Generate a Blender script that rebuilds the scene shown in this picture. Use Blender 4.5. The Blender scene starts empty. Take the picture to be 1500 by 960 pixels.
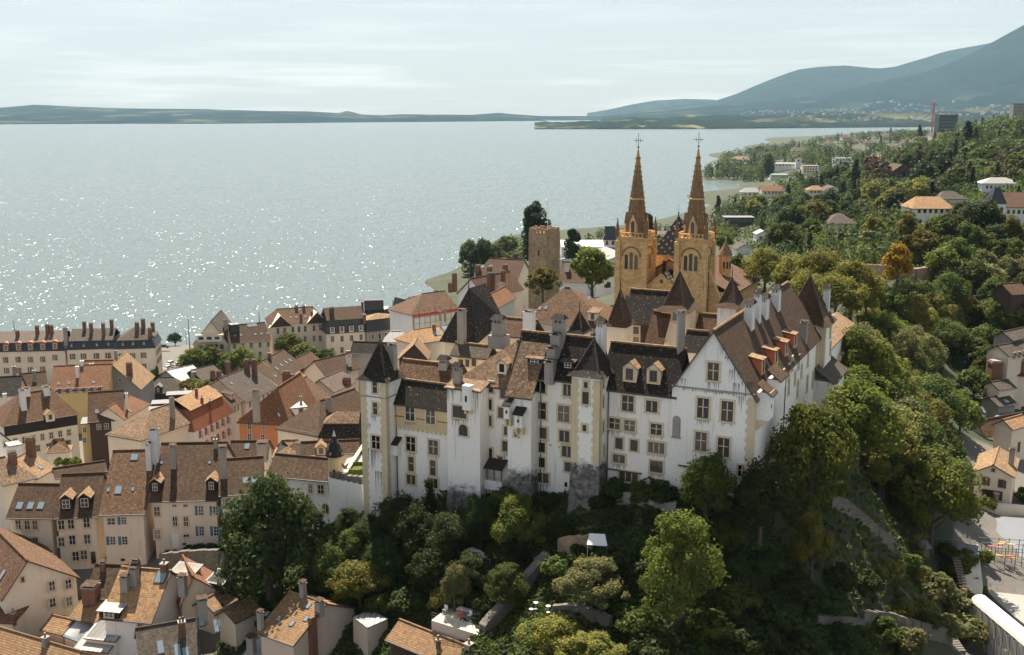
import bpy, math, random
import numpy as np
from mathutils import Vector, Matrix
R = math.radians
sc = bpy.context.scene
COL = sc.collection
rng = random.Random(7)

# ---------------------------------------------------------------- camera, sky, sun, exposure
FPX, CAMZ, PITCH = 1600.0, 100.0, math.atan(320 / 1600.0)
cam = bpy.data.objects.new('camera', bpy.data.cameras.new('camera'))
COL.objects.link(cam)
cam.data.sensor_width = 36.0
cam.data.lens = 36.0 * FPX / 1500.0
cam.data.clip_start = 1.0
cam.data.clip_end = 60000.0
cam.location = (0, 0, CAMZ)
cam.rotation_euler = (math.pi / 2 - PITCH, 0, 0)
sc.camera = cam

SUN_AZ, SUN_EL = R(-13), R(57)          # azimuth from +Y, negative is to the left
world = bpy.data.worlds.new("World")
sc.world = world
world.use_nodes = True
wn, wl = world.node_tree.nodes, world.node_tree.links
wn.clear()
w_out = wn.new('ShaderNodeOutputWorld'); w_bg = wn.new('ShaderNodeBackground')
w_sky = wn.new('ShaderNodeTexSky'); w_sky.sky_type = 'NISHITA'
w_sky.sun_disc = False
w_sky.sun_elevation = SUN_EL; w_sky.sun_rotation = SUN_AZ
w_sky.altitude = 430; w_sky.air_density = 1.0; w_sky.dust_density = 1.2; w_sky.ozone_density = 1.3
w_bg.inputs['Strength'].default_value = 0.06
# thin streaky cloud, low over the horizon, mixed into the sky by direction
w_tc = wn.new('ShaderNodeTexCoord'); w_map = wn.new('ShaderNodeMapping')
w_map.inputs['Scale'].default_value = (1.0, 1.0, 16.0)
w_no = wn.new('ShaderNodeTexNoise'); w_no.inputs['Scale'].default_value = 5.5
w_no.inputs['Detail'].default_value = 7; w_no.inputs['Roughness'].default_value = 0.58
w_rmp = wn.new('ShaderNodeValToRGB')
w_rmp.color_ramp.elements[0].position = 0.47; w_rmp.color_ramp.elements[0].color = (0, 0, 0, 1)
w_rmp.color_ramp.elements[1].position = 0.66; w_rmp.color_ramp.elements[1].color = (1, 1, 1, 1)
w_sep = wn.new('ShaderNodeSeparateXYZ')
w_mask = wn.new('ShaderNodeMapRange')
w_mask.inputs['From Min'].default_value = 0.16; w_mask.inputs['From Max'].default_value = 0.02
w_mul = wn.new('ShaderNodeMath'); w_mul.operation = 'MULTIPLY'
w_mul2 = wn.new('ShaderNodeMath'); w_mul2.operation = 'MULTIPLY'; w_mul2.inputs[1].default_value = 0.55
w_mix = wn.new('ShaderNodeMix'); w_mix.data_type = 'RGBA'
w_pale = wn.new('ShaderNodeMix'); w_pale.data_type = 'RGBA'
w_pale.inputs['B'].default_value = (4.30, 4.36, 4.22, 1)
w_pf = wn.new('ShaderNodeMapRange'); w_pf.inputs['From Min'].default_value = 0.10; w_pf.inputs['From Max'].default_value = 0.40; w_pf.inputs['To Min'].default_value = 0.88; w_pf.inputs['To Max'].default_value = 0.5
w_mix.inputs['B'].default_value = (7.2, 7.1, 6.8, 1)
wl.new(w_tc.outputs['Generated'], w_map.inputs['Vector'])
wl.new(w_map.outputs['Vector'], w_no.inputs['Vector'])
wl.new(w_no.outputs['Fac'], w_rmp.inputs['Fac'])
wl.new(w_tc.outputs['Generated'], w_sep.inputs['Vector'])
wl.new(w_sep.outputs['Z'], w_mask.inputs['Value'])
wl.new(w_rmp.outputs['Color'], w_mul.inputs[0]); wl.new(w_mask.outputs['Result'], w_mul.inputs[1])
wl.new(w_mul.outputs[0], w_mul2.inputs[0])
wl.new(w_sky.outputs['Color'], w_pale.inputs['A'])
wl.new(w_sep.outputs['Z'], w_pf.inputs['Value']); wl.new(w_pf.outputs['Result'], w_pale.inputs['Factor'])
wl.new(w_pale.outputs['Result'], w_mix.inputs['A'])
wl.new(w_mul2.outputs[0], w_mix.inputs['Factor'])
# a bank of stratus over the right hand mountains
def wmath(op, a, b=None):
    n = wn.new('ShaderNodeMath'); n.operation = op
    for i, v in enumerate((a, b)):
        if v is None: continue
        if isinstance(v, (int, float)): n.inputs[i].default_value = v
        else: wl.new(v, n.inputs[i])
    return n.outputs[0]
def wrange(src, a, b):
    n = wn.new('ShaderNodeMapRange'); n.inputs['From Min'].default_value = a; n.inputs['From Max'].default_value = b; wl.new(src, n.inputs['Value']); return n.outputs['Result']
w_map2 = wn.new('ShaderNodeMapping'); w_map2.inputs['Scale'].default_value = (1, 1, 5); w_map2.inputs['Rotation'].default_value = (0, R(9), 0)
w_no2 = wn.new('ShaderNodeTexNoise'); w_no2.inputs['Scale'].default_value = 9; w_no2.inputs['Detail'].default_value = 8; w_no2.inputs['Roughness'].default_value = .6
wl.new(w_tc.outputs['Generated'], w_map2.inputs['Vector']); wl.new(w_map2.outputs['Vector'], w_no2.inputs['Vector'])
hgt_ = wmath('ABSOLUTE', wmath('SUBTRACT', w_sep.outputs['Z'], wmath('MULTIPLY_ADD', w_sep.outputs['X'], .17)))
bank = wmath('MULTIPLY', wmath('MULTIPLY', wrange(w_sep.outputs['X'], .18, .36), wrange(hgt_, .032, .006)), wrange(w_no2.outputs['Fac'], .38, .60))
w_mix3 = wn.new('ShaderNodeMix'); w_mix3.data_type = 'RGBA'; w_mix3.inputs['B'].default_value = (7.6, 7.4, 7.1, 1)
wl.new(wmath('MULTIPLY', bank, .95), w_mix3.inputs['Factor']); wl.new(w_mix.outputs['Result'], w_mix3.inputs['A'])
wl.new(w_mix3.outputs['Result'], w_bg.inputs['Color'])
wl.new(w_bg.outputs['Background'], w_out.inputs['Surface'])

sun = bpy.data.objects.new('sun', bpy.data.lights.new('sun', 'SUN'))
COL.objects.link(sun)
sun.data.energy = 5.0
sun.data.angle = R(0.5)
sun.data.color = (1.0, 0.90, 0.76)
SUND = Vector((math.sin(SUN_AZ) * math.cos(SUN_EL), math.cos(SUN_AZ) * math.cos(SUN_EL), math.sin(SUN_EL)))
sun.rotation_euler = SUND.to_track_quat('Z', 'Y').to_euler()

sc.view_settings.view_transform = 'Standard'
sc.view_settings.look = 'None'
sc.view_settings.gamma = 1.0
sc.view_settings.use_curve_mapping = False
sc.view_settings.exposure = 1.33
sc.cycles.max_bounces = 6
sc.cycles.transparent_max_bounces = 8
sc.cycles.volume_bounces = 0
sc.cycles.sample_clamp_indirect = 4.0
sc.cycles.use_denoising = True

# ---------------------------------------------------------------- geometry helpers
CP, SP = math.cos(PITCH), math.sin(PITCH)
CAM = Vector((0, 0, CAMZ))
def ray(px, py):
    u, v = (px - 750.0) / FPX, (480.0 - py) / FPX
    return Vector((u, CP + v * SP, -SP + v * CP))
def gz(p, z):                        # point of the level z seen at a direction
    d = ray(*p); t = (z - CAMZ) / d.z
    return CAM + d * t
def atY(p, Y):
    d = ray(*p)
    return CAM + d * (Y / d.y)
def onp(p, P0, n):                   # hit of a vertical plane through P0 with normal n
    d = ray(*p); n = Vector((n[0], n[1], 0))
    return CAM + d * ((Vector(P0) - CAM).dot(n) / d.dot(n))
def onplane(p, P0, n):
    d = ray(*p); n = Vector(n)
    return CAM + d * ((Vector(P0) - CAM).dot(n) / d.dot(n))
def zat(p, P):                       # height at which the vertical line over P is seen at row py
    d = ray(P.x / P.y * 0 + p[0], p[1])
    return CAMZ + d.z / d.y * P.y

WL = {}                              # world origin of each built object
def V3(a): return Vector(a)

def props(o, label=None, cat=None, group=None, kind=None):
    if label: o['label'] = label
    if cat: o['category'] = cat
    if group: o['group'] = group
    if kind: o['kind'] = kind
    return o
def thing(name, loc, label, cat, group=None):
    o = bpy.data.objects.new(name, None)
    o.empty_display_size = 0.5
    o.location = loc; COL.objects.link(o); WL[o] = Vector(loc)
    return props(o, label, cat, group)
def link(name, mesh, parent=None, loc=None, rz=0.0):
    o = bpy.data.objects.new(name, mesh); COL.objects.link(o)
    if parent is not None:
        o.parent = parent
        base = WL[parent]
        L = Vector(loc) if loc is not None else base.copy()
        o.location = L - base
    else:
        L = Vector(loc) if loc is not None else Vector((0, 0, 0))
        o.location = L
    o.rotation_euler = (0, 0, rz)
    WL[o] = L
    return o

class MB:
    """collects faces (with a material each) and builds ONE mesh; UVs are metres along / up the face"""
    def __init__(s): s.v, s.f, s.m, s.mats = [], [], [], []
    def mi(s, m):
        if m not in s.mats: s.mats.append(m)
        return s.mats.index(m)
    def face(s, pts, m):
        i = len(s.v); s.v += [tuple(p) for p in pts]
        s.f.append(tuple(range(i, i + len(pts)))); s.m.append(s.mi(m))
    def box(s, c, ux, uy, h, m, bottom=True):
        """box: corner-less form; c = centre of base, ux, uy half vectors, h height"""
        c, ux, uy = V3(c), V3(ux), V3(uy); H = Vector((0, 0, h))
        b = [c - ux - uy, c + ux - uy, c + ux + uy, c - ux + uy]; t = [p + H for p in b]
        for k in range(4): s.face([b[k], b[(k + 1) % 4], t[(k + 1) % 4], t[k]], m)
        s.face(t, m)
        if bottom: s.face(b[::-1], m)
    def prism(s, base, top, m, cap=True):
        n = len(base)
        for k in range(n): s.face([base[k], base[(k + 1) % n], top[(k + 1) % n], top[k]], m)
        if cap: s.face(top, m); s.face(base[::-1], m)
    def cone(s, base, apex, m):
        n = len(base)
        for k in range(n): s.face([base[k], base[(k + 1) % n], apex], m)
    def bar(s, a, b, w, m, n=4):
        a, b = V3(a), V3(b); d = (b - a).normalized()
        x = d.orthogonal().normalized(); y = d.cross(x)
        ra = [a + (x * math.cos(2 * math.pi * (k + .5) / n) + y * math.sin(2 * math.pi * (k + .5) / n)) * w for k in range(n)]
        rb = [p + (b - a) for p in ra]
        s.prism(ra, rb, m)
    def lathe(s, c, prof, m, n=10, ph=0.0):
        c = V3(c); rings = []
        for r, z in prof:
            rings.append([c + Vector((r * math.cos(2 * math.pi * k / n + ph), r * math.sin(2 * math.pi * k / n + ph), z)) for k in range(n)])
        for a, b in zip(rings, rings[1:]):
            for k in range(n): s.face([a[k], a[(k + 1) % n], b[(k + 1) % n], b[k]], m)
        s.face(rings[-1], m)
    def slab(s, polys, th, m, me=None):
        """roof slab: top polygons, the same lowered by th, and edges closed"""
        me = me or m
        key = lambda p: (round(p[0], 3), round(p[1], 3), round(p[2], 3))
        cnt = {}
        dz = Vector((0, 0, th))
        for P in polys:
            s.face(P, m); s.face([V3(p) - dz for p in reversed(P)], me)
            for a, b in zip(P, list(P[1:]) + [P[0]]):
                k = frozenset((key(a), key(b)))
                cnt.setdefault(k, []).append((a, b))
        for k, l in cnt.items():
            if len(l) == 1 and len(k) == 2:
                a, b = V3(l[0][0]), V3(l[0][1])
                s.face([a - dz, b - dz, b, a], me)
    def mesh(s, name, org=(0, 0, 0)):
        o = V3(org)
        me = bpy.data.meshes.new(name)
        me.from_pydata([(p[0] - o.x, p[1] - o.y, p[2] - o.z) for p in s.v], [], s.f)
        for m in s.mats: me.materials.append(m)
        me.polygons.foreach_set('material_index', s.m)
        uv = me.uv_layers.new(name='UVMap').data
        for fi, f in enumerate(s.f):
            P = [V3(s.v[i]) for i in f]
            n = Vector((0, 0, 0))
            for a, b in zip(P, P[1:] + P[:1]): n += a.cross(b) if False else (a - P[0]).cross(b - P[0])
            if n.length < 1e-9: n = Vector((0, 0, 1))
            n.normalize()
            if abs(n.z) > .999: ua, va = Vector((1, 0, 0)), Vector((0, 1, 0))
            else:
                ua = Vector((0, 0, 1)).cross(n).normalized(); va = n.cross(ua)
            ls = me.polygons[fi].loop_start
            for k, p in enumerate(P): uv[ls + k].uv = (p.dot(ua), p.dot(va))
        me.validate(); me.update()
        return me
    def build(s, name, parent=None, label=None):
        me = s.mesh(name, WL[parent] if parent is not None else (0, 0, 0))
        o = link(name, me, parent)
        if label: o['label'] = label
        return o

# ---------------------------------------------------------------- materials
def nodes(name):
    m = bpy.data.materials.new(name); m.use_nodes = True
    nt = m.node_tree
    return m, nt, nt.nodes, nt.links, nt.nodes['Principled BSDF']
def N(nt, t, **kw):
    n = nt.nodes.new(t)
    for k, v in kw.items():
        if k in n.inputs: n.inputs[k].default_value = v
        else: setattr(n, k, v)
    return n
def c4(c): return (c[0], c[1], c[2], 1)
def mixc(nt, fac, a, b, mode='MIX'):
    x = nt.nodes.new('ShaderNodeMix'); x.data_type = 'RGBA'; x.blend_type = mode
    for sock, v in (('Factor', fac), ('A', a), ('B', b)):
        if isinstance(v, (int, float)): x.inputs[sock].default_value = v
        elif isinstance(v, tuple): x.inputs[sock].default_value = v if len(v) == 4 else c4(v)
        else: nt.links.new(v, x.inputs[sock])
    return x.outputs['Result']
def ramp(nt, src, p0, p1):
    r = nt.nodes.new('ShaderNodeMapRange')
    r.inputs['From Min'].default_value = p0; r.inputs['From Max'].default_value = p1
    nt.links.new(src, r.inputs['Value'])
    return r.outputs['Result']
def noise(nt, vec, scale, detail=4, rough=.55):
    n = nt.nodes.new('ShaderNodeTexNoise')
    n.inputs['Scale'].default_value = scale; n.inputs['Detail'].default_value = detail
    n.inputs['Roughness'].default_value = rough
    if vec is not None: nt.links.new(vec, n.inputs['Vector'])
    return n.outputs['Fac']
def uvmap(nt, sx, sy):
    tc = nt.nodes.new('ShaderNodeTexCoord'); mp = nt.nodes.new('ShaderNodeMapping')
    mp.inputs['Scale'].default_value = (sx, sy, 1)
    nt.links.new(tc.outputs['UV'], mp.inputs['Vector'])
    oi = nt.nodes.new('ShaderNodeObjectInfo')
    return mp.outputs['Vector']

def roof_mat(name, c, var=.45, spots=0.0, rib=0.0, tile=.30):
    """plain tiles: courses, tile-to-tile colour scatter, weather blotches, pale lichen"""
    m, nt, nd, lk, bs = nodes(name)
    uv = uvmap(nt, 1, 1)
    br = N(nt, 'ShaderNodeTexBrick')
    br.offset = .5
    br.inputs['Scale'].default_value = 1.0
    br.inputs['Brick Width'].default_value = tile * 1.1
    br.inputs['Row Height'].default_value = tile
    br.inputs['Mortar Size'].default_value = .022
    br.inputs['Mortar Smooth'].default_value = .4
    lo = tuple(x * (1 - var) for x in c); hi = tuple(min(1, x * (1 + var)) for x in c)
    br.inputs['Color1'].default_value = c4(lo); br.inputs['Color2'].default_value = c4(hi)
    br.inputs['Mortar'].default_value = c4(tuple(x * .3 for x in c))
    lk.new(uv, br.inputs['Vector'])
    big = noise(nt, uv, .35, 5, .6)
    mid = noise(nt, uv, 1.5, 5, .8)
    col = mixc(nt, ramp(nt, big, .38, .68), br.outputs['Color'], mixc(nt, .6, br.outputs['Color'], tuple(x * .5 for x in c)))
    warm = (c[0] * 1.35, c[1] * 1.05, c[2] * .85)
    col = mixc(nt, ramp(nt, mid, .50, .72), col, warm)
    col = mixc(nt, ramp(nt, noise(nt, uv, 1.9, 4, .8), .50, .34), col, tuple(x * .38 for x in c))
    if spots:
        sp = noise(nt, uv, 3.2, 3, .6); sp2 = noise(nt, uv, .25, 2)
        mk = nt.nodes.new('ShaderNodeMath'); mk.operation = 'MULTIPLY'
        lk.new(ramp(nt, sp, .60, .68), mk.inputs[0]); lk.new(ramp(nt, sp2, .30, .62), mk.inputs[1])
        mk2 = nt.nodes.new('ShaderNodeMath'); mk2.operation = 'MULTIPLY'; mk2.inputs[1].default_value = spots
        lk.new(mk.outputs[0], mk2.inputs[0])
        col = mixc(nt, mk2.outputs[0], col, (.48, .42, .33))
    if rib:
        wv = N(nt, 'ShaderNodeTexWave'); wv.wave_type = 'BANDS'; wv.bands_direction = 'Y'
        wv.inputs['Scale'].default_value = rib; wv.inputs['Distortion'].default_value = .3
        lk.new(uv, wv.inputs['Vector'])
        col = mixc(nt, ramp(nt, wv.outputs['Fac'], .1, .6), tuple(x * .45 for x in c), col)
    lk.new(col, bs.inputs['Base Color'])
    bs.inputs['Roughness'].default_value = .85
    bs.inputs['Specular IOR Level'].default_value = .25
    bp = N(nt, 'ShaderNodeBump', Strength=.5, Distance=.06)
    hs = nt.nodes.new('ShaderNodeMath'); hs.operation = 'MULTIPLY_ADD'; hs.inputs[1].default_value = .8
    lk.new(mid, hs.inputs[0]); lk.new(br.outputs['Fac'], hs.inputs[2])
    bp.invert = True
    lk.new(hs.outputs[0], bp.inputs['Height']); lk.new(bp.outputs['Normal'], bs.inputs['Normal'])
    return m

def wall_mat(name, c, stain=.35, grime=(.28, .26, .24), blot=.25, block=0.0, rough=.9, foot=None):
    m, nt, nd, lk, bs = nodes(name)
    uv = uvmap(nt, 1, 1); st = uvmap(nt, 1.6, .10)
    big = noise(nt, uv, .22, 5, .6); fine = noise(nt, uv, 3.5, 5, .65); streak = noise(nt, st, 1.0, 5, .6)
    base = c4(c)
    if block:
        br = N(nt, 'ShaderNodeTexBrick')
        br.inputs['Scale'].default_value = 1.0
        br.inputs['Brick Width'].default_value = block * 1.7; br.inputs['Row Height'].default_value = block
        br.inputs['Mortar Size'].default_value = .03
        br.inputs['Color1'].default_value = c4(tuple(x * .75 for x in c)); br.inputs['Color2'].default_value = c4(tuple(min(1, x * 1.2) for x in c))
        br.inputs['Mortar'].default_value = c4(tuple(x * .6 for x in c))
        lk.new(uv, br.inputs['Vector']); base = br.outputs['Color']
    col = mixc(nt, ramp(nt, big, .35, .75), base, mixc(nt, blot, base, tuple(x * .45 for x in c)))
    col = mixc(nt, ramp(nt, fine, .5, .85), col, mixc(nt, .35, col, grime))
    sk = nt.nodes.new('ShaderNodeMath'); sk.operation = 'MULTIPLY'; sk.inputs[1].default_value = stain
    lk.new(ramp(nt, streak, .58, .70), sk.inputs[0])
    col = mixc(nt, sk.outputs[0], col, grime)
    if foot:            # render worn off below the level foot[0], ragged over foot[1] metres
        sp = N(nt, 'ShaderNodeSeparateXYZ'); tcu = N(nt, 'ShaderNodeNewGeometry'); lk.new(tcu.outputs['Position'], sp.inputs[0])
        ad = N(nt, 'ShaderNodeMath'); ad.operation = 'MULTIPLY_ADD'; ad.inputs[1].default_value = foot[1] * 2.4
        lk.new(noise(nt, uv, .55, 7, .72), ad.inputs[0]); lk.new(sp.outputs['Z'], ad.inputs[2])
        lvl = foot[0] + foot[1] * 1.2
        stone = mixc(nt, ramp(nt, noise(nt, uv, 1.1, 6, .75), .38, .62), (.04, .038, .036), (.24, .222, .205))
        fm_ = N(nt, 'ShaderNodeMath'); fm_.operation = 'MULTIPLY'; fm_.inputs[1].default_value = foot[2]
        lk.new(ramp(nt, ad.outputs[0], lvl + foot[1] * .35, lvl - foot[1] * .35), fm_.inputs[0])
        col = mixc(nt, fm_.outputs[0], col, stone)
    lk.new(col, bs.inputs['Base Color'])
    bs.inputs['Roughness'].default_value = rough
    bs.inputs['Specular IOR Level'].default_value = .2
    bp = N(nt, 'ShaderNodeBump', Strength=.35, Distance=.05)
    lk.new(fine, bp.inputs['Height']); lk.new(bp.outputs['Normal'], bs.inputs['Normal'])
    return m

def flat_mat(name, c, rough=.7, metal=0.0, var=.2, seam=0.0):
    m, nt, nd, lk, bs = nodes(name)
    uv = uvmap(nt, 1, 1)
    nz = noise(nt, uv, 1.3, 4, .6)
    col = mixc(nt, nz, tuple(x * (1 - var) for x in c), tuple(min(1, x * (1 + var)) for x in c))
    if seam:
        wv = N(nt, 'ShaderNodeTexWave'); wv.bands_direction = 'X'; wv.inputs['Scale'].default_value = seam
        lk.new(uv, wv.inputs['Vector'])
        col = mixc(nt, ramp(nt, wv.outputs['Fac'], .0, .35), tuple(x * .45 for x in c), col)
    lk.new(col, bs.inputs['Base Color'])
    bs.inputs['Roughness'].default_value = rough; bs.inputs['Metallic'].default_value = metal
    return m

def leaf_mat(name, c, var=.32, trans=.48):
    m, nt, nd, lk, bs = nodes(name)
    tc = N(nt, 'ShaderNodeTexCoord'); oi = N(nt, 'ShaderNodeObjectInfo')
    g = N(nt, 'ShaderNodeNewGeometry')
    nz = noise(nt, tc.outputs['Object'], 2.4, 3, .6)
    yel = (min(1, c[0] * 1.7 + .015), c[1] * 1.3, c[2] * .8)
    drk = (c[0] * .5, c[1] * .58, c[2] * .65)
    col = mixc(nt, ramp(nt, nz, .32, .70), drk, yel)
    col = mixc(nt, g.outputs['Random Per Island'], mixc(nt, var, col, drk), mixc(nt, var * .5, col, yel))
    hs = N(nt, 'ShaderNodeHueSaturation')
    mr = N(nt, 'ShaderNodeMapRange'); mr.inputs['To Min'].default_value = .75; mr.inputs['To Max'].default_value = 1.2
    lk.new(oi.outputs['Random'], mr.inputs['Value']); lk.new(mr.outputs['Result'], hs.inputs['Value'])
    mh = N(nt, 'ShaderNodeMapRange'); mh.inputs['To Min'].default_value = .485; mh.inputs['To Max'].default_value = .512
    lk.new(oi.outputs['Random'], mh.inputs['Value']); lk.new(mh.outputs['Result'], hs.inputs['Hue'])
    lk.new(col, hs.inputs['Color'])
    lk.new(hs.outputs['Color'], bs.inputs['Base Color'])
    bs.inputs['Roughness'].default_value = .55
    bs.inputs['Specular IOR Level'].default_value = .10
    tr = N(nt, 'ShaderNodeBsdfTranslucent'); lk.new(hs.outputs['Color'], tr.inputs['Color'])
    mx = N(nt, 'ShaderNodeMixShader'); mx.inputs['Fac'].default_value = trans
    lk.new(bs.outputs[0], mx.inputs[1]); lk.new(tr.outputs[0], mx.inputs[2])
    lk.new(mx.outputs[0], nd['Material Output'].inputs['Surface'])
    return m

M = {}
# roofs
M['r_brown'] = roof_mat('tile brown', (0.08237, 0.04818, 0.02659))
M['r_red'] = roof_mat('tile red brown', (0.1046, 0.05559, 0.03068))
M['r_dark'] = roof_mat('tile dark', (0.02366, 0.01767, 0.01325), spots=.5)  # brown tile darkened: shade of the steep roofs is put into the colour
M['r_rust'] = roof_mat('tile rust', (0.1332, 0.07208, 0.03871), spots=.5)
M['r_orange'] = roof_mat('tile orange', (0.3607, 0.2172, 0.1107), var=.25)
M['r_terra'] = roof_mat('tile terracotta', (0.1995, 0.09522, 0.04733), var=.3)
M['r_tan'] = roof_mat('tile tan', (0.2837, 0.1834, 0.1001), var=.4, spots=.4)
M['r_spot'] = roof_mat('tile lichened', (0.1892, 0.1216, 0.07217), var=.5, spots=1.0)
M['r_rib'] = roof_mat('tile ribbed', (0.3256, 0.1972, 0.1031), var=.3, rib=1.0, tile=.32)
M['r_grey'] = roof_mat('tile grey brown', (0.0992, 0.08057, 0.06394), var=.35)
M['r_pink'] = roof_mat('tile pink grey', (0.1536, 0.1175, 0.0959), var=.2)
M['slate'] = flat_mat('slate', (.022, .025, .03), .45, 0, .4)
M['zinc'] = flat_mat('zinc sheet', (.15, .152, .155), .6, 0, .3, seam=.45)
M['zincpale'] = flat_mat('pale zinc', (.31, .30, .285), .6, 0, .3, seam=.45)
M['gutter'] = flat_mat('gutter', (.06, .045, .04), .6)
# walls
M['w_castle'] = wall_mat('castle lime render', (0.8, 0.775, 0.735), .5, (.19, .18, .17), .12)
M['w_castlebase'] = wall_mat('castle weathered rubble', (0.34, 0.32, 0.3), .9, (.045, .042, .04), 1.0)
M['w_ochre'] = wall_mat('ochre render', (0.6, 0.46, 0.27), .15, (.3, .24, .16), .12)
M['w_cream'] = wall_mat('cream render', (0.793, 0.674, 0.5286), .3, (.3, .26, .22), .25)
M['w_beige'] = wall_mat('beige render', (0.7519, 0.6405, 0.5222), .35, (.26, .23, .2), .3)
M['w_pink'] = wall_mat('pinkish render', (0.616, 0.4805, 0.3942), .35, (.25, .2, .17), .3)
M['w_white'] = wall_mat('white render', (0.7841, 0.7603, 0.7366), .25, (.32, .3, .28), .2)
M['w_grey'] = wall_mat('grey render', (0.3, 0.29, 0.28), .35, (.15, .15, .15), .3)
M['w_yellow'] = wall_mat('yellow render', (0.638, 0.462, 0.209), .25, (.3, .22, .12), .2)
M['w_orange'] = wall_mat('orange render', (0.56, 0.22, 0.1), .2, (.36, .15, .08), .2)
M['w_brown'] = wall_mat('brown timber', (0.085, 0.052, 0.04), .3, (.03, .022, .018), .4)
M['w_terra'] = wall_mat('tile hung terracotta', (0.26, 0.1, 0.055), .3, (.12, .05, .03), .35)
M['w_dark'] = wall_mat('dark timber', (0.035, 0.028, 0.025), .3, (.015, .013, .012), .4)
M['stone_tan'] = wall_mat('dressed tan stone', (.64, .525, .355), .25, (.25, .2, .14), .3)
M['stone_church'] = wall_mat('yellow limestone', (.78, .50, .24), .55, (.20, .13, .07), .55, block=.42)
M['stone_churchdark'] = wall_mat('weathered limestone', (.27, .165, .085), .6, (.06, .045, .03), .7, block=.42)
M['stone_rough'] = wall_mat('rough tower stone', (.44, .31, .20), .5, (.15, .11, .08), .8, block=.5)
M['stone_grey'] = wall_mat('grey rubble', (.20, .178, .15), .5, (.06, .055, .05), .7, block=.3)
M['brick'] = wall_mat('brick', (.25, .125, .082), .4, (.09, .06, .05), .5, block=.16)
M['ch_white'] = wall_mat('white chimney render', (.66, .65, .63), .4, (.25, .23, .22), .3)
M['ch_grey'] = wall_mat('grey chimney render', (.33, .30, .27), .5, (.10, .09, .08), .5)
M['concrete'] = wall_mat('concrete', (.30, .285, .26), .3, (.2, .19, .18), .3)
M['void'] = flat_mat('dark opening', (.012, .011, .010), .8)
M['frame'] = flat_mat('white window frame', (.62, .60, .56), .5)
M['shut_blue'] = flat_mat('blue shutter', (.045, .15, .24), .6)
M['shut_grey'] = flat_mat('grey blue shutter', (.28, .30, .36), .6)
M['shut_brown'] = flat_mat('brown shutter', (.11, .07, .045), .6)
M['shut_red'] = flat_mat('red brown shutter', (.33, .12, .065), .6)
M['shut_pale'] = flat_mat('pale shutter', (.52, .46, .43), .6)
M['red'] = flat_mat('red boards', (.50, .09, .05), .6)
M['dormer_red'] = flat_mat('red dormer timber', (.50, .13, .06), .6)
M['wood'] = flat_mat('weathered wood', (.20, .145, .10), .8, 0, .4)
M['orangewood'] = flat_mat('orange timber', (.36, .15, .06), .7, 0, .3)
M['iron'] = flat_mat('black iron', (.02, .02, .022), .5, .5)
M['lead'] = flat_mat('lead cap', (.33, .38, .42), .4, .4)
M['copper'] = flat_mat('verdigris', (.22, .40, .34), .6)
M['white'] = flat_mat('white paint', (.72, .71, .69), .5, 0, .08)
M['sheet'] = flat_mat('white plastic sheet', (.66, .66, .66), .35, 0, .2)
M['pot'] = flat_mat('clay pot', (.25, .15, .10), .85, 0, .4)
gm, gnt, gnd, glk, gbs = nodes('window glass')
goi = N(gnt, 'ShaderNodeObjectInfo'); glk.new(mixc(gnt, ramp(gnt, goi.outputs['Random'], .45, 1.0), (.010, .010, .012), (.13, .105, .085)), gbs.inputs['Base Color']); gbs.inputs['Roughness'].default_value = .10
M['glass'] = gm
gm2, gnt2, gnd2, glk2, gbs2 = nodes('skylight glass')
gbs2.inputs['Base Color'].default_value = (.16, .21, .25, 1); gbs2.inputs['Roughness'].default_value = .08
gbs2.inputs['Specular IOR Level'].default_value = .9
M['skyglass'] = gm2
# foliage
M['bark'] = flat_mat('bark', (.075, .058, .042), .9, 0, .4)
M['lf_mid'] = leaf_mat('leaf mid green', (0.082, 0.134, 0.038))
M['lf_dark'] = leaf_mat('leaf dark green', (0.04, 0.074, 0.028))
M['lf_yel'] = leaf_mat('leaf yellow green', (0.175, 0.2, 0.056))
M['lf_lime'] = leaf_mat('leaf bright green', (0.128, 0.186, 0.046))
M['lf_olive'] = leaf_mat('leaf olive', (0.13, 0.14, 0.038))
M['lf_gold'] = leaf_mat('leaf turning gold', (0.280, 0.194, 0.026))
M['lf_blue'] = leaf_mat('leaf conifer', (0.014, 0.028, 0.02), trans=.25)
M['lf_purple'] = leaf_mat('leaf copper beech', (0.059, 0.040, 0.027), trans=.3)
M['lf_grey'] = leaf_mat('leaf silver green', (0.175, 0.21, 0.1))
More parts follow.
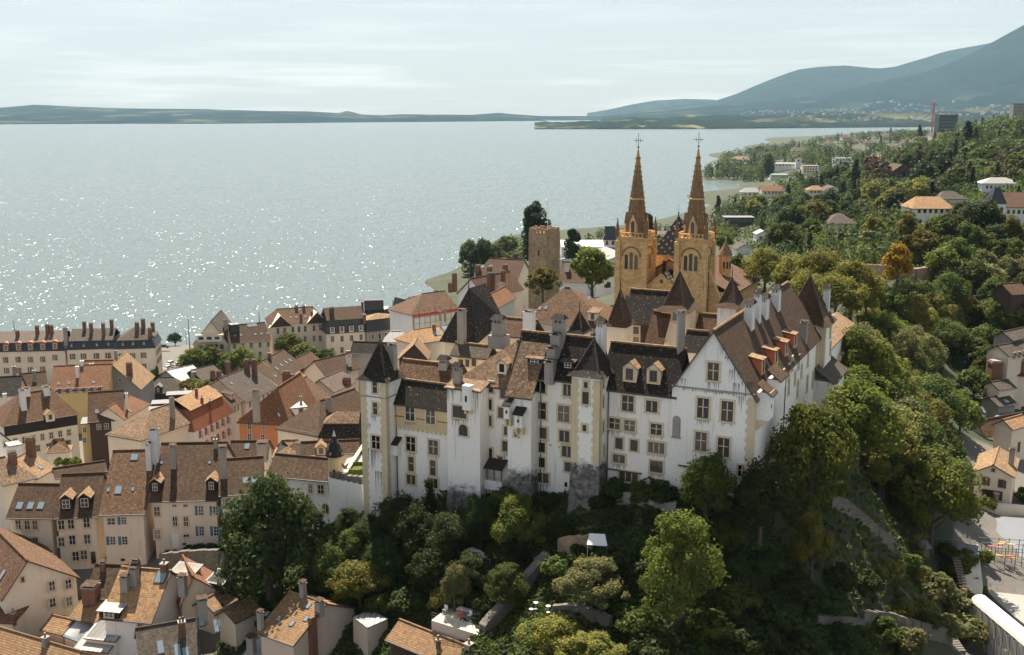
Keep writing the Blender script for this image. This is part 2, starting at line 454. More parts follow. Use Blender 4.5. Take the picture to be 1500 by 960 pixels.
# ---------------------------------------------------------------- terrain heights
def _cz(px, py, z): p = gz((px, py), z); return (p.x, p.y, z)
def _cy(px, py, Y): p = atY((px, py), Y); return (p.x, p.y, p.z)
CTRL = [
    # garden slope under the castle, bottom of the picture
    _cy(640, 955, 116), _cy(760, 958, 110), _cy(900, 958, 106), _cy(1040, 958, 106), _cy(1180, 958, 110), _cy(1300, 958, 120), _cy(1400, 955, 134),
    _cy(760, 860, 123), _cy(900, 880, 113.5), _cy(1050, 880, 113), _cy(1200, 880, 118), _cy(1310, 890, 127),
    _cy(560, 860, 131), _cy(640, 800, 134), _cy(860, 790, 122), _cy(1000, 770, 119.5), _cy(1150, 790, 121), _cy(1260, 790, 129), _cy(1330, 830, 136),
    _cy(545, 742, 142.5), _cy(650, 735, 136.5), _cy(740, 735, 131.5), _cy(860, 758, 126), _cy(950, 715, 124), _cy(1090, 712, 119.5),
    # castle plateau and church terrace
    (-12, 160, 50), (10, 150, 56), (30, 135, 59), (45, 145, 59), (30, 170, 58), (60, 180, 58), (20, 200, 55), (45, 230, 53), (70, 250, 53), (10, 240, 52), (-5, 270, 48), (95, 300, 52),
    # flank wood down to the valley on the right
    (45, 150, 53), (62, 190, 51), (76, 230, 52), (52, 150, 45), (70, 190, 41), (88, 230, 42), (60, 150, 33), (78, 190, 33), (98, 230, 34), (66, 150, 30), (84, 190, 30), (103, 230, 31), (120, 262, 36), (92, 150, 30), (120, 190, 30), (140, 230, 33), (62, 134, 29),
    _cz(1440, 780, 30.5), _cz(1490, 740, 30), _cz(1480, 640, 30), _cz(1405, 560, 31), _cz(1470, 520, 32), (170, 270, 48), (150, 130, 29), (110, 120, 29.5), (110, 150, 30),
    # left town
    (-40, 118, 27), (-62, 122, 26), (-20, 118, 30), (-75, 140, 27), (-30, 138, 36), (-45, 152, 35.5), (-70, 152, 34), (-85, 160, 30), (-30, 150, 40),
    (-28, 165, 40), (-55, 175, 30), (-90, 190, 24), (-60, 215, 21), (-30, 210, 28), (-25, 250, 22), (-90, 250, 13), (-130, 260, 10), (-60, 300, 9), (-20, 300, 17), (0, 300, 38), (0, 350, 34), (-30, 340, 16), (-40, 390, 8),
    (-170, 330, 6), (-110, 350, 6), (-150, 420, 4), (-90, 420, 4), (-60, 430, 4), (-200, 420, 4), (-30, 450, 4), (5, 420, 18), (10, 520, 8), (20, 620, 5), (60, 420, 34), (80, 600, 10),
    # quay and lake bed
    (-160, 452, 2.2), (-110, 456, 2.2), (-60, 470, 2.2), (-30, 540, 2), (-42, 640, 1.5), (-18, 780, 1.5), (20, 860, 2.5), (80, 900, 3),
    (-160, 470, -3), (-90, 476, -3), (-52, 500, -3), (-60, 560, -3), (-80, 660, -4), (-60, 800, -4), (0, 960, -4), (90, 1010, -4),
    (-300, 800, -6), (0, 1500, -6), (150, 1300, -3), (220, 1700, -3), (-300, 3000, -6), (300, 2600, -5), (700, 4200, -5),
    # far right shore: bay, headland, receding shore
    _cz(1035, 345, 4), _cz(1060, 300, 1.0), _cz(1105, 275, 1.2), _cz(1110, 264, 1.2), _cz(1040, 263, 1.0), _cz(1033, 250, 1.0), _cz(1070, 232, 1.2),
    _cz(1075, 250, 4), _cz(1110, 240, 5), _cz(1150, 262, 6), _cz(1140, 220, 2.0), _cz(1200, 208, 4), _cz(1240, 199, 3), _cz(1300, 193, 3),
    # right hillside
    _cy(1100, 340, 760), _cy(1200, 335, 520), _cy(1290, 385, 310), _cy(1230, 440, 262), _cy(1330, 400, 285), _cy(1400, 390, 300), _cy(1460, 350, 345), _cy(1470, 300, 520), _cy(1370, 325, 470),
    _cy(1490, 270, 650), _cy(1400, 270, 700), _cy(1300, 270, 900), _cy(1200, 285, 900), _cy(1150, 300, 1000), _cy(1220, 240, 1500), _cy(1320, 225, 1400), _cy(1420, 215, 1150), _cy(1490, 190, 1050),
    _cy(1400, 200, 1800), _cy(1340, 200, 2200), _cy(1470, 175, 1700), _cy(1600, 330, 420), _cy(1600, 200, 900), _cy(1650, 500, 260), (220, 190, 30), (200, 130, 28), (210, 290, 55),
    _cy(1450, 450, 270), _cy(1490, 420, 290),
]
_P = np.array(CTRL); _S = 100.0
_X = _P[:, :2] / _S
_Kd = np.linalg.norm(_X[:, None] - _X[None], axis=2)
_n = len(_X)
_A = np.zeros((_n + 3, _n + 3)); _A[:_n, :_n] = _Kd - 0.03 * np.eye(_n)
_A[:_n, _n] = 1; _A[:_n, _n + 1:] = _X; _A[_n, :_n] = 1; _A[_n + 1:, :_n] = _X.T
_W = np.linalg.solve(_A, np.concatenate([_P[:, 2], np.zeros(3)]))
def Hs(xy):
    xy = np.asarray(xy, float).reshape(-1, 2) / _S
    d = np.linalg.norm(xy[:, None] - _X[None], axis=2)
    return d @ _W[:_n] + _W[_n] + xy @ _W[_n + 1:]
def H(x, y): return float(Hs([[x, y]])[0])
def hit(px, py, y0=95, y1=4000):
    """the place on the ground seen at px, py"""
    d = ray(px, py); d = d / d.y
    Y = np.concatenate([np.arange(y0, 400, .7), np.geomspace(400, y1, 260)])
    pts = np.stack([d.x * Y, Y], 1)
    g = Hs(pts); z = CAMZ + d.z * Y
    k = np.argmax(z <= g)
    if z[k] > g[k]: k = len(Y) - 1
    return Vector((pts[k, 0], pts[k, 1], g[k]))

# ---------------------------------------------------------------- ground sheet
gm_, nt, nd, lk, bs = nodes('ground soil grass and paving')
tc = N(nt, 'ShaderNodeTexCoord'); at = N(nt, 'ShaderNodeAttribute', attribute_name='urban')
n1 = noise(nt, tc.outputs['Object'], .08, 6, .65); n2 = noise(nt, tc.outputs['Object'], .9, 5, .7)
green = mixc(nt, ramp(nt, n1, .35, .65), (.016, .026, .010), (.046, .050, .020))
green = mixc(nt, ramp(nt, n2, .45, .75), green, (.030, .045, .014))
pave = mixc(nt, n2, (.085, .077, .068), (.16, .145, .125))
lk.new(mixc(nt, at.outputs['Fac'], green, pave), bs.inputs['Base Color'])
bs.inputs['Roughness'].default_value = .95
bp = N(nt, 'ShaderNodeBump', Strength=.6, Distance=.3); lk.new(n2, bp.inputs['Height']); lk.new(bp.outputs['Normal'], bs.inputs['Normal'])
NU, NY = 230, 300
us = np.linspace(-.78, .78, NU)
ys = np.concatenate([np.linspace(70, 95, 8)[:-1], np.geomspace(95, 4600, NY - 7)])
gx = us[None, :] * ys[:, None]; gy = np.repeat(ys[:, None], NU, 1)
hh = np.concatenate([Hs(np.stack([gx[i], gy[i]], 1)) for i in range(NY)]).reshape(NY, NU)
hh = np.where(gy > 200, np.clip(hh, -7, 130), np.clip(hh, 22, 130))
urban = np.where((gx < -14 - (gy - 150) * .02) & (gy > 147), 1.0, 0.0)
urban = np.where((gx < -25) & (gy < 136), 1.0, urban)
urban = np.where((gx > .428 * gy) & (gy < 212) & (gy > 128) & (hh < 36), 1.0, urban)
urban = np.where((gy > 480) & (gx > -60), 0.0, urban)
me = bpy.data.meshes.new('ground')
verts = np.stack([gx, gy, hh], 2).reshape(-1, 3)
idx = np.arange(NU * NY).reshape(NY, NU)
quads = np.stack([idx[:-1, :-1], idx[:-1, 1:], idx[1:, 1:], idx[1:, :-1]], 2).reshape(-1, 4)
me.from_pydata(verts.tolist(), [], quads.tolist())
me.polygons.foreach_set('use_smooth', [True] * len(quads))
a = me.attributes.new('urban', 'FLOAT', 'POINT'); a.data.foreach_set('value', urban.reshape(-1))
me.materials.append(gm_)
props(link('ground', me), kind='structure')

# ---------------------------------------------------------------- lake
lm, nt, nd, lk, bs = nodes('lake water')
tc = N(nt, 'ShaderNodeTexCoord')
bs.inputs['Base Color'].default_value = (.092, .120, .118, 1)
bs.inputs['Roughness'].default_value = .19
bs.inputs['IOR'].default_value = 1.333
def wave(sx, sy, sc_, det, rg=.6):
    mp = N(nt, 'ShaderNodeMapping'); mp.inputs['Scale'].default_value = (sx, sy, 1)
    mp.inputs['Rotation'].default_value = (0, 0, R(-12))
    lk.new(tc.outputs['Object'], mp.inputs['Vector'])
    return noise(nt, mp.outputs['Vector'], sc_, det, rg)
w1 = wave(1, .38, .07, 5, .7); w2 = wave(1, .4, .035, 4); w3 = wave(1, .25, .004, 5)
mm = N(nt, 'ShaderNodeMath'); mm.operation = 'MULTIPLY_ADD'; mm.inputs[1].default_value = 2.2
lk.new(w2, mm.inputs[0]); lk.new(w1, mm.inputs[2])
bp = N(nt, 'ShaderNodeBump', Strength=.55, Distance=4.0)
lk.new(mm.outputs[0], bp.inputs['Height'])
st = N(nt, 'ShaderNodeMapRange'); st.inputs['From Min'].default_value = .35; st.inputs['From Max'].default_value = .65
st.inputs['To Min'].default_value = .40; st.inputs['To Max'].default_value = .75
lk.new(w3, st.inputs['Value']); lk.new(st.outputs['Result'], bp.inputs['Strength'])
# wind ripple: facets a metre or two long, tilted every way
mpr = N(nt, 'ShaderNodeMapping'); mpr.inputs['Scale'].default_value = (1, .42, 1); mpr.inputs['Rotation'].default_value = (0, 0, R(10)); lk.new(tc.outputs['Object'], mpr.inputs['Vector'])
def vm(op, a, b):
    n = N(nt, 'ShaderNodeVectorMath'); n.operation = op
    for i, v in enumerate((a, b)):
        if isinstance(v, tuple): n.inputs[i].default_value = v
        elif v is not None: lk.new(v, n.inputs[i])
    return n.outputs[0]
acc = bp.outputs['Normal']
for sc_, k in ((1.05, 1.30), (.32, 1.02)):
    nn_ = N(nt, 'ShaderNodeTexNoise'); nn_.inputs['Scale'].default_value = sc_; nn_.inputs['Detail'].default_value = 3; lk.new(mpr.outputs['Vector'], nn_.inputs['Vector'])
    acc = vm('ADD', acc, vm('MULTIPLY', vm('SUBTRACT', nn_.outputs['Color'], (.5, .5, .5)), (k, k, 0)))
lk.new(vm('NORMALIZE', acc, None), bs.inputs['Normal'])
mb = MB(); mb.face([(-13800, 180, 0), (13800, 180, 0), (13800, 14500, 0), (-13800, 14500, 0)], lm)
props(mb.build('lake'), kind='structure')

# ---------------------------------------------------------------- far shores and mountains
def hill_mat(name, c1, c2, field, fmax):
    m, nt, nd, lk, bs = nodes(name)
    tc = N(nt, 'ShaderNodeTexCoord')
    a = noise(nt, tc.outputs['Object'], .004, 8, .7); b = noise(nt, tc.outputs['Object'], .0016, 4, .6)
    mp = N(nt, 'ShaderNodeMapping'); mp.inputs['Scale'].default_value = (1, .35, 1); lk.new(tc.outputs['Object'], mp.inputs['Vector'])
    v = N(nt, 'ShaderNodeTexVoronoi'); v.inputs['Scale'].default_value = .006; lk.new(mp.outputs['Vector'], v.inputs['Vector'])
    col = mixc(nt, ramp(nt, a, .35, .7), c1, c2)
    sp = N(nt, 'ShaderNodeSeparateXYZ'); lk.new(tc.outputs['Object'], sp.inputs[0])
    low = ramp(nt, sp.outputs['Z'], fmax, fmax * .25)
    k = N(nt, 'ShaderNodeMath'); k.operation = 'MULTIPLY'
    lk.new(ramp(nt, b, .50, .58), k.inputs[0]); lk.new(low, k.inputs[1])
    sx = N(nt, 'ShaderNodeSeparateColor'); lk.new(v.outputs['Color'], sx.inputs[0])
    k2 = N(nt, 'ShaderNodeMath'); k2.operation = 'MULTIPLY'
    lk.new(k.outputs[0], k2.inputs[0]); lk.new(ramp(nt, sx.outputs[0], .4, .8), k2.inputs[1])
    col = mixc(nt, k2.outputs[0], col, field)
    lk.new(col, bs.inputs['Base Color']); bs.inputs['Roughness'].default_value = 1
    bs.inputs['Specular IOR Level'].default_value = 0
    bp = N(nt, 'ShaderNodeBump', Strength=1, Distance=40); lk.new(a, bp.inputs['Height']); lk.new(bp.outputs['Normal'], bs.inputs['Normal'])
    return m
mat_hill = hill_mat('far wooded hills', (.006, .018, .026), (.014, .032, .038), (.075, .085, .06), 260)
mat_wood = hill_mat('lakeside woodland', (.007, .017, .016), (.018, .032, .024), (.16, .15, .08), 90)
from mathutils import noise as MN
def hill_range(name, sil, Yr, foot, mat, rough=.10, step=6, ext=2500, rows=(0, .12, .26, .42, .58, .72, .86, 1), shape=1.25, fine=0):
    """sil: (px, py) skyline; Yr ridge distance; foot: function px -> distance of the shore"""
    xs = np.arange(sil[0][0], sil[-1][0] + .1, step)
    sy = np.interp(xs, [s[0] for s in sil], [s[1] for s in sil])
    V, F = [], []
    for i, (px, py) in enumerate(zip(xs, sy)):
        top = atY((px, py), Yr); f = foot(px)
        for j, t in enumerate(list(rows) + [1.25, 1.6]):
            Y = f + (Yr - f) * t
            x = top.x / Yr * Y
            if t <= 1: z = max(top.z, 2) * t ** shape
            else: z = max(top.z, 2) * max(0, 1 - (t - 1) * 1.2)
            am = rough * max(top.z, 20) * (math.sin(min(t, 1) * math.pi) * 1.0 + .16)
            z += am * MN.fractal(Vector((x / 900, Y / 900, 3.1)), .8, 2.1, 5)
            if fine: z += fine * (MN.noise(Vector((x / 60, Y / 60, 0))) + 1) * (1 if t > .02 else .6)
            V.append((x, Y, max(z, .0) - (3 if t == 0 else 0)))
    n = len(rows) + 2
    for i in range(len(xs) - 1):
        for j in range(n - 1): F.append((i * n + j, (i + 1) * n + j, (i + 1) * n + j + 1, i * n + j + 1))
    me = bpy.data.meshes.new(name); me.from_pydata(V, [], F); me.materials.append(mat)
    me.polygons.foreach_set('use_smooth', [True] * len(F)); me.update()
    return props(link(name, me), kind='structure')
shore = lambda px: 100 * 1657 / (np.interp(px, [-200, 0, 300, 750, 860], [183, 182.5, 181.5, 177.5, 176.5]) - 160)
hill_range('far_shore_hills', [(-160, 160), (-60, 157), (0, 158), (50, 153.5), (110, 156.5), (200, 159.5), (300, 160.5), (380, 162.5), (450, 163), (498, 166), (508, 162.5), (530, 168), (560, 169), (590, 167.5), (640, 168), (690, 168.5), (730, 165.5), (750, 167.5), (790, 170), (900, 170.5), (960, 171)],
           11500, shore, mat_hill, .22)
hill_range('far_shore_hills', [(-160, 172), (0, 171), (120, 173), (200, 174), (240, 169), (330, 166), (420, 164), (470, 167), (500, 170), (620, 171), (760, 172), (800, 176)],
           9900, lambda px: shore(px) * .985, mat_hill, .3)
hill_range('mountains', [(860, 172), (900, 167.5), (960, 159), (1000, 154), (1050, 147), (1080, 137), (1110, 124), (1140, 112), (1170, 102), (1200, 98.5), (1240, 97), (1260, 98.5), (1290, 99.5), (1310, 97.5), (1340, 89), (1380, 77), (1420, 69), (1480, 60), (1600, 50), (1720, 44)],
           13800, lambda px: 9800, mat_hill, .12)
hill_range('mountains', [(880, 172), (940, 165), (1000, 159.5), (1060, 154), (1120, 149), (1180, 142), (1250, 129.5), (1300, 117.5), (1350, 107), (1400, 89), (1440, 69), (1500, 37), (1560, 8), (1640, -25), (1720, -50)],
           10800, lambda px: 6600, mat_hill, .13, shape=1.7)
hill_range('mountains', [(860, 166), (890, 161), (930, 152.5), (960, 147.5), (1000, 145), (1040, 146), (1080, 150), (1140, 150)], 15600, lambda px: 14600, mat_hill, .1)
pen = lambda px: 100 * 1657 / (np.interp(px, [780, 1000, 1200, 1330, 1500], [189.4, 189.4, 187.6, 186.5, 184]) - 160)
hill_range('lakeside_headland', [(783, 187.5), (800, 184.5), (850, 181), (905, 178), (925, 174.5), (960, 176), (1000, 174), (1060, 170.5), (1100, 173), (1180, 169), (1260, 168), (1330, 168), (1420, 166), (1560, 164)],
           6900, pen, mat_wood, .3, step=3, fine=10, rows=(0, .015, .06, .15, .3, .45, .6, .8, 1), shape=.75)

# villages and farms on the far slopes
from mathutils.bvhtree import BVHTree
def village(name, hills, zone, n, size, seed):
    r_ = random.Random(seed); b = MB(); trees_ = [BVHTree.FromPolygons([v.co for v in o.data.vertices], [p.vertices for p in o.data.polygons]) for o in hills]
    cols = [flat_mat('far wall', c, .8) for c in ((.62, .60, .56), (.50, .42, .36), (.40, .20, .14))]
    k = 0
    while k < n:
        cx, cy = r_.uniform(zone[0], zone[2]), r_.uniform(zone[1], zone[3])
        for _ in range(r_.randint(2, 9)):
            d = ray(cx + r_.gauss(0, 14), cy + r_.gauss(0, 1.1)).normalized(); best = None
            for t in trees_:
                h_ = t.ray_cast(CAM, d)
                if h_[0] is not None and (best is None or h_[3] < best[1]): best = (h_[0], h_[3])
            k += 1
            if best is None: continue
            s_ = r_.uniform(*size); b.box(best[0] - Vector((0, 0, 3)), (s_, 0, 0), (0, s_ * .7, 0), s_ * r_.uniform(.9, 1.5) + 3, cols[r_.randrange(3)])
    props(b.build(name), kind='stuff')
hl_ = [o for o in bpy.data.objects if o.name.startswith(('lakeside_headland', 'mountains'))]
village('distant_villages', hl_, (1060, 163, 1490, 178), 150, (5, 9), 2); village('distant_villages', hl_, (1150, 148, 1500, 166), 90, (6, 11), 5)
# ---------------------------------------------------------------- haze: one closed box of air round the whole scene
hz = bpy.data.materials.new('haze air'); hz.use_nodes = True
hz.node_tree.nodes.clear()
ho = hz.node_tree.nodes.new('ShaderNodeOutputMaterial'); hv = hz.node_tree.nodes.new('ShaderNodeVolumePrincipled')
hv.inputs['Density'].default_value = 2.3e-5
hv.inputs['Color'].default_value = (.54, .79, .96, 1)
hv.inputs['Anisotropy'].default_value = .2
hz.node_tree.links.new(hv.outputs[0], ho.inputs['Volume'])
mb = MB(); mb.box((0, 7900, -12), (15500, 0, 0), (0, 8600, 0), 1500, hz)
ob = mb.build('haze'); props(ob, kind='stuff')
ob.display_type = 'WIRE'
# ---------------------------------------------------------------- building kit
_wc = {}
STY = {  # surround material, width, frame material, bar width
    'castle': ('stone_tan', .24, 'stone_tan', .11), 'wood': ('stone_tan', .20, 'shut_brown', .07),
    'white': ('stone_tan', .13, 'frame', .07), 'plain': (None, 0, 'frame', .07), 'dark': ('stone_tan', .12, 'void', .05),
    'hole': (None, 0, 'void', .04), 'church': ('stone_church', .18, 'stone_churchdark', .05), 'far': (None, 0, 'glass', .0),
}
def win_mesh(w, h, style, cols, rows, arch=False):
    k = (round(w, 2), round(h, 2), style, cols, rows, arch)
    if k in _wc: return _wc[k]
    sm, sw, fm, bw = STY[style]
    b = MB()
    def bx(x0, x1, z0, z1, y0, y1, m):
        b.box(((x0 + x1) / 2, (y0 + y1) / 2, z0), ((x1 - x0) / 2, 0, 0), (0, (y1 - y0) / 2, 0), z1 - z0, M[m])
    hw = w / 2
    if arch:
        ar = [(hw * math.cos(t), h - hw + hw * math.sin(t)) for t in np.linspace(0, math.pi, 9)]
        b.face([(-hw, .03, 0)] + [(hw, .03, 0)] + [(x, .03, z) for x, z in ar], M['glass' if style != 'hole' else 'void'])
        if sm:
            ro = [((hw + sw) * math.cos(t), h - hw + (hw + sw) * math.sin(t)) for t in np.linspace(0, math.pi, 9)]
            for (a0, a1), (o0, o1) in zip(zip(ar, ar[1:]), zip(ro, ro[1:])):
                b.prism([(a0[0], 0, a0[1]), (a1[0], 0, a1[1]), (o1[0], 0, o1[1]), (o0[0], 0, o0[1])],
                        [(a0[0], .10, a0[1]), (a1[0], .10, a1[1]), (o1[0], .10, o1[1]), (o0[0], .10, o0[1])], M[sm])
            bx(-hw - sw, -hw, 0, h - hw, 0, .10, sm); bx(hw, hw + sw, 0, h - hw, 0, .10, sm)
            bx(-hw - sw * 1.3, hw + sw * 1.3, -sw, 0, 0, .16, sm)
        if cols > 1: bx(-bw / 2, bw / 2, 0, h - .05, .032, .07, fm)
    else:
        b.face([(-hw, .03, 0), (hw, .03, 0), (hw, .03, h), (-hw, .03, h)], M['glass' if style != 'hole' else 'void'])
        if sm:
            bx(-hw - sw, -hw, -.02, h + .02, 0, .10, sm); bx(hw, hw + sw, -.02, h + .02, 0, .10, sm)
            bx(-hw - sw, hw + sw, h + .02, h + sw, 0, .105, sm); bx(-hw - sw * 1.2, hw + sw * 1.2, -sw * .9, -.02, 0, .16, sm)
        if bw:
            if style in ('white', 'plain', 'wood'):
                for x in (-hw + bw / 2, hw - bw / 2): bx(x - bw / 2, x + bw / 2, 0, h, .032, .06, fm)
                bx(-hw + bw, hw - bw, 0, bw, .032, .058, fm); bx(-hw + bw, hw - bw, h - bw, h, .032, .058, fm)
            for c in range(1, cols):
                x = -hw + w * c / cols; bx(x - bw / 2, x + bw / 2, bw, h - bw, .034, .075, fm)
            for r_ in range(1, rows):
                z = h * (r_ / rows if style != 'castle' else .56 * r_); bx(-hw + bw, hw - bw, z - bw * .4, z + bw * .4, .033, .071, fm)
    me = b.mesh('window'); _wc[k] = me
    return me
def box_mesh(w, d, h, m):
    k = ('box', round(w, 2), round(d, 2), round(h, 2), m)
    if k in _wc: return _wc[k]
    b = MB(); b.box((0, d / 2, 0), (w / 2, 0, 0), (0, d / 2, 0), h, M[m])
    for z in np.arange(.12, h - .05, .16): b.box((0, d + .008, z), (w / 2 - .04, 0, 0), (0, .008, 0), .05, M[m])
    _wc[k] = b.mesh('shutter'); return _wc[k]
def rot_of(n): return math.atan2(n[1], n[0]) - math.pi / 2
def window(parent, P, n, w, h, style='white', cols=2, rows=2, arch=False, shut=None, closed=False, name='window'):
    """P: middle of the sill on the wall, n: outward normal"""
    rz = rot_of(n)
    o = link(name, win_mesh(w, h, style, cols, rows, arch), parent, P, rz)
    t = Vector((math.cos(rz), math.sin(rz), 0)); nn = Vector((n[0], n[1], 0)).normalized()
    if shut:
        if closed: link('shutter', box_mesh(w, .05, h, shut), o, V3(P) + nn * .11, rz)
        else:
            for s in (-1, 1): link('shutter', box_mesh(w * .5, .05, h, shut), o, V3(P) + t * s * (w * .77 + .08) + nn * .015, rz)
    return o

def chimney(parent, P, h, w=.8, d=None, mat='ch_grey', pots=1, rz=0.0, cap='pot', step=0, name='chimney'):
    d = d or w; c, s = math.cos(rz), math.sin(rz); ux, uy = Vector((c, s, 0)), Vector((-s, c, 0))
    b = MB(); P = V3(P); B = P - Vector((0, 0, .9)); H_ = h + .9
    if step:   # buttressed chimney that narrows in steps
        z = 0
        for k in range(step):
            f = 1.5 - .5 * k / max(1, step - 1) if step > 1 else 1
            hh_ = H_ / step
            q = P - uy * 0 + Vector((0, 0, z - .9)); b.box(q, ux * w / 2 * f, uy * d / 2 * (f + .15), hh_ - .004, M[mat]); z += hh_
    else: b.box(B, ux * w / 2, uy * d / 2, H_, M[mat])
    top = B + Vector((0, 0, H_ + .003))
    if cap == 'hood':     # little arched vents under a tiled cap
        for k in range(-1, 2): b.box(top + ux * k * w * .36, ux * w * .09, uy * d * .42, .38, M[mat])
        b.box(top + Vector((0, 0, .38)), ux * (w / 2 + .14), uy * (d / 2 + .14), .12, M['ch_grey'])
        r0 = top + Vector((0, 0, .50)); x, y = ux * (w / 2 + .2), uy * (d / 2 + .2)
        rid = [r0 + Vector((0, 0, .6)) - x * .7, r0 + Vector((0, 0, .6)) + x * .7]
        b.face([r0 - x - y, r0 + x - y, rid[1], rid[0]], M['r_dark']); b.face([r0 + x + y, r0 - x + y, rid[0], rid[1]], M['r_dark'])
        b.face([r0 + x - y, r0 + x + y, rid[1]], M['r_dark']); b.face([r0 - x + y, r0 - x - y, rid[0]], M['r_dark'])
    else:
        b.box(top, ux * (w / 2 + .08), uy * (d / 2 + .08), .14, M['ch_grey' if mat != 'ch_white' else 'ch_white'])
        t2 = top + Vector((0, 0, .143))
        if cap == 'slab':
            for sx in (-1, 1): b.box(t2 + ux * sx * w * .36, ux * .08, uy * d * .4, .28, M[mat])
            b.face([t2 + Vector((0, 0, .28)) - ux * (w / 2 + .1) - uy * (d / 2 + .1), t2 + Vector((0, 0, .28)) + ux * (w / 2 + .1) - uy * (d / 2 + .1), t2 + Vector((0, 0, .34)) + ux * (w / 2 + .1) + uy * (d / 2 + .1), t2 + Vector((0, 0, .34)) - ux * (w / 2 + .1) + uy * (d / 2 + .1)], M['r_brown'])
        else:
            for k in range(pots):
                q = t2 + ux * ((k - (pots - 1) / 2) * .36)
                b.lathe(q, [(.14, 0), (.12, .42), (.15, .45), (.15, .52)], M['pot' if k % 2 == 0 else 'iron'], 8)
    return b.build(name, parent)

class House: pass
def base_z(pts): return min(H(p.x, p.y) for p in pts) - 1.2

def roof_polys(h, kind, hl, hr, oh=.45):
    """top polygons in the house frame"""
    L, W, ze, tp, rh = h.L, h.W, h.ze, h.tp, h.rh
    p = lambda s, d, z: h.A + h.u * s + h.n * d + Vector((0, 0, z - h.A.z))
    zo = ze - oh * tp
    zr = ze + rh
    if kind == 'gable':
        a0 = -oh if not hl else -oh; b0 = L + oh
        rl, rr = (hl if hl else -oh), (L - hr if hr else L + oh)
        F = [[p(a0, -oh, zo), p(b0, -oh, zo), p(rr, W / 2, zr), p(rl, W / 2, zr)],
             [p(b0, W + oh, zo), p(a0, W + oh, zo), p(rl, W / 2, zr), p(rr, W / 2, zr)]]
        if hl: F.append([p(a0, W + oh, zo), p(a0, -oh, zo), p(rl, W / 2, zr)])
        if hr: F.append([p(b0, -oh, zo), p(b0, W + oh, zo), p(rr, W / 2, zr)])
        return F
    if kind == 'front':
        c = h.c
        tl, tr = rh / c, rh / (L - c)
        f = (hl if hl else -oh); k = (W - hr if hr else W + oh)
        F = [[p(-oh, W + oh, ze - oh * tl), p(-oh, -oh, ze - oh * tl), p(c, f, zr), p(c, k, zr)],
             [p(L + oh, -oh, ze - oh * tr), p(L + oh, W + oh, ze - oh * tr), p(c, k, zr), p(c, f, zr)]]
        if hl:
            zf = ze - oh * max(tl, tr)
            F[0][1] = p(-oh, -oh, zf); F[1][0] = p(L + oh, -oh, zf); F[0][0] = p(-oh, W + oh, zf); F[1][1] = p(L + oh, W + oh, zf)
            F.append([p(-oh, -oh, zf), p(L + oh, -oh, zf), p(c, f, zr)])
        return F

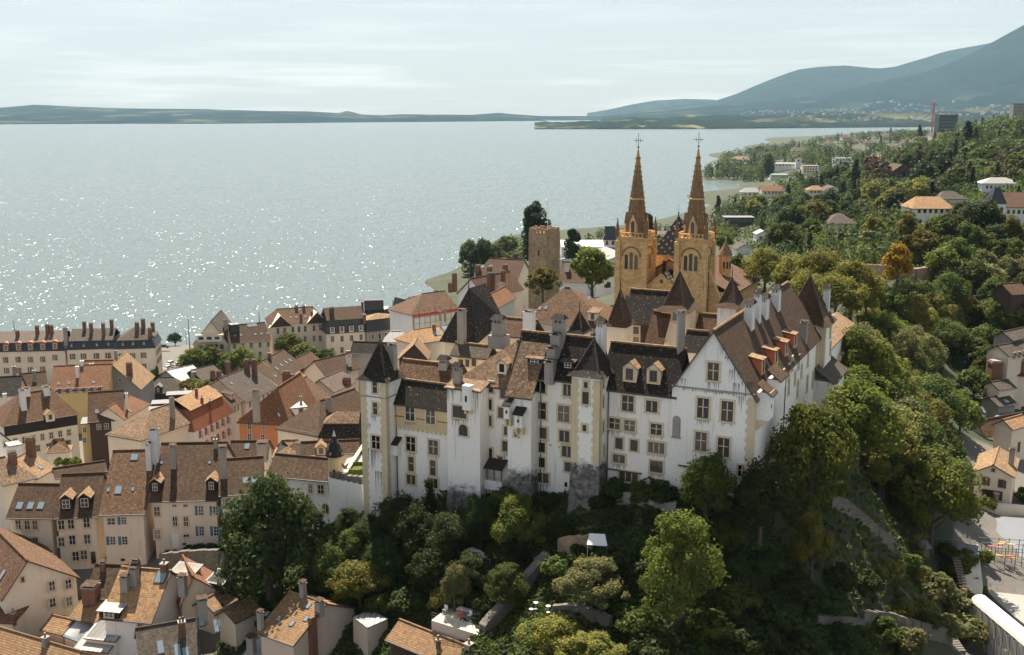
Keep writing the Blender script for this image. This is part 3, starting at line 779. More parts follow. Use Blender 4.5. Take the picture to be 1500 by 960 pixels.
def house(label, A, B, z, Rp=None, pitch=38, roof='r_brown', wall='w_cream', kind='gable', hl=0, hr=0, D=None, apex=None,
          mh=0, ms=.9, mmat='slate', zg=None, oh=.45, name='house', cat='house', group=None, trim=True):
    h = House(); h.A = gz(A, z); Bw = gz(B, z)
    h.ze = z; d = Bw - h.A; h.L = d.length; h.u = d.normalized(); h.n = Vector((-h.u.y, h.u.x, 0)); h.tp = math.tan(R(pitch))
    h.kind = kind
    if kind in ('gable', 'front'):   # the traced line is the roof edge; the wall stands behind it
        h.A = h.A + h.u * oh + h.n * oh; h.L -= 2 * oh; up = oh * (h.tp if kind == 'gable' else .75); h.ze += up; h.A.z += up; z = h.ze
    if kind == 'front':
        ap = onp(apex, h.A, h.n); h.c = min(max((ap - h.A).dot(h.u), .6), h.L - .6); h.rh = ap.z - z; h.W = D or 10
    elif kind in ('gable', 'mansard'):
        Z0, A0, tp = z, h.A, h.tp
        if mh: Z0 = z + mh; A0 = h.A + h.n * ms
        dr = ray(*Rp)   # slope plane
        t = (Z0 - CAM.z + tp * (CAM - A0).dot(h.n)) / (dr.z - tp * dr.dot(h.n))
        q = CAM + dr * t; dd = max(1.5, (q - A0).dot(h.n))
        h.W = 2 * dd + (2 * ms if mh else 0); h.rh = dd * tp
    elif kind in ('flat', 'shed'):
        h.W = D or 8; h.rh = 0
    L, W = h.L, h.W
    p = lambda s, dd, zz: h.A + h.u * s + h.n * dd + Vector((0, 0, zz - z)); h.p = p
    corners = [p(0, 0, z), p(L, 0, z), p(L, W, z), p(0, W, z)]
    g = base_z(corners) if zg is None else zg; h.g = g
    c0 = p(L / 2, W / 2, g); h.root = thing(name, (c0.x, c0.y, g + 1.2), label, cat, group)
    # walls
    b = MB(); wm = M[wall]
    C = lambda s, dd: p(s, dd, g)
    lo = [C(0, 0), C(L, 0), C(L, W), C(0, W)]
    if kind == 'front':
        zf = z + h.rh - .12
        fr = [lo[0], lo[1], corners[1], p(h.c, 0, zf if not hl else z), corners[0]]
        bk = [lo[2], lo[3], corners[3], p(h.c, W, zf if not hr else z), corners[2]]
        b.face(fr, wm); b.face(bk, wm)
        b.face([lo[1], lo[2], corners[2], corners[1]], wm); b.face([lo[3], lo[0], corners[0], corners[3]], wm)
    elif kind == 'gable':
        zf = z + h.rh - .12
        b.face([lo[0], lo[1], corners[1], corners[0]], wm); b.face([lo[2], lo[3], corners[3], corners[2]], wm)
        b.face([lo[1], lo[2], corners[2]] + ([] if hr else [p(L, W / 2, zf)]) + [corners[1]], wm)
        b.face([lo[3], lo[0], corners[0]] + ([] if hl else [p(0, W / 2, zf)]) + [corners[3]], wm)
    else:
        up = corners if kind != 'shed' else [corners[0], corners[1], p(L, W, z + W * h.tp), p(0, W, z + W * h.tp)]
        b.prism(lo, up, wm)
    h.wall = b.build('wall', h.root)
    # roof
    b = MB(); rm = M[roof]
    if kind in ('gable', 'front'):
        P_ = roof_polys(h, kind, hl, hr, oh); b.slab(P_, .22, rm, M['gutter'])
        if kind == 'gable': rid = (p(hl or -oh, W / 2, z + h.rh), p(L - hr if hr else L + oh, W / 2, z + h.rh))
        else: rid = (p(h.c, hl or -oh, z + h.rh), p(h.c, W - hr if hr else W + oh, z + h.rh))
        if trim:
            b.bar(rid[0] + Vector((0, 0, .03)), rid[1] + Vector((0, 0, .03)), .15, rm, 6)
            if kind == 'gable':
                e = oh + .06; zz = z - oh * h.tp - .10
                b.bar(p(-oh, -e, zz), p(L + oh, -e, zz), .09, M['gutter'], 6)
        h.roof = b.build('roof', h.root)
    elif kind == 'mansard':
        q0 = [p(-.3, -.3, z), p(L + .3, -.3, z), p(L + .3, W + .3, z), p(-.3, W + .3, z)]
        q1 = [p(ms, ms, z + mh), p(L - ms, ms, z + mh), p(L - ms, W - ms, z + mh), p(ms, W - ms, z + mh)]
        mb_ = MB(); mb_.prism(q0, q1, M[mmat]); mb_.build('mansard_slope', h.root)
        sub = House(); sub.__dict__.update(h.__dict__)
        sub.A = p(ms, ms, z + mh); sub.L = L - 2 * ms; sub.W = W - 2 * ms; sub.ze = z + mh + .16
        b.slab(roof_polys(sub, 'gable', hl, hr, .35), .15, rm, M['gutter'])
        h.roof = b.build('roof', h.root)
    elif kind == 'shed':
        b.slab([[p(-.3, -.3, z - .3 * h.tp), p(L + .3, -.3, z - .3 * h.tp), p(L + .3, W + .3, z + (W + .3) * h.tp), p(-.3, W + .3, z + (W + .3) * h.tp)]], .15, rm, M['gutter'])
        h.roof = b.build('roof', h.root)
    else:
        b.slab([[p(-.2, -.2, z + .2), p(L + .2, -.2, z + .2), p(L + .2, W + .2, z + .2), p(-.2, W + .2, z + .2)]], .2, rm, M['gutter'])
        h.roof = b.build('roof', h.root)
    if kind == 'mansard': h.P0 = p(0, ms, z + mh); h.PN = Vector((-h.n.x * h.tp, -h.n.y * h.tp, 1))
    elif kind == 'front': h.P0 = p(L, 0, z); tr = h.rh / (L - h.c); h.PN = Vector((h.u.x * tr, h.u.y * tr, 1))
    elif kind == 'flat': h.P0 = p(0, 0, z + .2); h.PN = Vector((0, 0, 1))
    else: h.P0 = p(0, 0, z); h.PN = Vector((-h.n.x * h.tp, -h.n.y * h.tp, 1))
    return h
def facept(h, px, py, face='f'):
    if face == 'f': return onp((px, py), h.A, h.n), -h.n
    if face == 'r': return onp((px, py), h.p(h.L, 0, h.ze), h.u), h.u
    if face == 'l': return onp((px, py), h.A, h.u), -h.u
def wins(h, lst, w=.9, ht=1.5, style='white', face='f', shut=None, cols=2, rows=2, closed=(), arch=False):
    """windows where their centres are seen"""
    for k, (px, py) in enumerate(lst):
        P, n = facept(h, px, py, face)
        window(h.root, P - Vector((0, 0, ht / 2)), n, w, ht, style, cols, rows, arch, shut, k in closed)
def wrow(h, zs, n, w=.85, ht=1.4, style='white', face='f', shut=None, m=1.2, cols=2, rows=2, skip=()):
    """regular rows of windows; zs = sill depth below the eave"""
    L = h.L if face == 'f' else h.W
    for z in zs:
        for k in range(n):
            if (k in skip): continue
            s = m + (L - 2 * m) * (k + .5) / n
            if face == 'f': P, nn = h.p(s, 0, h.ze - z), -h.n
            elif face == 'r': P, nn = h.p(h.L, s, h.ze - z), h.u
            else: P, nn = h.p(0, s, h.ze - z), -h.u
            if P.z < H(P.x, P.y) + .5: continue
            window(h.root, P, nn, w, ht, style, cols, rows, False, shut)
def onroof(h, px, py):
    P = onplane((px, py), h.P0, h.PN)
    if h.kind in ('gable', 'mansard'):
        d = (P - h.A).dot(h.n)
        if d > h.W / 2:      # the ray passes over the ridge: stand on the ridge line
            P = onp((px, py), h.A + h.n * h.W / 2, h.n); P.z = h.P0.z + h.rh
    return P
def chims(h, lst, w=.8, mat='ch_grey', cap='pot', pots=1, d=None):
    for (px, pb, pt) in lst:
        P = onroof(h, px, pb)
        top = zat((px, pt), P)
        chimney(h.roof, P, max(.8, top - P.z - .5), w, d, mat, pots, math.atan2(h.u.y, h.u.x), cap)
def skylights(h, lst, w=.8, l=1.2, open_=False):
    N_ = h.PN.normalized(); t = Vector((0, 0, 1)).cross(N_).normalized(); up = N_.cross(t)
    for (px, py) in lst:
        P = onplane((px, py), h.P0, h.PN)
        b = MB(); q = lambda x, y, o: P + t * x + up * y + N_ * o
        fr = [q(-w / 2, -l / 2, .0), q(w / 2, -l / 2, .0), q(w / 2, l / 2, .0), q(-w / 2, l / 2, .0)]
        b.prism(fr, [f + N_ * .10 for f in fr], M['gutter'])
        k = .42; b.face([q(-w * k, -l * k, .105), q(w * k, -l * k, .105), q(w * k, l * k, .105), q(-w * k, l * k, .105)], M['skyglass'])
        b.build('skylight', h.roof)
def dormers(h, lst, w=1.3, ht=1.5, wall='w_beige', roof='r_brown', win='white', kind='gable', glass_w=.75):
    n, u = h.n, h.u
    if h.kind == 'front': n, u = -h.u, h.n
    for (px, py) in lst:      # px, py: middle of the foot of the dormer front
        P = onplane((px, py), h.P0, h.PN)
        tp = h.tp if h.kind != 'front' else h.rh / (h.L - h.c)
        back = ht / tp; b = MB(); q = lambda s, d, z: P + u * s + n * d + Vector((0, 0, z))
        hw = w / 2
        b.face([q(-hw, 0, -.3), q(hw, 0, -.3), q(hw, 0, ht), q(-hw, 0, ht)], M[wall])
        b.face([q(hw, 0, -.3), q(hw, back, ht), q(hw, 0, ht)], M[wall]); b.face([q(-hw, back, ht), q(-hw, 0, -.3), q(-hw, 0, ht)], M[wall])
        if kind == 'gable':
            r_ = hw * .8; bk = (ht + r_) / tp
            b.face([q(-hw, 0, ht), q(hw, 0, ht), q(0, 0, ht + r_)], M[wall])
            o = .22; oz = o * .8
            b.slab([[q(-hw - o, -o, ht - oz), q(0, -o, ht + r_), q(0, bk, ht + r_), q(-hw - o, back, ht - oz)][::-1],
                    [q(0, -o, ht + r_), q(hw + o, -o, ht - oz), q(hw + o, back, ht - oz), q(0, bk, ht + r_)][::-1]], .10, M[roof], M['gutter'])
        elif kind == 'shed':
            o = .25; bk = (ht + .3) / (tp - .2)
            b.slab([[q(-hw - o, -o, ht), q(hw + o, -o, ht), q(hw + o, bk, ht + .2 * bk), q(-hw - o, bk, ht + .2 * bk)]], .12, M[roof], M['gutter'])
        elif kind == 'round':
            pr = [(hw * math.cos(t) * 1.1, ht + hw * .9 * math.sin(t)) for t in np.linspace(0, math.pi, 7)]
            b.face([q(x, 0, z) for x, z in pr], M[wall])
            for (x0, z0), (x1, z1) in zip(pr, pr[1:]): b.face([q(x0, -.15, z0), q(x1, -.15, z1), q(x1, z1 / tp, z1), q(x0, z0 / tp, z0)], M[roof])
        o_ = b.build('dormer', h.roof)
        gh = ht * .72
        wm_ = win_mesh(glass_w, gh, win, 2, 2)
        # the dormer keeps its own window in the same part
        bm_ = MB(); bm_.v, bm_.f, bm_.m, bm_.mats = b.v, b.f, b.m, b.mats
        rz = rot_of(-n); cz, sz = math.cos(rz), math.sin(rz); base = q(0, 0, ht * .16)
        off = len(bm_.v)
        for v in wm_.vertices: bm_.v.append((base.x + v.co.x * cz - v.co.y * sz, base.y + v.co.x * sz + v.co.y * cz, base.z + v.co.z))
        for pl in wm_.polygons:
            bm_.f.append(tuple(off + i for i in pl.vertices)); bm_.m.append(bm_.mi(wm_.materials[pl.material_index]))
        o_.data = bm_.mesh('dormer', WL[h.roof])
# ---------------------------------------------------------------- the castle (one building: wings and towers are its parts)
E1 = Vector((-2.106, 1.02, 0)).normalized(); E2 = Vector((-E1.y * -1, 0, 0)); E2 = Vector((E1.y, -E1.x, 0))
OC = atY((1106, 581), 120.0)
ZE = OC.z
def CF(a, b, z): return Vector((OC.x, OC.y, 0)) + E1 * a + E2 * b + Vector((0, 0, z))
def cpx(px, py, b):
    P = onp((px, py), CF(0, b, 0), E2); return (P - CF(0, 0, 0)).dot(E1), P.z
def spx(px, py, a):
    P = onp((px, py), CF(a, 0, 0), E1); return (P - CF(0, 0, 0)).dot(E2), P.z
castle = thing('castle', CF(20, 8, 52), 'large white castle with steep brown roofs on the wooded hill', 'castle')
STN_ = random.Random(8); from mathutils import noise as MN
def cwing(name, a0, a1, b0, b1, z0, ze, mat='w_castle', zg=None, batter=0.0, extra=None, label=None, slope=0):
    b = MB(); zm = zg if zg is not None else z0
    b.prism([CF(a0, b0, zm), CF(a1, b0, zm), CF(a1, b1, zm), CF(a0, b1, zm)], [CF(a0, b0, ze), CF(a1, b0, ze + slope), CF(a1, b1, ze + slope), CF(a0, b1, ze)], M[mat])
    wm_ = M[mat]
    if mat == 'w_castle':
        g0 = min(H(CF(a, b0, 0).x, CF(a, b0, 0).y) for a in (a0, a1)) if zg is None else zg
        wm_ = wall_mat('castle lime render worn at the foot', (.84, .80, .745), .5, (.22, .21, .195), .10, foot=(g0 + (.4 if zg is None else 0), 1.3 if zg is None else 2.0, .55 if zg is None else 1.0))
        b.mats[0] = wm_
    if zg is not None:
        k = batter
        b.prism([CF(a0 - k, b0 - k, z0), CF(a1 + k, b0 - k, z0), CF(a1 + k, b1, z0), CF(a0 - k, b1, z0)],
                [CF(a0 - .03, b0 - .03, zm), CF(a1 + .03, b0 - .03, zm), CF(a1 + .03, b1, zm), CF(a0 - .03, b1, zm)], wm_)
    if extra: extra(b)
    return b.build(name, castle, label)
def cwins(part, lst, b, w, h, cols=2, rows=2, style='castle', arch=False):
    for px, py in lst:
        a, z = cpx(px, py, b)
        window(part, CF(a, b, z - h / 2), -E2, w, h, style, cols, rows, arch)
        if STN_.random() < .4: drips(part, [(a, b, z - h / 2 - .25, w * 1.1, STN_.uniform(.4, 1.5), 'stain')])
def swins(part, lst, a, w, h, cols=1, rows=2, style='castle'):
    for px, py in lst:
        bb, z = spx(px, py, a)
        window(part, CF(a, bb, z - h / 2), -E1, w, h, style, cols, rows)
def quoins(part, a, b, z0, z1, side=True):
    m = MB(); k = 0; z = z0
    while z < z1 - .3:
        hh_ = min(.55, z1 - z); l = .95 if k % 2 else .78
        m.box(CF(a + (l / 2 - .02 if side else -l / 2 + .02), b + .1, z), E1 * (l / 2 + .02), E2 * .16, hh_ - .012, M['stone_tan'])
        m.box(CF(a + (.05 if side else -.05), b + .42 - .0, z + .004), E1 * .09, E2 * (.3 if k % 2 else .42), hh_ - .02, M['stone_tan'])
        z += hh_; k += 1
    m.build('quoin', part)
STN = random.Random(12)
M['stain'] = flat_mat('rain stain', (.20, .185, .17), .95, 0, .5); M['stain_dark'] = flat_mat('soot stain', (.085, .08, .075), .95, 0, .5)
def drips(part, spots):
    """rain streaks under sills and patches: (a, b, z, width, longest, material)"""
    for a, b, z, w, l, mt in spots:
        m = MB(); x = a - w / 2
        while x < a + w / 2:
            ww = STN.uniform(.05, .16); ll = l * STN.uniform(.15, 1) ** 1.4
            m.face([CF(x, b - .014, z), CF(x + ww, b - .014, z), CF(x + ww * .7, b - .014, z - ll * .7), CF(x + ww * .45, b - .014, z - ll), CF(x + ww * .25, b - .014, z - ll * .6)], M[mt]); x += ww + STN.uniform(.0, .12)
        m.build('stain', part)
def grime(part, a0, a1, b, zlow, h, mt='w_castlebase'):
    """a ragged weathered skirt along the foot of a wall"""
    m = MB(); n = max(6, int((a1 - a0) / .22)); off = STN.uniform(0, 50)
    top = [CF(a0 + (a1 - a0) * k / n, b - .02, zlow + h * max(.05, .55 + .7 * MN.noise(Vector((k * .07 + off, 1.7, 0))) + .25 * MN.noise(Vector((k * .3 + off, 7, 0))) + STN.uniform(-.05, .05))) for k in range(n + 1)]
    for k in range(n): m.face([CF(a0 + (a1 - a0) * k / n, b - .02, zlow), CF(a0 + (a1 - a0) * (k + 1) / n, b - .02, zlow), top[k + 1], top[k]], M[mt])
    m.build('stain', part)
def pipe(part, a, b, z0, z1): m = MB(); m.bar(CF(a, b - .1, z0), CF(a, b - .1, z1), .07, M['gutter'], 6); m.build('downpipe', part)
def croof(part, a0, a1, b0, ze, Rp=None, pitch=55, mat='r_dark', hl=0, hr=0, dd=None, oh=.4, name='roof', depth=None):
    tp_ = math.tan(R(pitch)); z_w = ze; ze = ze + oh * tp_ + .15
    h = House(); h.A = CF(a1, b0, ze); h.ze = ze; h.L = a1 - a0; h.u = -E1; h.n = E2; h.tp = math.tan(R(pitch)); h.kind = 'gable'
    if dd is None:
        dr = ray(*Rp); t = (ze - CAM.z + h.tp * (CAM - h.A).dot(h.n)) / (dr.z - h.tp * dr.dot(h.n))
        dd = (CAM + dr * t - h.A).dot(h.n)
    h.W = 2 * dd; h.rh = dd * h.tp
    h.P0 = h.A; h.PN = Vector((-E2.x * h.tp, -E2.y * h.tp, 1)); h.roof = part
    h.p = lambda s, d_, zz: h.A + h.u * s + h.n * d_ + Vector((0, 0, zz - ze))
    b = MB(); b.slab(roof_polys(h, 'gable', hl, hr, oh), .22, M[mat], M['gutter'])
    b.box(CF((a0 + a1) / 2, b0 + .07, z_w), E1 * (a1 - a0) / 2, E2 * .06, ze - z_w - .12, M['gutter'])
    b.bar(h.p(hl or -oh, dd, ze + h.rh + .04), h.p(h.L - hr if hr else h.L + oh, dd, ze + h.rh + .04), .17, M['r_tan'], 6)
    b.build(name, part)
    return h
def pyramid(part, a0, a1, b0, b1, ze, ztop, mat='r_dark', oh=.55, spike=1.6, ball=True, kick=.16, ridge=0):
    b = MB(); q = lambda e, z: [CF(a0 - e, b0 - e, z), CF(a1 + e, b0 - e, z), CF(a1 + e, b1 + e, z), CF(a0 - e, b1 + e, z)]
    hgt = ztop - ze; ca, cb = (a0 + a1) / 2, (b0 + b1) / 2
    k = .10; w = (a1 - a0) / 2
    low, mid = q(oh, ze - .18), q(-w * kick, ze + hgt * k * 1.35)
    b.prism(low, mid, M[mat], cap=False)
    b.face(low[::-1], M['gutter'])
    b.cone(mid, CF(ca, cb, ztop), M[mat])
    for c_ in mid: b.bar(c_, CF(ca, cb, ztop), .11, M['r_grey'], 5)
    b.build('roof', part)
    if spike:
        s = MB(); s.cone([CF(ca, cb, ztop - 1.1) + Vector((.32 * math.cos(t), .32 * math.sin(t), 0)) for t in np.linspace(0, 2 * math.pi, 9)[:-1]], CF(ca, cb, ztop + .25), M['lead'])
        s.lathe(CF(ca, cb, ztop - .1), [(.07, 0), (.05, spike * .5), (.13, spike * .55), (.05, spike * .62), (.02, spike)], M['iron'], 7)
        s.build('finial', part)

aG = cpx(984.5, 569, 0)[0]
zApex = None
# --- gable wing with the long flank
apx = onp((1046, 484), CF(0, 0, 0), E2); aA, zA = (apx - CF(0, 0, 0)).dot(E1), apx.z
bEnd = (gz((1207, 489), ZE) - CF(0, 0, 0)).dot(E2)
def gab(b):
    for bb in (0, bEnd): b.face([CF(aG, bb, ZE), CF(0, bb, ZE), CF(aA, bb, zA - .15)], M['w_castle'])
    b.box(CF(aG / 2, -.06, ZE + .1), E1 * (aG / 2), E2 * .06, .16, M['ch_grey'])
wG = cwing('gable_wing', 0, aG, 0, bEnd, 50, ZE, extra=gab)
hG = House(); hG.A = CF(aG, 0, ZE); hG.ze = ZE; hG.L = aG; hG.u = -E1; hG.n = E2; hG.W = bEnd; hG.c = aG - aA; hG.rh = zA - ZE; hG.kind = 'front'; hG.tp = 1
tr = hG.rh / (hG.L - hG.c); hG.P0 = CF(0, 0, ZE); hG.PN = Vector((-E1.x * tr, -E1.y * tr, 1)); hG.roof = wG
b = MB(); b.slab(roof_polys(hG, 'front', 0, 0, .35), .24, M['r_brown'], M['gutter'])
b.bar(CF(aA, -.3, zA + .05), CF(aA, bEnd, zA + .05), .17, M['r_tan'], 6); b.build('roof', wG)
cwins(wG, [(1045, 544.5)], 0, 1.30, 2.05); cwins(wG, [(1030, 598), (1065.5, 602.6)], 0, 1.35, 2.35); cwins(wG, [(1027, 647), (1060, 655.5)], 0, 1.35, 2.25)
cwins(wG, [(1101 - 14, 690)], 0, .9, 1.3)
a_, z_ = cpx(985, 624, 0); b = MB(); q = [CF(a_ - .5 + .5 * math.cos(t), -.02, z_ + .8 + .5 * math.sin(t)) for t in np.linspace(0, math.pi, 9)]; b.face([CF(a_, -.02, z_ - 1.3)] + q[::-1][::-1] + [CF(a_ - 1.0, -.02, z_ - 1.3)], M['ch_grey']); b.box(CF(a_ - .5, -.08, z_ - 1.42), E1 * .6, E2 * .1, .12, M['ch_grey']); b.build('niche', wG)
quoins(wG, 0, 0, 51, ZE - .2, True)
swins(wG, [(1169.6, 531), (1173.7, 543.7), (1164, 554), (1155, 544), (1183, 527), (1139, 560), (1147, 553), (1160, 533)], 0, .55, 1.7)
swins(wG, [(1195.6, 522), (1203, 511)], 0, .9, 3.6, 2, 2); swins(wG, [(1182, 562), (1190, 556), (1155, 565), (1168, 570)], 0, .6, 2.2)
for (px, py) in [(1118, 541), (1136, 527), (1150, 515), (1161.5, 503)]:
    pass
dormers(hG, [(1117, 549), (1136, 535), (1151, 522), (1164, 510)], 1.55, 2.0, 'dormer_red', 'r_tan', 'wood', 'shed', 1.0)
for px, pb, pt, w_, d_ in [(1098, 462, 438, 1.7, 1.0), (1119, 456, 430, 1.7, 1.0), (1136, 446, 417, 1.55, 1.1), (1110, 445, 424, 1.0, .8)]:
    P = CF(aA - 1.0, spx(px, pb, aA - 1.0)[0], 0); P.z = hG.ze + hG.rh - 2.0
    chimney(wG, P, zat((px, pt), P) - P.z - 1.0, d_, w_, 'ch_white', 1, math.atan2(E1.y, E1.x), 'hood')
P = onroof(hG, 1177, 497); chimney(wG, P, zat((1177, 474), P) - P.z, .9, .9, 'ch_grey', 1, math.atan2(E1.y, E1.x), 'slab')
# oriel on the flank by the corner, with its lean-to roofs and bracket
b0, z1 = spx(1113, 588, -.9); zb = zat((1114, 634), CF(-.9, b0, 0))
b = MB(); b.box(CF(-.75, 2.0, zb + .8), E1 * .75, E2 * 1.1, z1 - zb - .4, M['w_castle'])
b.prism([CF(0, 1.0, zb - .5), CF(-.2, 1.0, zb - .5), CF(-.2, 3.0, zb - .5), CF(0, 3.0, zb - .5)], [CF(0, .9, zb + .79), CF(-1.5, .9, zb + .79), CF(-1.5, 3.1, zb + .79), CF(0, 3.1, zb + .79)], M['stone_tan'])
b.slab([[CF(-1.9, .6, z1 + .1), CF(-1.9, 3.4, z1 + .1), CF(0, 3.4, z1 + 1.4), CF(0, .6, z1 + 1.4)]], .16, M['r_brown'])
o = b.build('oriel', wG); window(o, CF(-1.5, 1.9, z1 - 1.6), -E1, .35, .5, 'hole', 1, 1)
b = MB(); b.slab([[CF(-1.7, 5.6, z1 + .7), CF(-1.7, 9.8, z1 + .7), CF(0, 9.8, z1 + 2.0), CF(0, 5.6, z1 + 2.0)]], .16, M['r_brown'])
b.box(CF(-.7, 7.7, z1 - .8), E1 * .7, E2 * 1.9, 1.6, M['w_castle']); b.build('oriel', wG)
# lean-to against the flank and the little round balcony
bl0, bl1 = spx(1192, 560, 0)[0], spx(1212, 528, 0)[0]; zl = spx(1192, 545, 0)[1]
b = MB(); b.box(CF(-1.3, (bl0 + bl1) / 2, 48), E1 * 1.3, E2 * (bl1 - bl0) / 2, zl - 1.4 - 48, M['w_castle'])
b.slab([[CF(-3.1, bl0 - .3, zl - 1.7), CF(-3.1, bl1 + .3, zl - 1.7), CF(0, bl1 + .3, zl + .6), CF(0, bl0 - .3, zl + .6)]], .18, M['r_grey']); b.build('lean_to', wG)
bt0, bt1 = bEnd - .5, bEnd + 5.5
ztt = spx(1213, 473, -.7)[1]
tE = cwing('flank_tower', -.8, 5.4, bt0, bt1, 45, ztt)
ap = CF(2.3, (bt0 + bt1) / 2, 0); pyramid(tE, -.8, 5.4, bt0, bt1, ztt, zat((1190, 404), ap), 'r_brown', .6, 1.4)
quoins(tE, -.8, bt0, 46, ztt - .3)
swins(tE, [(1216, 485), (1216, 510)], -.8, .7, 1.8)
P = CF(.2, bt1 - .6, 0); P.z = ztt + 1; chimney(tE, P, 3.2, .9, .9, 'ch_white', 1, math.atan2(E1.y, E1.x), 'hood')
zlw = spx(1226, 498, -.4)[1]; bq = min(spx(1250, 463, -.4)[0], bt1 + 26)
wL = cwing('gallery_wing', -.4, 5.2, bt1, bq, 45, zlw)
h_ = House(); h_.A = CF(5.2, bt1, zlw); h_.ze = zlw; h_.L = 5.6; h_.u = -E1; h_.n = E2; h_.W = bq - bt1; h_.c = 2.9; h_.rh = 1.6; h_.kind = 'front'; h_.tp = 1
b = MB(); b.slab(roof_polys(h_, 'front', 0, 0, .3), .2, M['r_tan'], M['gutter']); b.build('roof', wL)
b = MB()
for k in range(9):
    bb = bt1 + 1 + (bq - bt1 - 2) * k / 8; b.box(CF(-.7, bb, zlw - 3.6), E1 * .3, E2 * .25, .8, M['stone_tan'])
b.build('corbel', wL)
Pb = CF(-2.4, bt1 + 1.5, zlw - 7.5)
b = MB(); b.lathe(Pb, [(.6, -1.6), (1.7, -.2), (1.75, 0), (1.75, 1.0), (1.6, 1.0), (1.55, .1)], M['concrete'], 16)
b.box(CF(-1.2, bt1 + 1.5, Pb.z - .3), E1 * 1.2, E2 * 1.0, .32, M['concrete']); b.build('balcony', wL)

# --- wing between the gable and the middle tower
bM = .35
aT0, aT1 = cpx(878, 600, -2.2)[0], cpx(837.5, 600, -2.2)[0]
aM1 = aT0 + .4
zM = cpx(935, 577, bM)[1]
wM = cwing('middle_wing', aG, aM1, bM, bM + 11, 49, zM)
hM = croof(wM, aG - .2, aM1, bM, zM, (940, 505), 56, 'r_dark')
cwins(wM, [(920, 591)], bM, 1.45, 1.9); cwins(wM, [(955, 595.5)], bM, 1.4, 1.35, 2, 1)
cwins(wM, [(900.5, 620.6), (922.6, 623.6), (961.5, 629)], bM, 1.35, 1.3, 2, 2); cwins(wM, [(907, 649.5), (929, 652.5)], bM, .95, 1.35, 2, 2, 'wood')
cwins(wM, [(961.6, 656)], bM, 2.0, 1.3, 3, 1); cwins(wM, [(907, 672)], bM, 1.5, 1.0, 2, 1); cwins(wM, [(961.6, 683.6)], bM, 1.6, 1.4, 2, 2, 'wood')
cwins(wM, [(921, 698.6)], bM, 2.4, 1.2, 3, 1); cwins(wM, [(960.5, 710)], bM, .9, 1.2, 1, 1)
dormers(hM, [(922, 560), (957, 563)], 1.7, 1.9, 'w_cream', 'r_tan', 'wood', 'gable', .95)
P = onroof(hM, 996, 524); P = CF(cpx(996, 520, bM + 3.2)[0], bM + 3.2, P.z); chimney(wM, P, zat((996, 460), P) - P.z, .85, .85, 'ch_grey', 1, math.atan2(E1.y, E1.x) + .6, 'slab')

# --- middle tower
zT = cpx(858, 550, -2.2)[1]; zTg = cpx(856, 679, -2.2)[1]
tM = cwing('middle_tower', aT0, aT1, -2.2, 2.6, 47, zT, zg=zTg, batter=.5)
ap = CF((aT0 + aT1) / 2, .2, 0); pyramid(tM, aT0, aT1, -2.2, 2.6, zT, zat((864, 497), ap), 'r_dark', .6, 1.6)
quoins(tM, aT0, -2.2, zTg, zT - .25); quoins(tM, aT1, -2.2, zTg, zT - .25, False)
cwins(tM, [(858.5, 564)], -2.2, .5, .7, 1, 1, 'castle'); cwins(tM, [(858, 583)], -2.2, .85, 1.5, 1, 1, 'wood'); cwins(tM, [(856.5, 627)], -2.2, .5, .75, 1, 1)
swins(tM, [(883, 561), (883, 589), (883, 625), (884, 660)], aT0, .4, 1.2, 1, 1)

# --- recessed main range with the big stepped chimney
aR0, aR1 = aT1 - .3, cpx(778, 600, .6)[0]
bR = .6; zR = cpx(806, 557, bR)[1]
aD0, aD1 = cpx(778, 620, -1.6)[0], cpx(744, 620, -1.6)[0]
wR = cwing('recessed_range', aR0, aD1 + .5, bR, bR + 11.5, 48, zR)
hR = croof(wR, aR0 - 1, aD1 + .2, bR, zR, (828, 491), 56, 'r_dark', hl=0)
cwins(wR, [(791.5, 567)], bR, 1.45, 1.45, 2, 1); cwins(wR, [(831, 571.5)], bR, 1.0, 1.4, 2, 1)
cwins(wR, [(791.5, 601.5)], bR, 1.6, 2.1); cwins(wR, [(826, 606)], bR, 1.5, 2.0); cwins(wR, [(796, 634.5)], bR, 1.0, 1.4, 1, 1); cwins(wR, [(827, 639)], bR, 1.35, 1.4, 2, 1)
cwins(wR, [(794, 655.5)], bR, .9, 1.25, 1, 1); cwins(wR, [(831, 661.5)], bR, 1.35, 1.35, 2, 1); cwins(wR, [(794, 677.5)], bR, .85, 1.25, 1, 1); cwins(wR, [(832, 684)], bR, .85, 1.2, 1, 1)
cwins(wR, [(795, 700)], bR, 1.7, 1.25, 2, 1); cwins(wR, [(829, 710)], bR, .4, .6, 1, 1, 'hole')
dormers(hR, [(783, 536)], 1.9, 1.0, 'w_dark', 'r_spot', 'plain', 'shed', 1.1); dormers(hR, [(832, 541)], 1.5, 1.0, 'w_dark', 'r_grey', 'plain', 'shed', .9)
for (px, pb, pt, w_) in [(806, 552, 532, 1.15), (809, 532, 512, 1.15), (815, 514, 492, 1.25)]:
    P = onroof(hR, px, pb); chimney(wR, P, max(1.2, zat((px, pt), P) - P.z), w_, 1.1, 'ch_grey', 1, math.atan2(E1.y, E1.x), 'slab')
P = onroof(hR, 819, 500); chimney(wR, P, zat((820, 468), P) - P.z - .4, 1.5, 1.1, 'ch_grey', 1, math.atan2(E1.y, E1.x), 'hood')
P = onroof(hR, 880, 522); chimney(wR, P, zat((879, 474), P) - P.z - .4, 1.0, 1.0, 'ch_white', 1, math.atan2(E1.y, E1.x), 'hood')
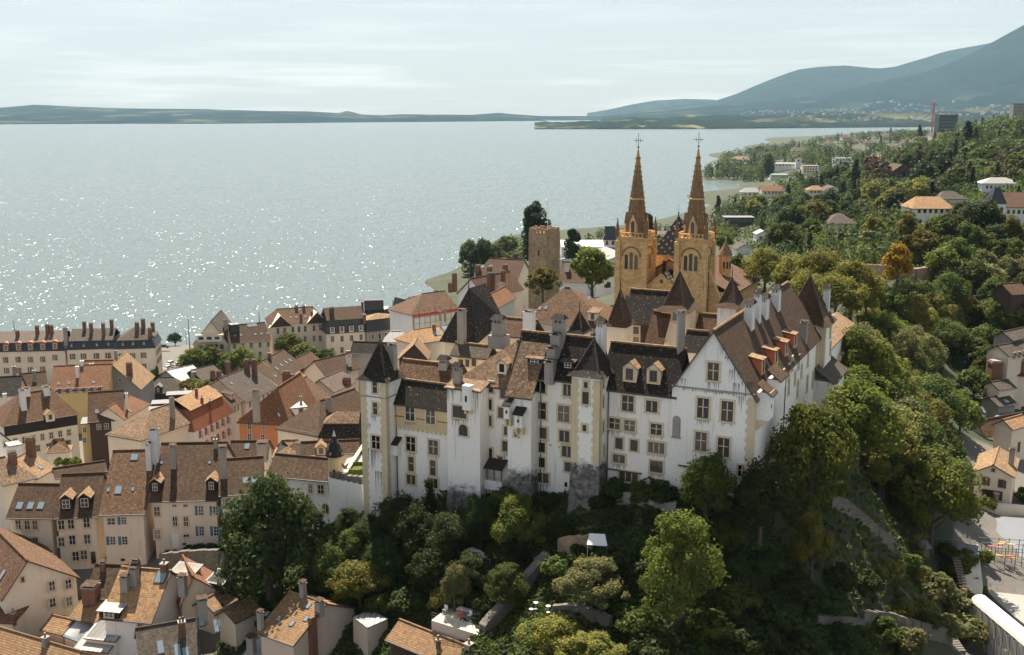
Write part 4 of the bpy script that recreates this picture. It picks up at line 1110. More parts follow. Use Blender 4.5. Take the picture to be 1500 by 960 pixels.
# buttress turret in front, under a cat-slide of the same roof
zD = cpx(760, 578, -1.6)[1]; zDg = cpx(760, 690, -1.6)[1]
tD = cwing('buttress_turret', aD0, aD1, -1.6, 3, 47, zD, zg=zDg, batter=.12)
tp = (zR - zD) / (bR + 1.6) if zR > zD else .8
b = MB(); b.slab([[CF(aD0 - .25, -1.95, zD - .3), CF(aD1 + .25, -1.95, zD - .3), CF(aD1 + .25, bR + 2.6, zD + 1.48 * 4.2), CF(aD0 - .25, bR + 2.6, zD + 1.48 * 4.2)]], .2, M['r_spot'], M['gutter']); b.build('roof', tD)
cwins(tD, [(756, 636)], -1.6, .4, .55, 1, 1)
for px, py, w_ in [(764, 614, 1.0), (747, 601, .75)]:       # little latrine oriels on brackets
    a, z = cpx(px, py, -1.6); b = MB()
    b.box(CF(a, -2.1, z - .9), E1 * w_ / 2, E2 * .5, 1.8, M['w_castle'])
    b.slab([[CF(a - w_ * .75, -2.8, z + .85), CF(a + w_ * .75, -2.8, z + .85), CF(a + w_ * .75, -1.6, z + 1.6), CF(a - w_ * .75, -1.6, z + 1.6)]], .12, M['w_dark'])
    for s in (-1, 1): b.box(CF(a + s * w_ * .4, -1.95, z - 1.9), E1 * .12, E2 * .35, 1.0, M['stone_tan'])
    o = b.build('oriel', tD); window(o, CF(a, -2.6, z - .2), -E2, .25, .4, 'hole', 1, 1)
a, z = cpx(787, 629, bR); b = MB(); b.box(CF(a + .9, bR - .45, z - .8), E1 * .5, E2 * .45, 1.5, M['w_castle']); b.slab([[CF(a + .2, bR - 1.2, z + .6), CF(a + 1.6, bR - 1.2, z + .6), CF(a + 1.6, bR, z + 1.5), CF(a + .2, bR, z + 1.5)]], .12, M['w_dark']); b.box(CF(a + .9, bR - .3, z - 2.2), E1 * .5, E2 * .3, 1.38, M['stone_tan']); b.build('oriel', wR)
a, z = cpx(783, 709, bR); b = MB(); b.box(CF(a + .3, bR - .6, z - 1.5), E1 * .7, E2 * .6, 2.0, M['w_castle']); b.slab([[CF(a - .6, bR - 1.5, z + .5), CF(a + 1.2, bR - 1.5, z + .5), CF(a + 1.2, bR, z + 1.6), CF(a - .6, bR, z + 1.6)]], .12, M['w_dark']); b.build('oriel', wR)

# --- recess with the timber loggia and the plain projecting block, under one low lichened roof
bC = 1.6
aC0, aC1 = aD1 - .2, cpx(702, 640, bC)[0]
zC = cpx(722, 567, bC)[1]
wC = cwing('loggia_range', aC0, aC1 + .6, bC, bC + 10, 47, zC)
cwins(wC, [(719.5, 567.5), (717.5, 592.5), (717.5, 616.5), (718, 664)], bC, .62, 1.35, 1, 1); cwins(wC, [(737, 576), (734, 604.5), (740, 653.5), (733, 676)], bC, .75, 1.35, 1, 1, 'wood')
cwins(wC, [(741, 631), (710.5, 604), (710.5, 652), (710.5, 674)], bC, .4, 1.1, 1, 1)
la0, la1 = cpx(742, 700, bC)[0], cpx(709, 700, bC)[0]; lz = cpx(726, 708, bC - 1.4)[1]
b = MB(); b.box(CF((la0 + la1) / 2, bC - .7, lz - 1.0), E1 * (la1 - la0) / 2, E2 * .72, 1.25, M['w_castle'])
b.slab([[CF(la0 - .2, bC - 1.7, lz + 2.0), CF(la1 + .3, bC - 1.7, lz + 2.0), CF(la1 + .3, bC, lz + 2.9), CF(la0 - .2, bC, lz + 2.9)]], .14, M['w_dark'])
for k in range(4):
    a = la0 + (la1 - la0) * (k + .1) / 3.2; b.box(CF(a, bC - 1.3, lz + .25), E1 * .08, E2 * .08, 1.75, M['wood'])
for k in range(7):
    a = la0 + (la1 - la0) * (k + .5) / 7; b.box(CF(a, bC - .65, lz - 1.6), E1 * .12, E2 * .6, .58, M['stone_tan'])
b.build('loggia', wC)
aB0, aB1 = cpx(703, 640, -1.0)[0], cpx(655.5, 640, -1.0)[0]
zB = cpx(680, 569, -1.0)[1]; zBg = cpx(680, 716, -1.0)[1]
tB = cwing('plain_block', aB0, aB1, -1.0, bC + 8, 44, zB, zg=zBg, batter=.55)
hC = croof(tB, aD1 - .1, aB1, 1.4, zC, (745, 498), 44, 'r_spot', hl=6.5)
b = MB(); b.slab([[CF(aB0 - .3, -1.35, zB - .1), CF(aB1 + .3, -1.35, zB - .1), CF(aB1 + .3, 2.2, zC + .85), CF(aB0 - .3, 2.2, zC + .85)]], .18, M['r_spot'], M['gutter']); b.build('roof', tB)
cwins(tB, [(673.5, 603.5)], -1.0, 2.0, 1.55, 2, 2, 'wood'); cwins(tB, [(679, 630)], -1.0, 1.25, 1.5, 2, 1, 'wood', True); cwins(tB, [(680.5, 579)], -1.0, .6, 1.2, 1, 1)
a, z = cpx(688, 583, -1.0); b = MB(); b.box(CF(a, -1.5, z - 1.4), E1 * .55, E2 * .5, 3.2, M['w_castle'])
for s in (-1, 1): b.box(CF(a + s * .35, -1.3, z - 2.0), E1 * .14, E2 * .3, .58, M['stone_tan'])
o = b.build('oriel', tB); window(o, CF(a, -2.0, z - .3), -E2, .28, .8, 'hole', 1, 1)
P = CF(cpx(671, 568, 0.4)[0], .4, zB + .5); chimney(tB, P, zat((671, 537), P) - P.z - .5, .95, .95, 'ch_grey', 1, math.atan2(E1.y, E1.x), 'hood')
dormers(hC, [(735, 548)], 1.25, 1.5, 'w_cream', 'r_tan', 'hole', 'gable', .7)
P = CF(cpx(731, 516, 8.5)[0], 8.5, zC + 4.5); chimney(tB, P, zat((731, 467), P) - P.z - .5, 1.5, 1.3, 'ch_grey', 1, math.atan2(E1.y, E1.x), 'hood', 2)

# --- link wing: white below, ochre storey above
bK = 1.0
aK0, aK1 = aB1 - .2, cpx(577, 650, bK)[0]
zK = cpx(615, 597, bK)[1]; zK2 = cpx(616, 629.5, bK)[1]
def och(b):
    b.box(CF((aK0 + aK1) / 2, bK - .02, zK2), E1 * (aK1 - aK0) / 2, E2 * .12, zK - zK2, M['w_ochre'])
    b.box(CF((aK0 + aK1) / 2, bK - .05, (zK + zK2) / 2 - .1), E1 * (aK1 - aK0) / 2, E2 * .12, .12, M['shut_brown'])
    n = 14
    for k in range(n): b.box(CF(aK0 + (aK1 - aK0) * (k + .5) / n, bK - .08, zK2 - .32), E1 * .16, E2 * .1, .318, M['stone_tan'])
wK = cwing('link_wing', aK0, aK1, bK, bK + 9, 43, zK, extra=och)
hK = croof(wK, aK0 - .1, aK1 + .2, bK, zK, (617, 559), 52, 'r_dark')
cwins(wK, [(601, 606), (631, 611)], bK - .14, 1.35, 1.85); cwins(wK, [(602, 650.5), (635, 655.5)], bK, 1.4, 1.95)
cwins(wK, [(602.5, 680)], bK, .85, 2.0, 1, 2); cwins(wK, [(634.5, 685.5)], bK, .85, 2.1, 1, 2); cwins(wK, [(602.5, 702.5), (635, 708)], bK, 1.35, 1.3, 2, 1)
a, z = cpx(583, 655, bK); b = MB(); b.box(CF(a, bK - .5, z - .9), E1 * .5, E2 * .5, 1.7, M['w_castle']); b.slab([[CF(a - .7, bK - 1.3, z + .7), CF(a + .7, bK - 1.3, z + .7), CF(a + .7, bK, z + 1.5), CF(a - .7, bK, z + 1.5)]], .12, M['w_dark']); b.build('oriel', wK)
b = MB(); da, dz = cpx(580, 729, bK); b.box(CF(da, bK - .05, dz - 1.6), E1 * .5, E2 * .06, 2.6, M['wood']); b.build('door', wK)

# --- corner tower on the left
bL = -1.2
aL0, aL1 = cpx(566.5, 640, bL)[0], cpx(530.5, 640, bL)[0]
zL = cpx(552, 557, bL)[1]
def strg(b):
    zz = cpx(552, 583, bL)[1]; c0 = (aL0 + aL1) / 2
    b.box(CF(c0, bL + (aL1 - aL0) / 2 - .02, zz), E1 * ((aL1 - aL0) / 2 + .1), E2 * ((aL1 - aL0) / 2 + .08), .16, M['ch_grey'])
tL = cwing('corner_tower', aL0, aL1, bL, bL + (aL1 - aL0), 42, zL, extra=strg)
ap = CF((aL0 + aL1) / 2, bL + (aL1 - aL0) / 2, 0); pyramid(tL, aL0, aL1, bL, bL + (aL1 - aL0), zL, zat((557, 499), ap), 'r_dark', .5, 1.4)
quoins(tL, aL0, bL, 44, zL - .2); quoins(tL, aL1, bL, 44, zL - .2, False)
cwins(tL, [(549.5, 567), (550, 598.5)], bL, .7, 1.6, 1, 2); cwins(tL, [(551, 648)], bL, 1.25, 1.75)
P = CF(aL0 + .8, bL + 3.2, zL + .4); chimney(tL, P, zat((577, 501), P) - P.z - .6, .9, .9, 'ch_grey', 1, math.atan2(E1.y, E1.x), 'slab')

# --- weathering and downpipes
zgr = lambda a, b: H(CF(a, b, 0).x, CF(a, b, 0).y)
drips(wG, [(aA - 1.2 - k * .55, 0, zA - 1.4 - k * 1.5, .7, 2.2, 'stain') for k in range(5)] + [(.9, 0, ZE + 1.6, 1.5, 2.6, 'stain_dark'), (2.0, 0, ZE + 3.2, 1.0, 2.8, 'stain'), (aG - .9, 0, ZE + 1.2, 1.4, 1.4, 'stain_dark'), (aG * .62, 0, ZE + .05, 5, .5, 'stain'), (aG * .3, 0, ZE + .05, 4, .5, 'stain')])
sa = (aL0 + aL1) / 2; drips(tL, [(sa, bL, cpx(551, 658, bL)[1], 2.0, 3.6, 'stain_dark')]); drips(tL, [(sa, bL, cpx(550, 607, bL)[1], 1.2, 1.6, 'stain_dark'), (sa - .6, bL, cpx(551, 690, bL)[1], 1.0, 4.0, 'stain'), (sa + .9, bL, cpx(551, 622, bL)[1], .8, 1.6, 'stain')])
drips(tM, [((aT0 + aT1) / 2, -2.2, cpx(858, 570, -2.2)[1], .4, 1.0, 'stain_dark'), ((aT0 + aT1) / 2, -2.2, cpx(858, 594, -2.2)[1], .7, .8, 'stain_dark')])
drips(tB, [(aB0 + 1.0, -1.0, zB - .2, 1.6, 3.0, 'stain'), (aB1 - .7, -1.0, zB - .3, 1.2, 2.4, 'stain')]); drips(wR, [(aR0 + 2.4, bR, zR - 8.4, 1.6, .5, 'stain_dark'), (aR0 + 4.6, bR, zR - 8.3, 1.2, .4, 'stain_dark')])
for x, y in ((915, 691), (965, 714), (1020, 686)): a, z = cpx(x, y, bM if x < 984 else 0); m = MB(); m.box(CF(a, (bM if x < 984 else 0) - .1, z), E1 * 2.2, E2 * .12, .14, M['gutter']); m.build('ledge', wM if x < 984 else wG)
pipe(wM, aM1 - .6, bM, zgr(aM1, bM), zM); pipe(wR, aD0 - .35, bR, zgr(aD0, bR), zR); pipe(wK, aK1 - .5, bK, zgr(aK1, bK), zK); pipe(wC, aC0 + .5, bC, zgr(aC0, bC), zC)
m = MB(); bbp = spx(1150, 560, 0)[0]; m.bar(CF(-.1, bbp, 54), CF(-.1, bbp, ZE), .07, M['gutter'], 6); m.build('downpipe', wG)
# --- buildings round the courtyard
def ctower(name, x0, x1, yt, b, depth, apy, apx_, mat='w_cream', roof='r_dark', wn=(), z0=50, **kw):
    a0, a1 = cpx(x1, yt, b)[0], cpx(x0, yt, b)[0]; ze = cpx((x0 + x1) / 2, yt, b)[1]
    t = cwing(name, a0, a1, b, b + depth, z0, ze, mat)
    c = CF((a0 + a1) / 2, b + depth / 2, 0); pyramid(t, a0, a1, b, b + depth, ze, zat((apx_, apy), c), roof, **kw)
    for px, py in wn: cwins(t, [(px, py)], b, .8, 1.2, 1, 1, 'castle')
    return t
ctower('stair_tower', 969, 1003, 455, 32, 5.6, 398, 994, 'w_beige', 'r_brown', [(989, 464)], oh=.9)
ctower('court_turret', 889, 914, 477, 24, 3.6, 424, 900, 'w_beige', 'r_brown', oh=.5)
ctower('round_turret', 832, 853, 487, 17, 3.0, 456, 842, 'w_beige', 'r_dark', oh=.3)
ctower('white_turret', 1051, 1079, 449, 23, 4.2, 407, 1066, 'w_castle', 'r_brown', oh=.6)
def crange(name, x0, x1, yt, b, Rp, pitch, roof, wall='w_cream', wn=(), z0=50, hl=0, hr=0):
    a0, a1 = cpx(x1, yt, b)[0], cpx(x0, yt, b)[0]; ze = cpx((x0 + x1) / 2, yt, b)[1]
    t = cwing(name, a0, a1, b, b + 5, z0, ze, wall)
    h = croof(t, a0, a1, b, ze, Rp, pitch, roof, hl, hr)
    for px, py in wn: cwins(t, [(px, py)], b, .9, 1.1, 1, 1)
    return h
crange('court_range', 916, 985, 476, 36, (946, 425), 52, 'r_dark', 'w_brown', [(932, 484), (932, 499)])
crange('court_range', 949, 969, 505, 29, (958, 455), 50, 'r_red', 'w_cream')
crange('court_range', 1018, 1048, 503, 34, (1034, 460), 48, 'r_red', 'w_cream')
crange('court_range', 1004, 1029, 516, 20, (1016, 484), 50, 'r_dark', 'w_cream')
# steep roofed hall to the left, and its tall stone chimneys
kb = 22.0
kA0, kA1 = cpx(686, 504, kb)[0], cpx(651, 498, kb)[0]; kz = cpx(668, 500, kb)[1]
tK = cwing('steep_hall', kA0, kA1, kb, kb + 9, 40, kz, 'w_cream')
c = CF((kA0 + kA1) / 2, kb + 5, 0)
b = MB(); zt = zat((693, 420), c); oh = .6
q = [CF(kA0 - 1.6, kb - oh, kz - .2), CF(kA1 + oh, kb - oh, kz - .2), CF(kA1 + oh, kb + 9, kz - .2), CF(kA0 - 1.6, kb + 9, kz + 2.0)]
r0, r1 = CF((kA0 + kA1) / 2 - .4, kb + 3.4, zt), CF((kA0 + kA1) / 2 - .4, kb + 9, zt)
for F in ([q[0], q[1], r0], [q[1], q[2], r1, r0], [q[3], q[0], r0, r1], [q[2], q[3], r1]): b.face(F, M['r_dark'])
b.face(q[::-1], M['gutter']); b.lathe(r0 - Vector((0, 0, .2)), [(.12, 0), (.05, 1.0), (.02, 2.2)], M['iron'], 6); b.build('roof', tK)
P = CF(cpx(677, 528, kb - 1.2)[0], kb - 1.2, cpx(677, 531, kb - 1.2)[1]); chimney(tK, P, zat((677, 447), P) - P.z - 1, 1.05, 1.05, 'ch_grey', 1, math.atan2(E1.y, E1.x), 'slab')
crange('court_range', 585, 668, 559, 8.5, (624, 530), 46, 'r_rust', 'w_cream')
crange('court_range', 664, 712, 524, 19, (700, 505), 40, 'r_grey', 'w_cream', [(676, 532), (685, 532), (694, 531)])
crange('court_range', 726, 775, 494, 24, (750, 466), 40, 'r_red', 'w_cream')
P = CF(cpx(775, 490, 21)[0], 21, cpx(775, 492, 21)[1]); chimney(castle, P, zat((775, 448), P) - P.z - 1, 1.5, 1.2, 'ch_white', 1, math.atan2(E1.y, E1.x), 'slab')
P = CF(cpx(651, 559, 10)[0], 10, cpx(651, 561, 10)[1]); chimney(castle, P, zat((651, 523), P) - P.z - .8, 1.3, 1.1, 'ch_grey', 1, math.atan2(E1.y, E1.x), 'hood')
# ---------------------------------------------------------------- the collegiate church
m, nt, nd, lk, bs = nodes('glazed diamond slate')
uv = uvmap(nt, 1, 1)
rotm = N(nt, 'ShaderNodeMapping'); rotm.inputs['Rotation'].default_value = (0, 0, R(45)); lk.new(uv, rotm.inputs['Vector'])
vo = N(nt, 'ShaderNodeTexVoronoi'); vo.inputs['Scale'].default_value = .78; vo.inputs['Randomness'].default_value = 0; lk.new(rotm.outputs['Vector'], vo.inputs['Vector'])
sx = noise(nt, uv, .9, 2)
lk.new(mixc(nt, ramp(nt, vo.outputs['Distance'], .20, .16), (.022, .024, .026), mixc(nt, ramp(nt, sx, .4, .6), (.36, .28, .17), (.16, .11, .06))), bs.inputs['Base Color'])
bs.inputs['Roughness'].default_value = .8; bs.inputs['Specular IOR Level'].default_value = .1
M['diamond'] = m
bCh = (atY((925, 346), 235) - CF(0, 0, 0)).dot(E2)
aRt0, aRt1 = cpx(1033.6, 350, bCh)[0], cpx(992.5, 350, bCh)[0]
aLt0, aLt1 = cpx(944.6, 350, bCh)[0], cpx(906.3, 350, bCh)[0]
TW = (aRt1 - aRt0 + aLt1 - aLt0) / 2
church = thing('church', CF((aRt0 + aLt1) / 2, bCh + 10, 53), 'yellow stone church with two slender spires behind the castle', 'church')
def cbox(b, a0, a1, b0, b1, z0, z1, m): b.box(CF((a0 + a1) / 2, (b0 + b1) / 2, z0), E1 * (a1 - a0) / 2, E2 * (b1 - b0) / 2, z1 - z0, M[m])
def church_win(part, a, b, z, n, w, h): window(part, CF(a, b, z), n, w, h, 'church', 1, 1, True)
def belltower(ac, pxs, py_bal, py_tip, py_win, py_ring):
    w = TW / 2; bc = bCh + w; front = CF(ac, bCh, 0)
    zb = zat((pxs, py_bal), front); b = MB()
    cbox(b, ac - w, ac + w, bCh, bCh + TW, 46, zb - .8, 'stone_church')
    for zz, o in ((zb - 10.2, .16), (zb - 1.0, .28), (zb - .7, .45)): cbox(b, ac - w - o, ac + w + o, bCh - o, bCh + TW + o, zz, zz + .28, 'stone_church')
    for sa in (-1, 1):      # flat corner buttresses
        for sb in (0, 1):
            cbox(b, ac + sa * w - .55, ac + sa * w + .55, bCh + sb * TW - .5, bCh + sb * TW + .5, 46, zb - 1.2, 'stone_church')
    t = b.build('bell_tower', church)
    zw = zat((pxs, py_win), front)
    for k in (-1, 0, 1):
        church_win(t, ac + k * 1.12, bCh, zw - 1.6, -E2, .78, 3.2 + (.5 if k == 0 else 0)); church_win(t, ac - w, bCh + w + k * 1.05, zw - 1.6, -E1, .72, 3.2)
    for nrm, c0, tv in ((-E2, CF(ac, bCh, zw + 1.2), E1), (-E1, CF(ac - w, bCh + w, zw + 1.2), E2)):
        ts = np.linspace(0, math.pi, 11); s = MB()      # blind arch round the three lights
        for t0, t1 in zip(ts, ts[1:]):
            s.bar(c0 + tv * 2.05 * math.cos(t0) + Vector((0, 0, 2.05 * math.sin(t0))) + nrm * .05, c0 + tv * 2.05 * math.cos(t1) + Vector((0, 0, 2.05 * math.sin(t1))) + nrm * .05, .14, M['stone_churchdark'])
        s.build('arch', t)
    for k in (-.5, .5): church_win(t, ac + k * 1.6, bCh, zw - 9.4, -E2, .62, 2.1)
    church_win(t, ac - w, bCh + w, zw - 9.4, -E1, .6, 1.9)
    s = MB()                # balustrade
    for sa0, sb0, sa1, sb1 in ((-1, 0, 1, 0), (-1, 1, 1, 1), (-1, 0, -1, 1), (1, 0, 1, 1)):
        p0 = CF(ac + sa0 * (w + .3), bCh + sb0 * TW + (.3 if sb0 else -.3), zb - .42); p1 = CF(ac + sa1 * (w + .3), bCh + sb1 * TW + (.3 if sb1 else -.3), zb - .42)
        for zz in (.0, .85): s.bar(p0 + Vector((0, 0, zz + .1)), p1 + Vector((0, 0, zz + .1)), .13, M['stone_church'])
        for k in range(9): s.box(p0 + (p1 - p0) * k / 8, E1 * .11, E2 * .11, .95, M['stone_church'])
    s.build('balustrade', t)
    for sa in (-1, 1):
        for sb in (0, 1):
            c = CF(ac + sa * (w + .2), bCh + sb * TW + (.2 if sb else -.2), zb - .4); p = MB()
            p.lathe(c, [(.42, 0), (.42, 1.7), (.55, 1.75), (.55, 1.9), (.34, 2.1), (.10, 3.6), (.16, 3.7), (.03, 4.1)], M['stone_churchdark'], 8); p.build('pinnacle', t)
    # spire
    cen = CF(ac, bc, 0); zt = zat((pxs + (4 if pxs > 960 else 6), py_tip), cen); hh_ = zt - zb; p = MB()
    zr = (zat((pxs, py_ring), cen) - zb)
    ph = math.atan2(E1.y, E1.x) + math.pi / 8
    r0 = TW * .405
    rr = lambda z: r0 * (1 - z / hh_) ** .93 + .10
    p.lathe(cen + Vector((0, 0, zb - .45)), [(r0, 0), (r0 * .98, .6), (rr(zr * .42), zr * .42)], M['stone_churchdark'], 8, ph)
    p.lathe(cen + Vector((0, 0, zb - .45)), [(rr(zr * .42), zr * .421), (rr(zr), zr)], M['stone_churchdark'], 8, ph)
    p.lathe(cen + Vector((0, 0, zb - .45)), [(rr(zr) + .18, zr + .001), (rr(zr) + .18, zr + .22), (rr(zr), zr + .3)], M['stone_church'], 8, ph)
    p.lathe(cen + Vector((0, 0, zb - .45)), [(rr(zr), zr + .25), (rr(hh_ * .9), hh_ * .9)], M['stone_churchdark'], 8, ph)
    p.lathe(cen + Vector((0, 0, zb - .45)), [(rr(hh_ * .9) + .2, hh_ * .9), (rr(hh_ * .9) + .2, hh_ * .915), (rr(hh_ * .92), hh_ * .925), (.16, hh_)], M['stone_churchdark'], 8, ph)
    for zz in np.arange(.10, .52, .042): p.lathe(cen + Vector((0, 0, zb - .45)), [(rr(hh_ * zz) + .06, hh_ * zz), (rr(hh_ * zz) + .05, hh_ * zz + .10)], M['stone_churchdark'], 8, ph)
    for k in range(8):      # ribs and crockets
        an = ph + k * math.pi / 4; u = Vector((math.cos(an), math.sin(an), 0))
        p.bar(cen + u * r0 + Vector((0, 0, zb)), cen + u * .12 + Vector((0, 0, zt - .6)), .09, M['stone_church'])
        for f in np.arange(.15, .85, .06): p.box(cen + u * (rr(hh_ * f) + .06) + Vector((0, 0, zb - .45 + hh_ * f)), u * .10, u.cross(Vector((0, 0, 1))) * .08, .2, M['stone_churchdark'])
    sp = p.build('spire', t)
    for nrm, tv in ((-E2, E1), (-E1, E2), (E1, E2)):      # gabled lucarnes
        c = cen + nrm * (r0 * .96) + Vector((0, 0, zb - .4)); g = MB(); q = lambda s_, d_, z_: c + tv * s_ - nrm * d_ + Vector((0, 0, z_))
        g.face([q(-.85, -.1, 0), q(.85, -.1, 0), q(.85, -.1, 2.9), q(0, -.1, 5.0), q(-.85, -.1, 2.9)], M['stone_church'])
        for s_ in (-1, 1):
            g.face([q(s_ * .85, -.1, 0), q(s_ * .85, 1.4, 0), q(s_ * .85, 1.4, 2.9), q(s_ * .85, -.1, 2.9)], M['stone_church'])
            g.face([q(s_ * 1.0, -.2, 2.7), q(0, -.2, 5.1), q(0, 1.8, 5.1), q(s_ * 1.0, 1.8, 2.7)], M['stone_churchdark'])
        wm_ = win_mesh(.8, 3.1, 'church', 1, 1, True); rz = rot_of(nrm); cz, sz = math.cos(rz), math.sin(rz); bs_ = q(0, -.1, .35); off = len(g.v)
        for v in wm_.vertices: g.v.append((bs_.x + v.co.x * cz - v.co.y * sz, bs_.y + v.co.x * sz + v.co.y * cz, bs_.z + v.co.z))
        for pl in wm_.polygons: g.f.append(tuple(off + i for i in pl.vertices)); g.m.append(g.mi(wm_.materials[pl.material_index]))
        g.build('lucarne', t)
    x = MB(); c = cen + Vector((0, 0, zt - .5))            # iron cross
    x.bar(c, c + Vector((0, 0, 3.6)), .06, M['iron'], 6); x.bar(c + Vector((0, 0, 2.1)) - E1 * 1.0, c + Vector((0, 0, 2.1)) + E1 * 1.0, .055, M['iron'], 6)
    x.lathe(c + Vector((0, 0, .4)), [(.02, 0), (.22, .2), (.22, .35), (.02, .55)], M['iron'], 8)
    for d in (-E1 * 1.0, E1 * 1.0): x.lathe(c + Vector((0, 0, 2.0)) + d, [(.02, 0), (.15, .1), (.02, .2)], M['iron'], 6)
    for d in (-1, 1): x.bar(c + Vector((0, 0, 1.6)) + E1 * d * .45, c + Vector((0, 0, 2.6)) + E1 * d * .45, .045, M['iron'], 5)
    x.build('cross', t)
    return t, zb
tLc, zbL = belltower((aLt0 + aLt1) / 2, 926, 345, 217, 384, 289)
tRc, zbR = belltower((aRt0 + aRt1) / 2, 1013, 347, 216, 386, 289)
# west front between the towers: small gable, then the tall diamond-slated roof behind
am0, am1 = aRt1, aLt0
zg_ = zat((957, 421), CF((am0 + am1) / 2, bCh + 1, 0)); za_ = zat((968, 401), CF((am0 + am1) / 2, bCh + 1, 0))
b = MB(); acn = (am0 + am1) / 2
b.prism([CF(am0, bCh + 1, 46), CF(am1, bCh + 1, 46), CF(am1, bCh + 7, 46), CF(am0, bCh + 7, 46)], [CF(am0, bCh + 1, zg_), CF(am1, bCh + 1, zg_), CF(am1, bCh + 7, zg_), CF(am0, bCh + 7, zg_)], M['stone_church'])
b.face([CF(am0, bCh + 1, zg_), CF(am1, bCh + 1, zg_), CF(acn, bCh + 1, za_)], M['stone_church'])
nv = b.build('porch_gable', church)
b = MB(); b.slab([[CF(am0 - .2, bCh + .7, zg_ - .2), CF(am0 - .2, bCh + 8, zg_ - .2), CF(acn, bCh + 8, za_ + .1), CF(acn, bCh + .7, za_ + .1)], [CF(am1 + .2, bCh + 8, zg_ - .2), CF(am1 + .2, bCh + .7, zg_ - .2), CF(acn, bCh + .7, za_ + .1), CF(acn, bCh + 8, za_ + .1)]], .2, M['diamond'], M['stone_church']); b.build('roof', nv)
window(nv, CF(acn, bCh + 1, zg_ + .9), -E2, .7, .9, 'church', 1, 1, True); window(nv, CF(acn, bCh + 1, zg_ - 2.2), -E2, 1.3, 1.7, 'church', 1, 1, True)
bN = bCh + 8.5
zn = zat((975, 373), CF(acn, bN, 0)); an0, an1 = acn - 5.2, cpx(957.5, 373, bN)[0]
b = MB(); cbox(b, an0, an1, bN, bN + 11, 46, zn, 'stone_church'); nv2 = b.build('lantern', church)
cc = CF(cpx(994, 320, bN + 5)[0], bN + 5, 0); zt = zat((994, 316), cc); b = MB()
q = [CF(an0 - .5, bN - .5, zn - .2), CF(an1 + .5, bN - .5, zn - .2), CF(an1 + .5, bN + 11.5, zn - .2), CF(an0 - .5, bN + 11.5, zn - .2)]
b.cone(q, Vector((cc.x, cc.y, zt)), M['diamond']); b.face(q[::-1], M['gutter']); b.lathe(Vector((cc.x, cc.y, zt - .4)), [(.2, 0), (.09, .8), (.17, 1.0), (.05, 1.3), (.02, 3.0)], M['iron'], 8); b.build('roof', nv2)
a, z = cpx(973, 391, bN); window(nv2, CF(a, bN, z - 1.6), -E2, .9, 3.0, 'church', 1, 1, True)
# nave and aisle behind the right tower with the stair turret
b = MB(); cbox(b, aRt0 - 4.5, aLt1, bCh + TW, bCh + 30, 46, zg_ - 1.0, 'stone_church')
nb = b.build('nave', church)
b = MB(); r0, r1 = CF(acn, bCh + TW, zg_ + 5.5), CF(acn, bCh + 30, zg_ + 5.5)
b.slab([[CF(aRt0 - 5, bCh + TW, zg_ - 1.2), CF(aRt0 - 5, bCh + 30, zg_ - 1.2), r1, r0], [CF(aLt1 + .5, bCh + 30, zg_ - 1.2), CF(aLt1 + .5, bCh + TW, zg_ - 1.2), r0, r1]], .25, M['r_rust'], M['gutter']); b.build('roof', nb)
P = atY((1061.5, 400), 244); zt0 = zat((1061, 376), P); b = MB()
b.lathe(Vector((P.x, P.y, 46)), [(1.35, 0), (1.35, zt0 - 46), (1.6, zt0 - 45.9), (1.6, zt0 - 45.6)], M['stone_church'], 8); ts = b.build('stair_turret', church)
for k in range(5):
    an = -1.9 + k * .55; n_ = Vector((math.cos(an), math.sin(an), 0)); window(ts, P + n_ * 1.33 + Vector((0, 0, zt0 - 2.6 - P.z)), n_, .35, 1.6, 'hole', 1, 1, True)
b = MB(); b.lathe(Vector((P.x, P.y, zt0 + .42)), [(1.75, 0), (.12, zat((1061, 354), P) - zt0 - .4)], M['stone_churchdark'], 12); b.lathe(Vector((P.x, P.y, zat((1061, 355), P))), [(.18, 0), (.12, .6), (.24, .9), (.03, 1.5)], M['copper'], 8); b.build('roof', ts)
b = MB(); zc = zat((1050, 385), P)
b.prism([CF(aRt0 - .2, bCh + TW * .5, 46), CF(aRt0 - 3.2, bCh + TW * .5, 46), CF(aRt0 - 3.2, bCh + TW * .5 + 1.4, 46), CF(aRt0 - .2, bCh + TW * .5 + 1.4, 46)], [CF(aRt0 - .2, bCh + TW * .5, zc), CF(aRt0 - 3.2, bCh + TW * .5, zc - 7), CF(aRt0 - 3.2, bCh + TW * .5 + 1.4, zc - 7), CF(aRt0 - .2, bCh + TW * .5 + 1.4, zc)], M['stone_church']); b.build('buttress', church)

# ---------------------------------------------------------------- old prison tower
P0 = atY((801, 345), 300); dl, dr_ = Vector((-.80, .60, 0)), Vector((.60, .80, 0)); wl_ = 6.2; wr_ = 6.4
zt = zat((801, 343), P0)
tw = thing('stone_tower', P0 + dl * 3 + dr_ * 3 + Vector((0, 0, 36 - P0.z)), 'square crenellated brown stone tower beside the tall poplar', 'tower')
b = MB(); base = lambda z: [Vector((P0.x, P0.y, z)), Vector((P0.x, P0.y, z)) + dr_ * wr_, Vector((P0.x, P0.y, z)) + dr_ * wr_ + dl * wl_, Vector((P0.x, P0.y, z)) + dl * wl_]
b.prism(base(34), base(zt), M['stone_rough']); wl0 = b.build('wall', tw)
b = MB()
for d0, d1, L_ in ((dl, dr_, wl_), (dr_, dl, wr_)):
    for off in (0, (wr_ if d0 is dl else wl_) - .5):
        for k in range(5):
            b.box(Vector((P0.x, P0.y, zt + .002)) + d0 * (L_ * (k + .42) / 5 + (.0 if k else .0)) + d1 * (off + .25), d0 * .36, d1 * .25, 1.15 + .25 * ((k * 7) % 3), M['stone_rough'])
b.build('battlement', tw)
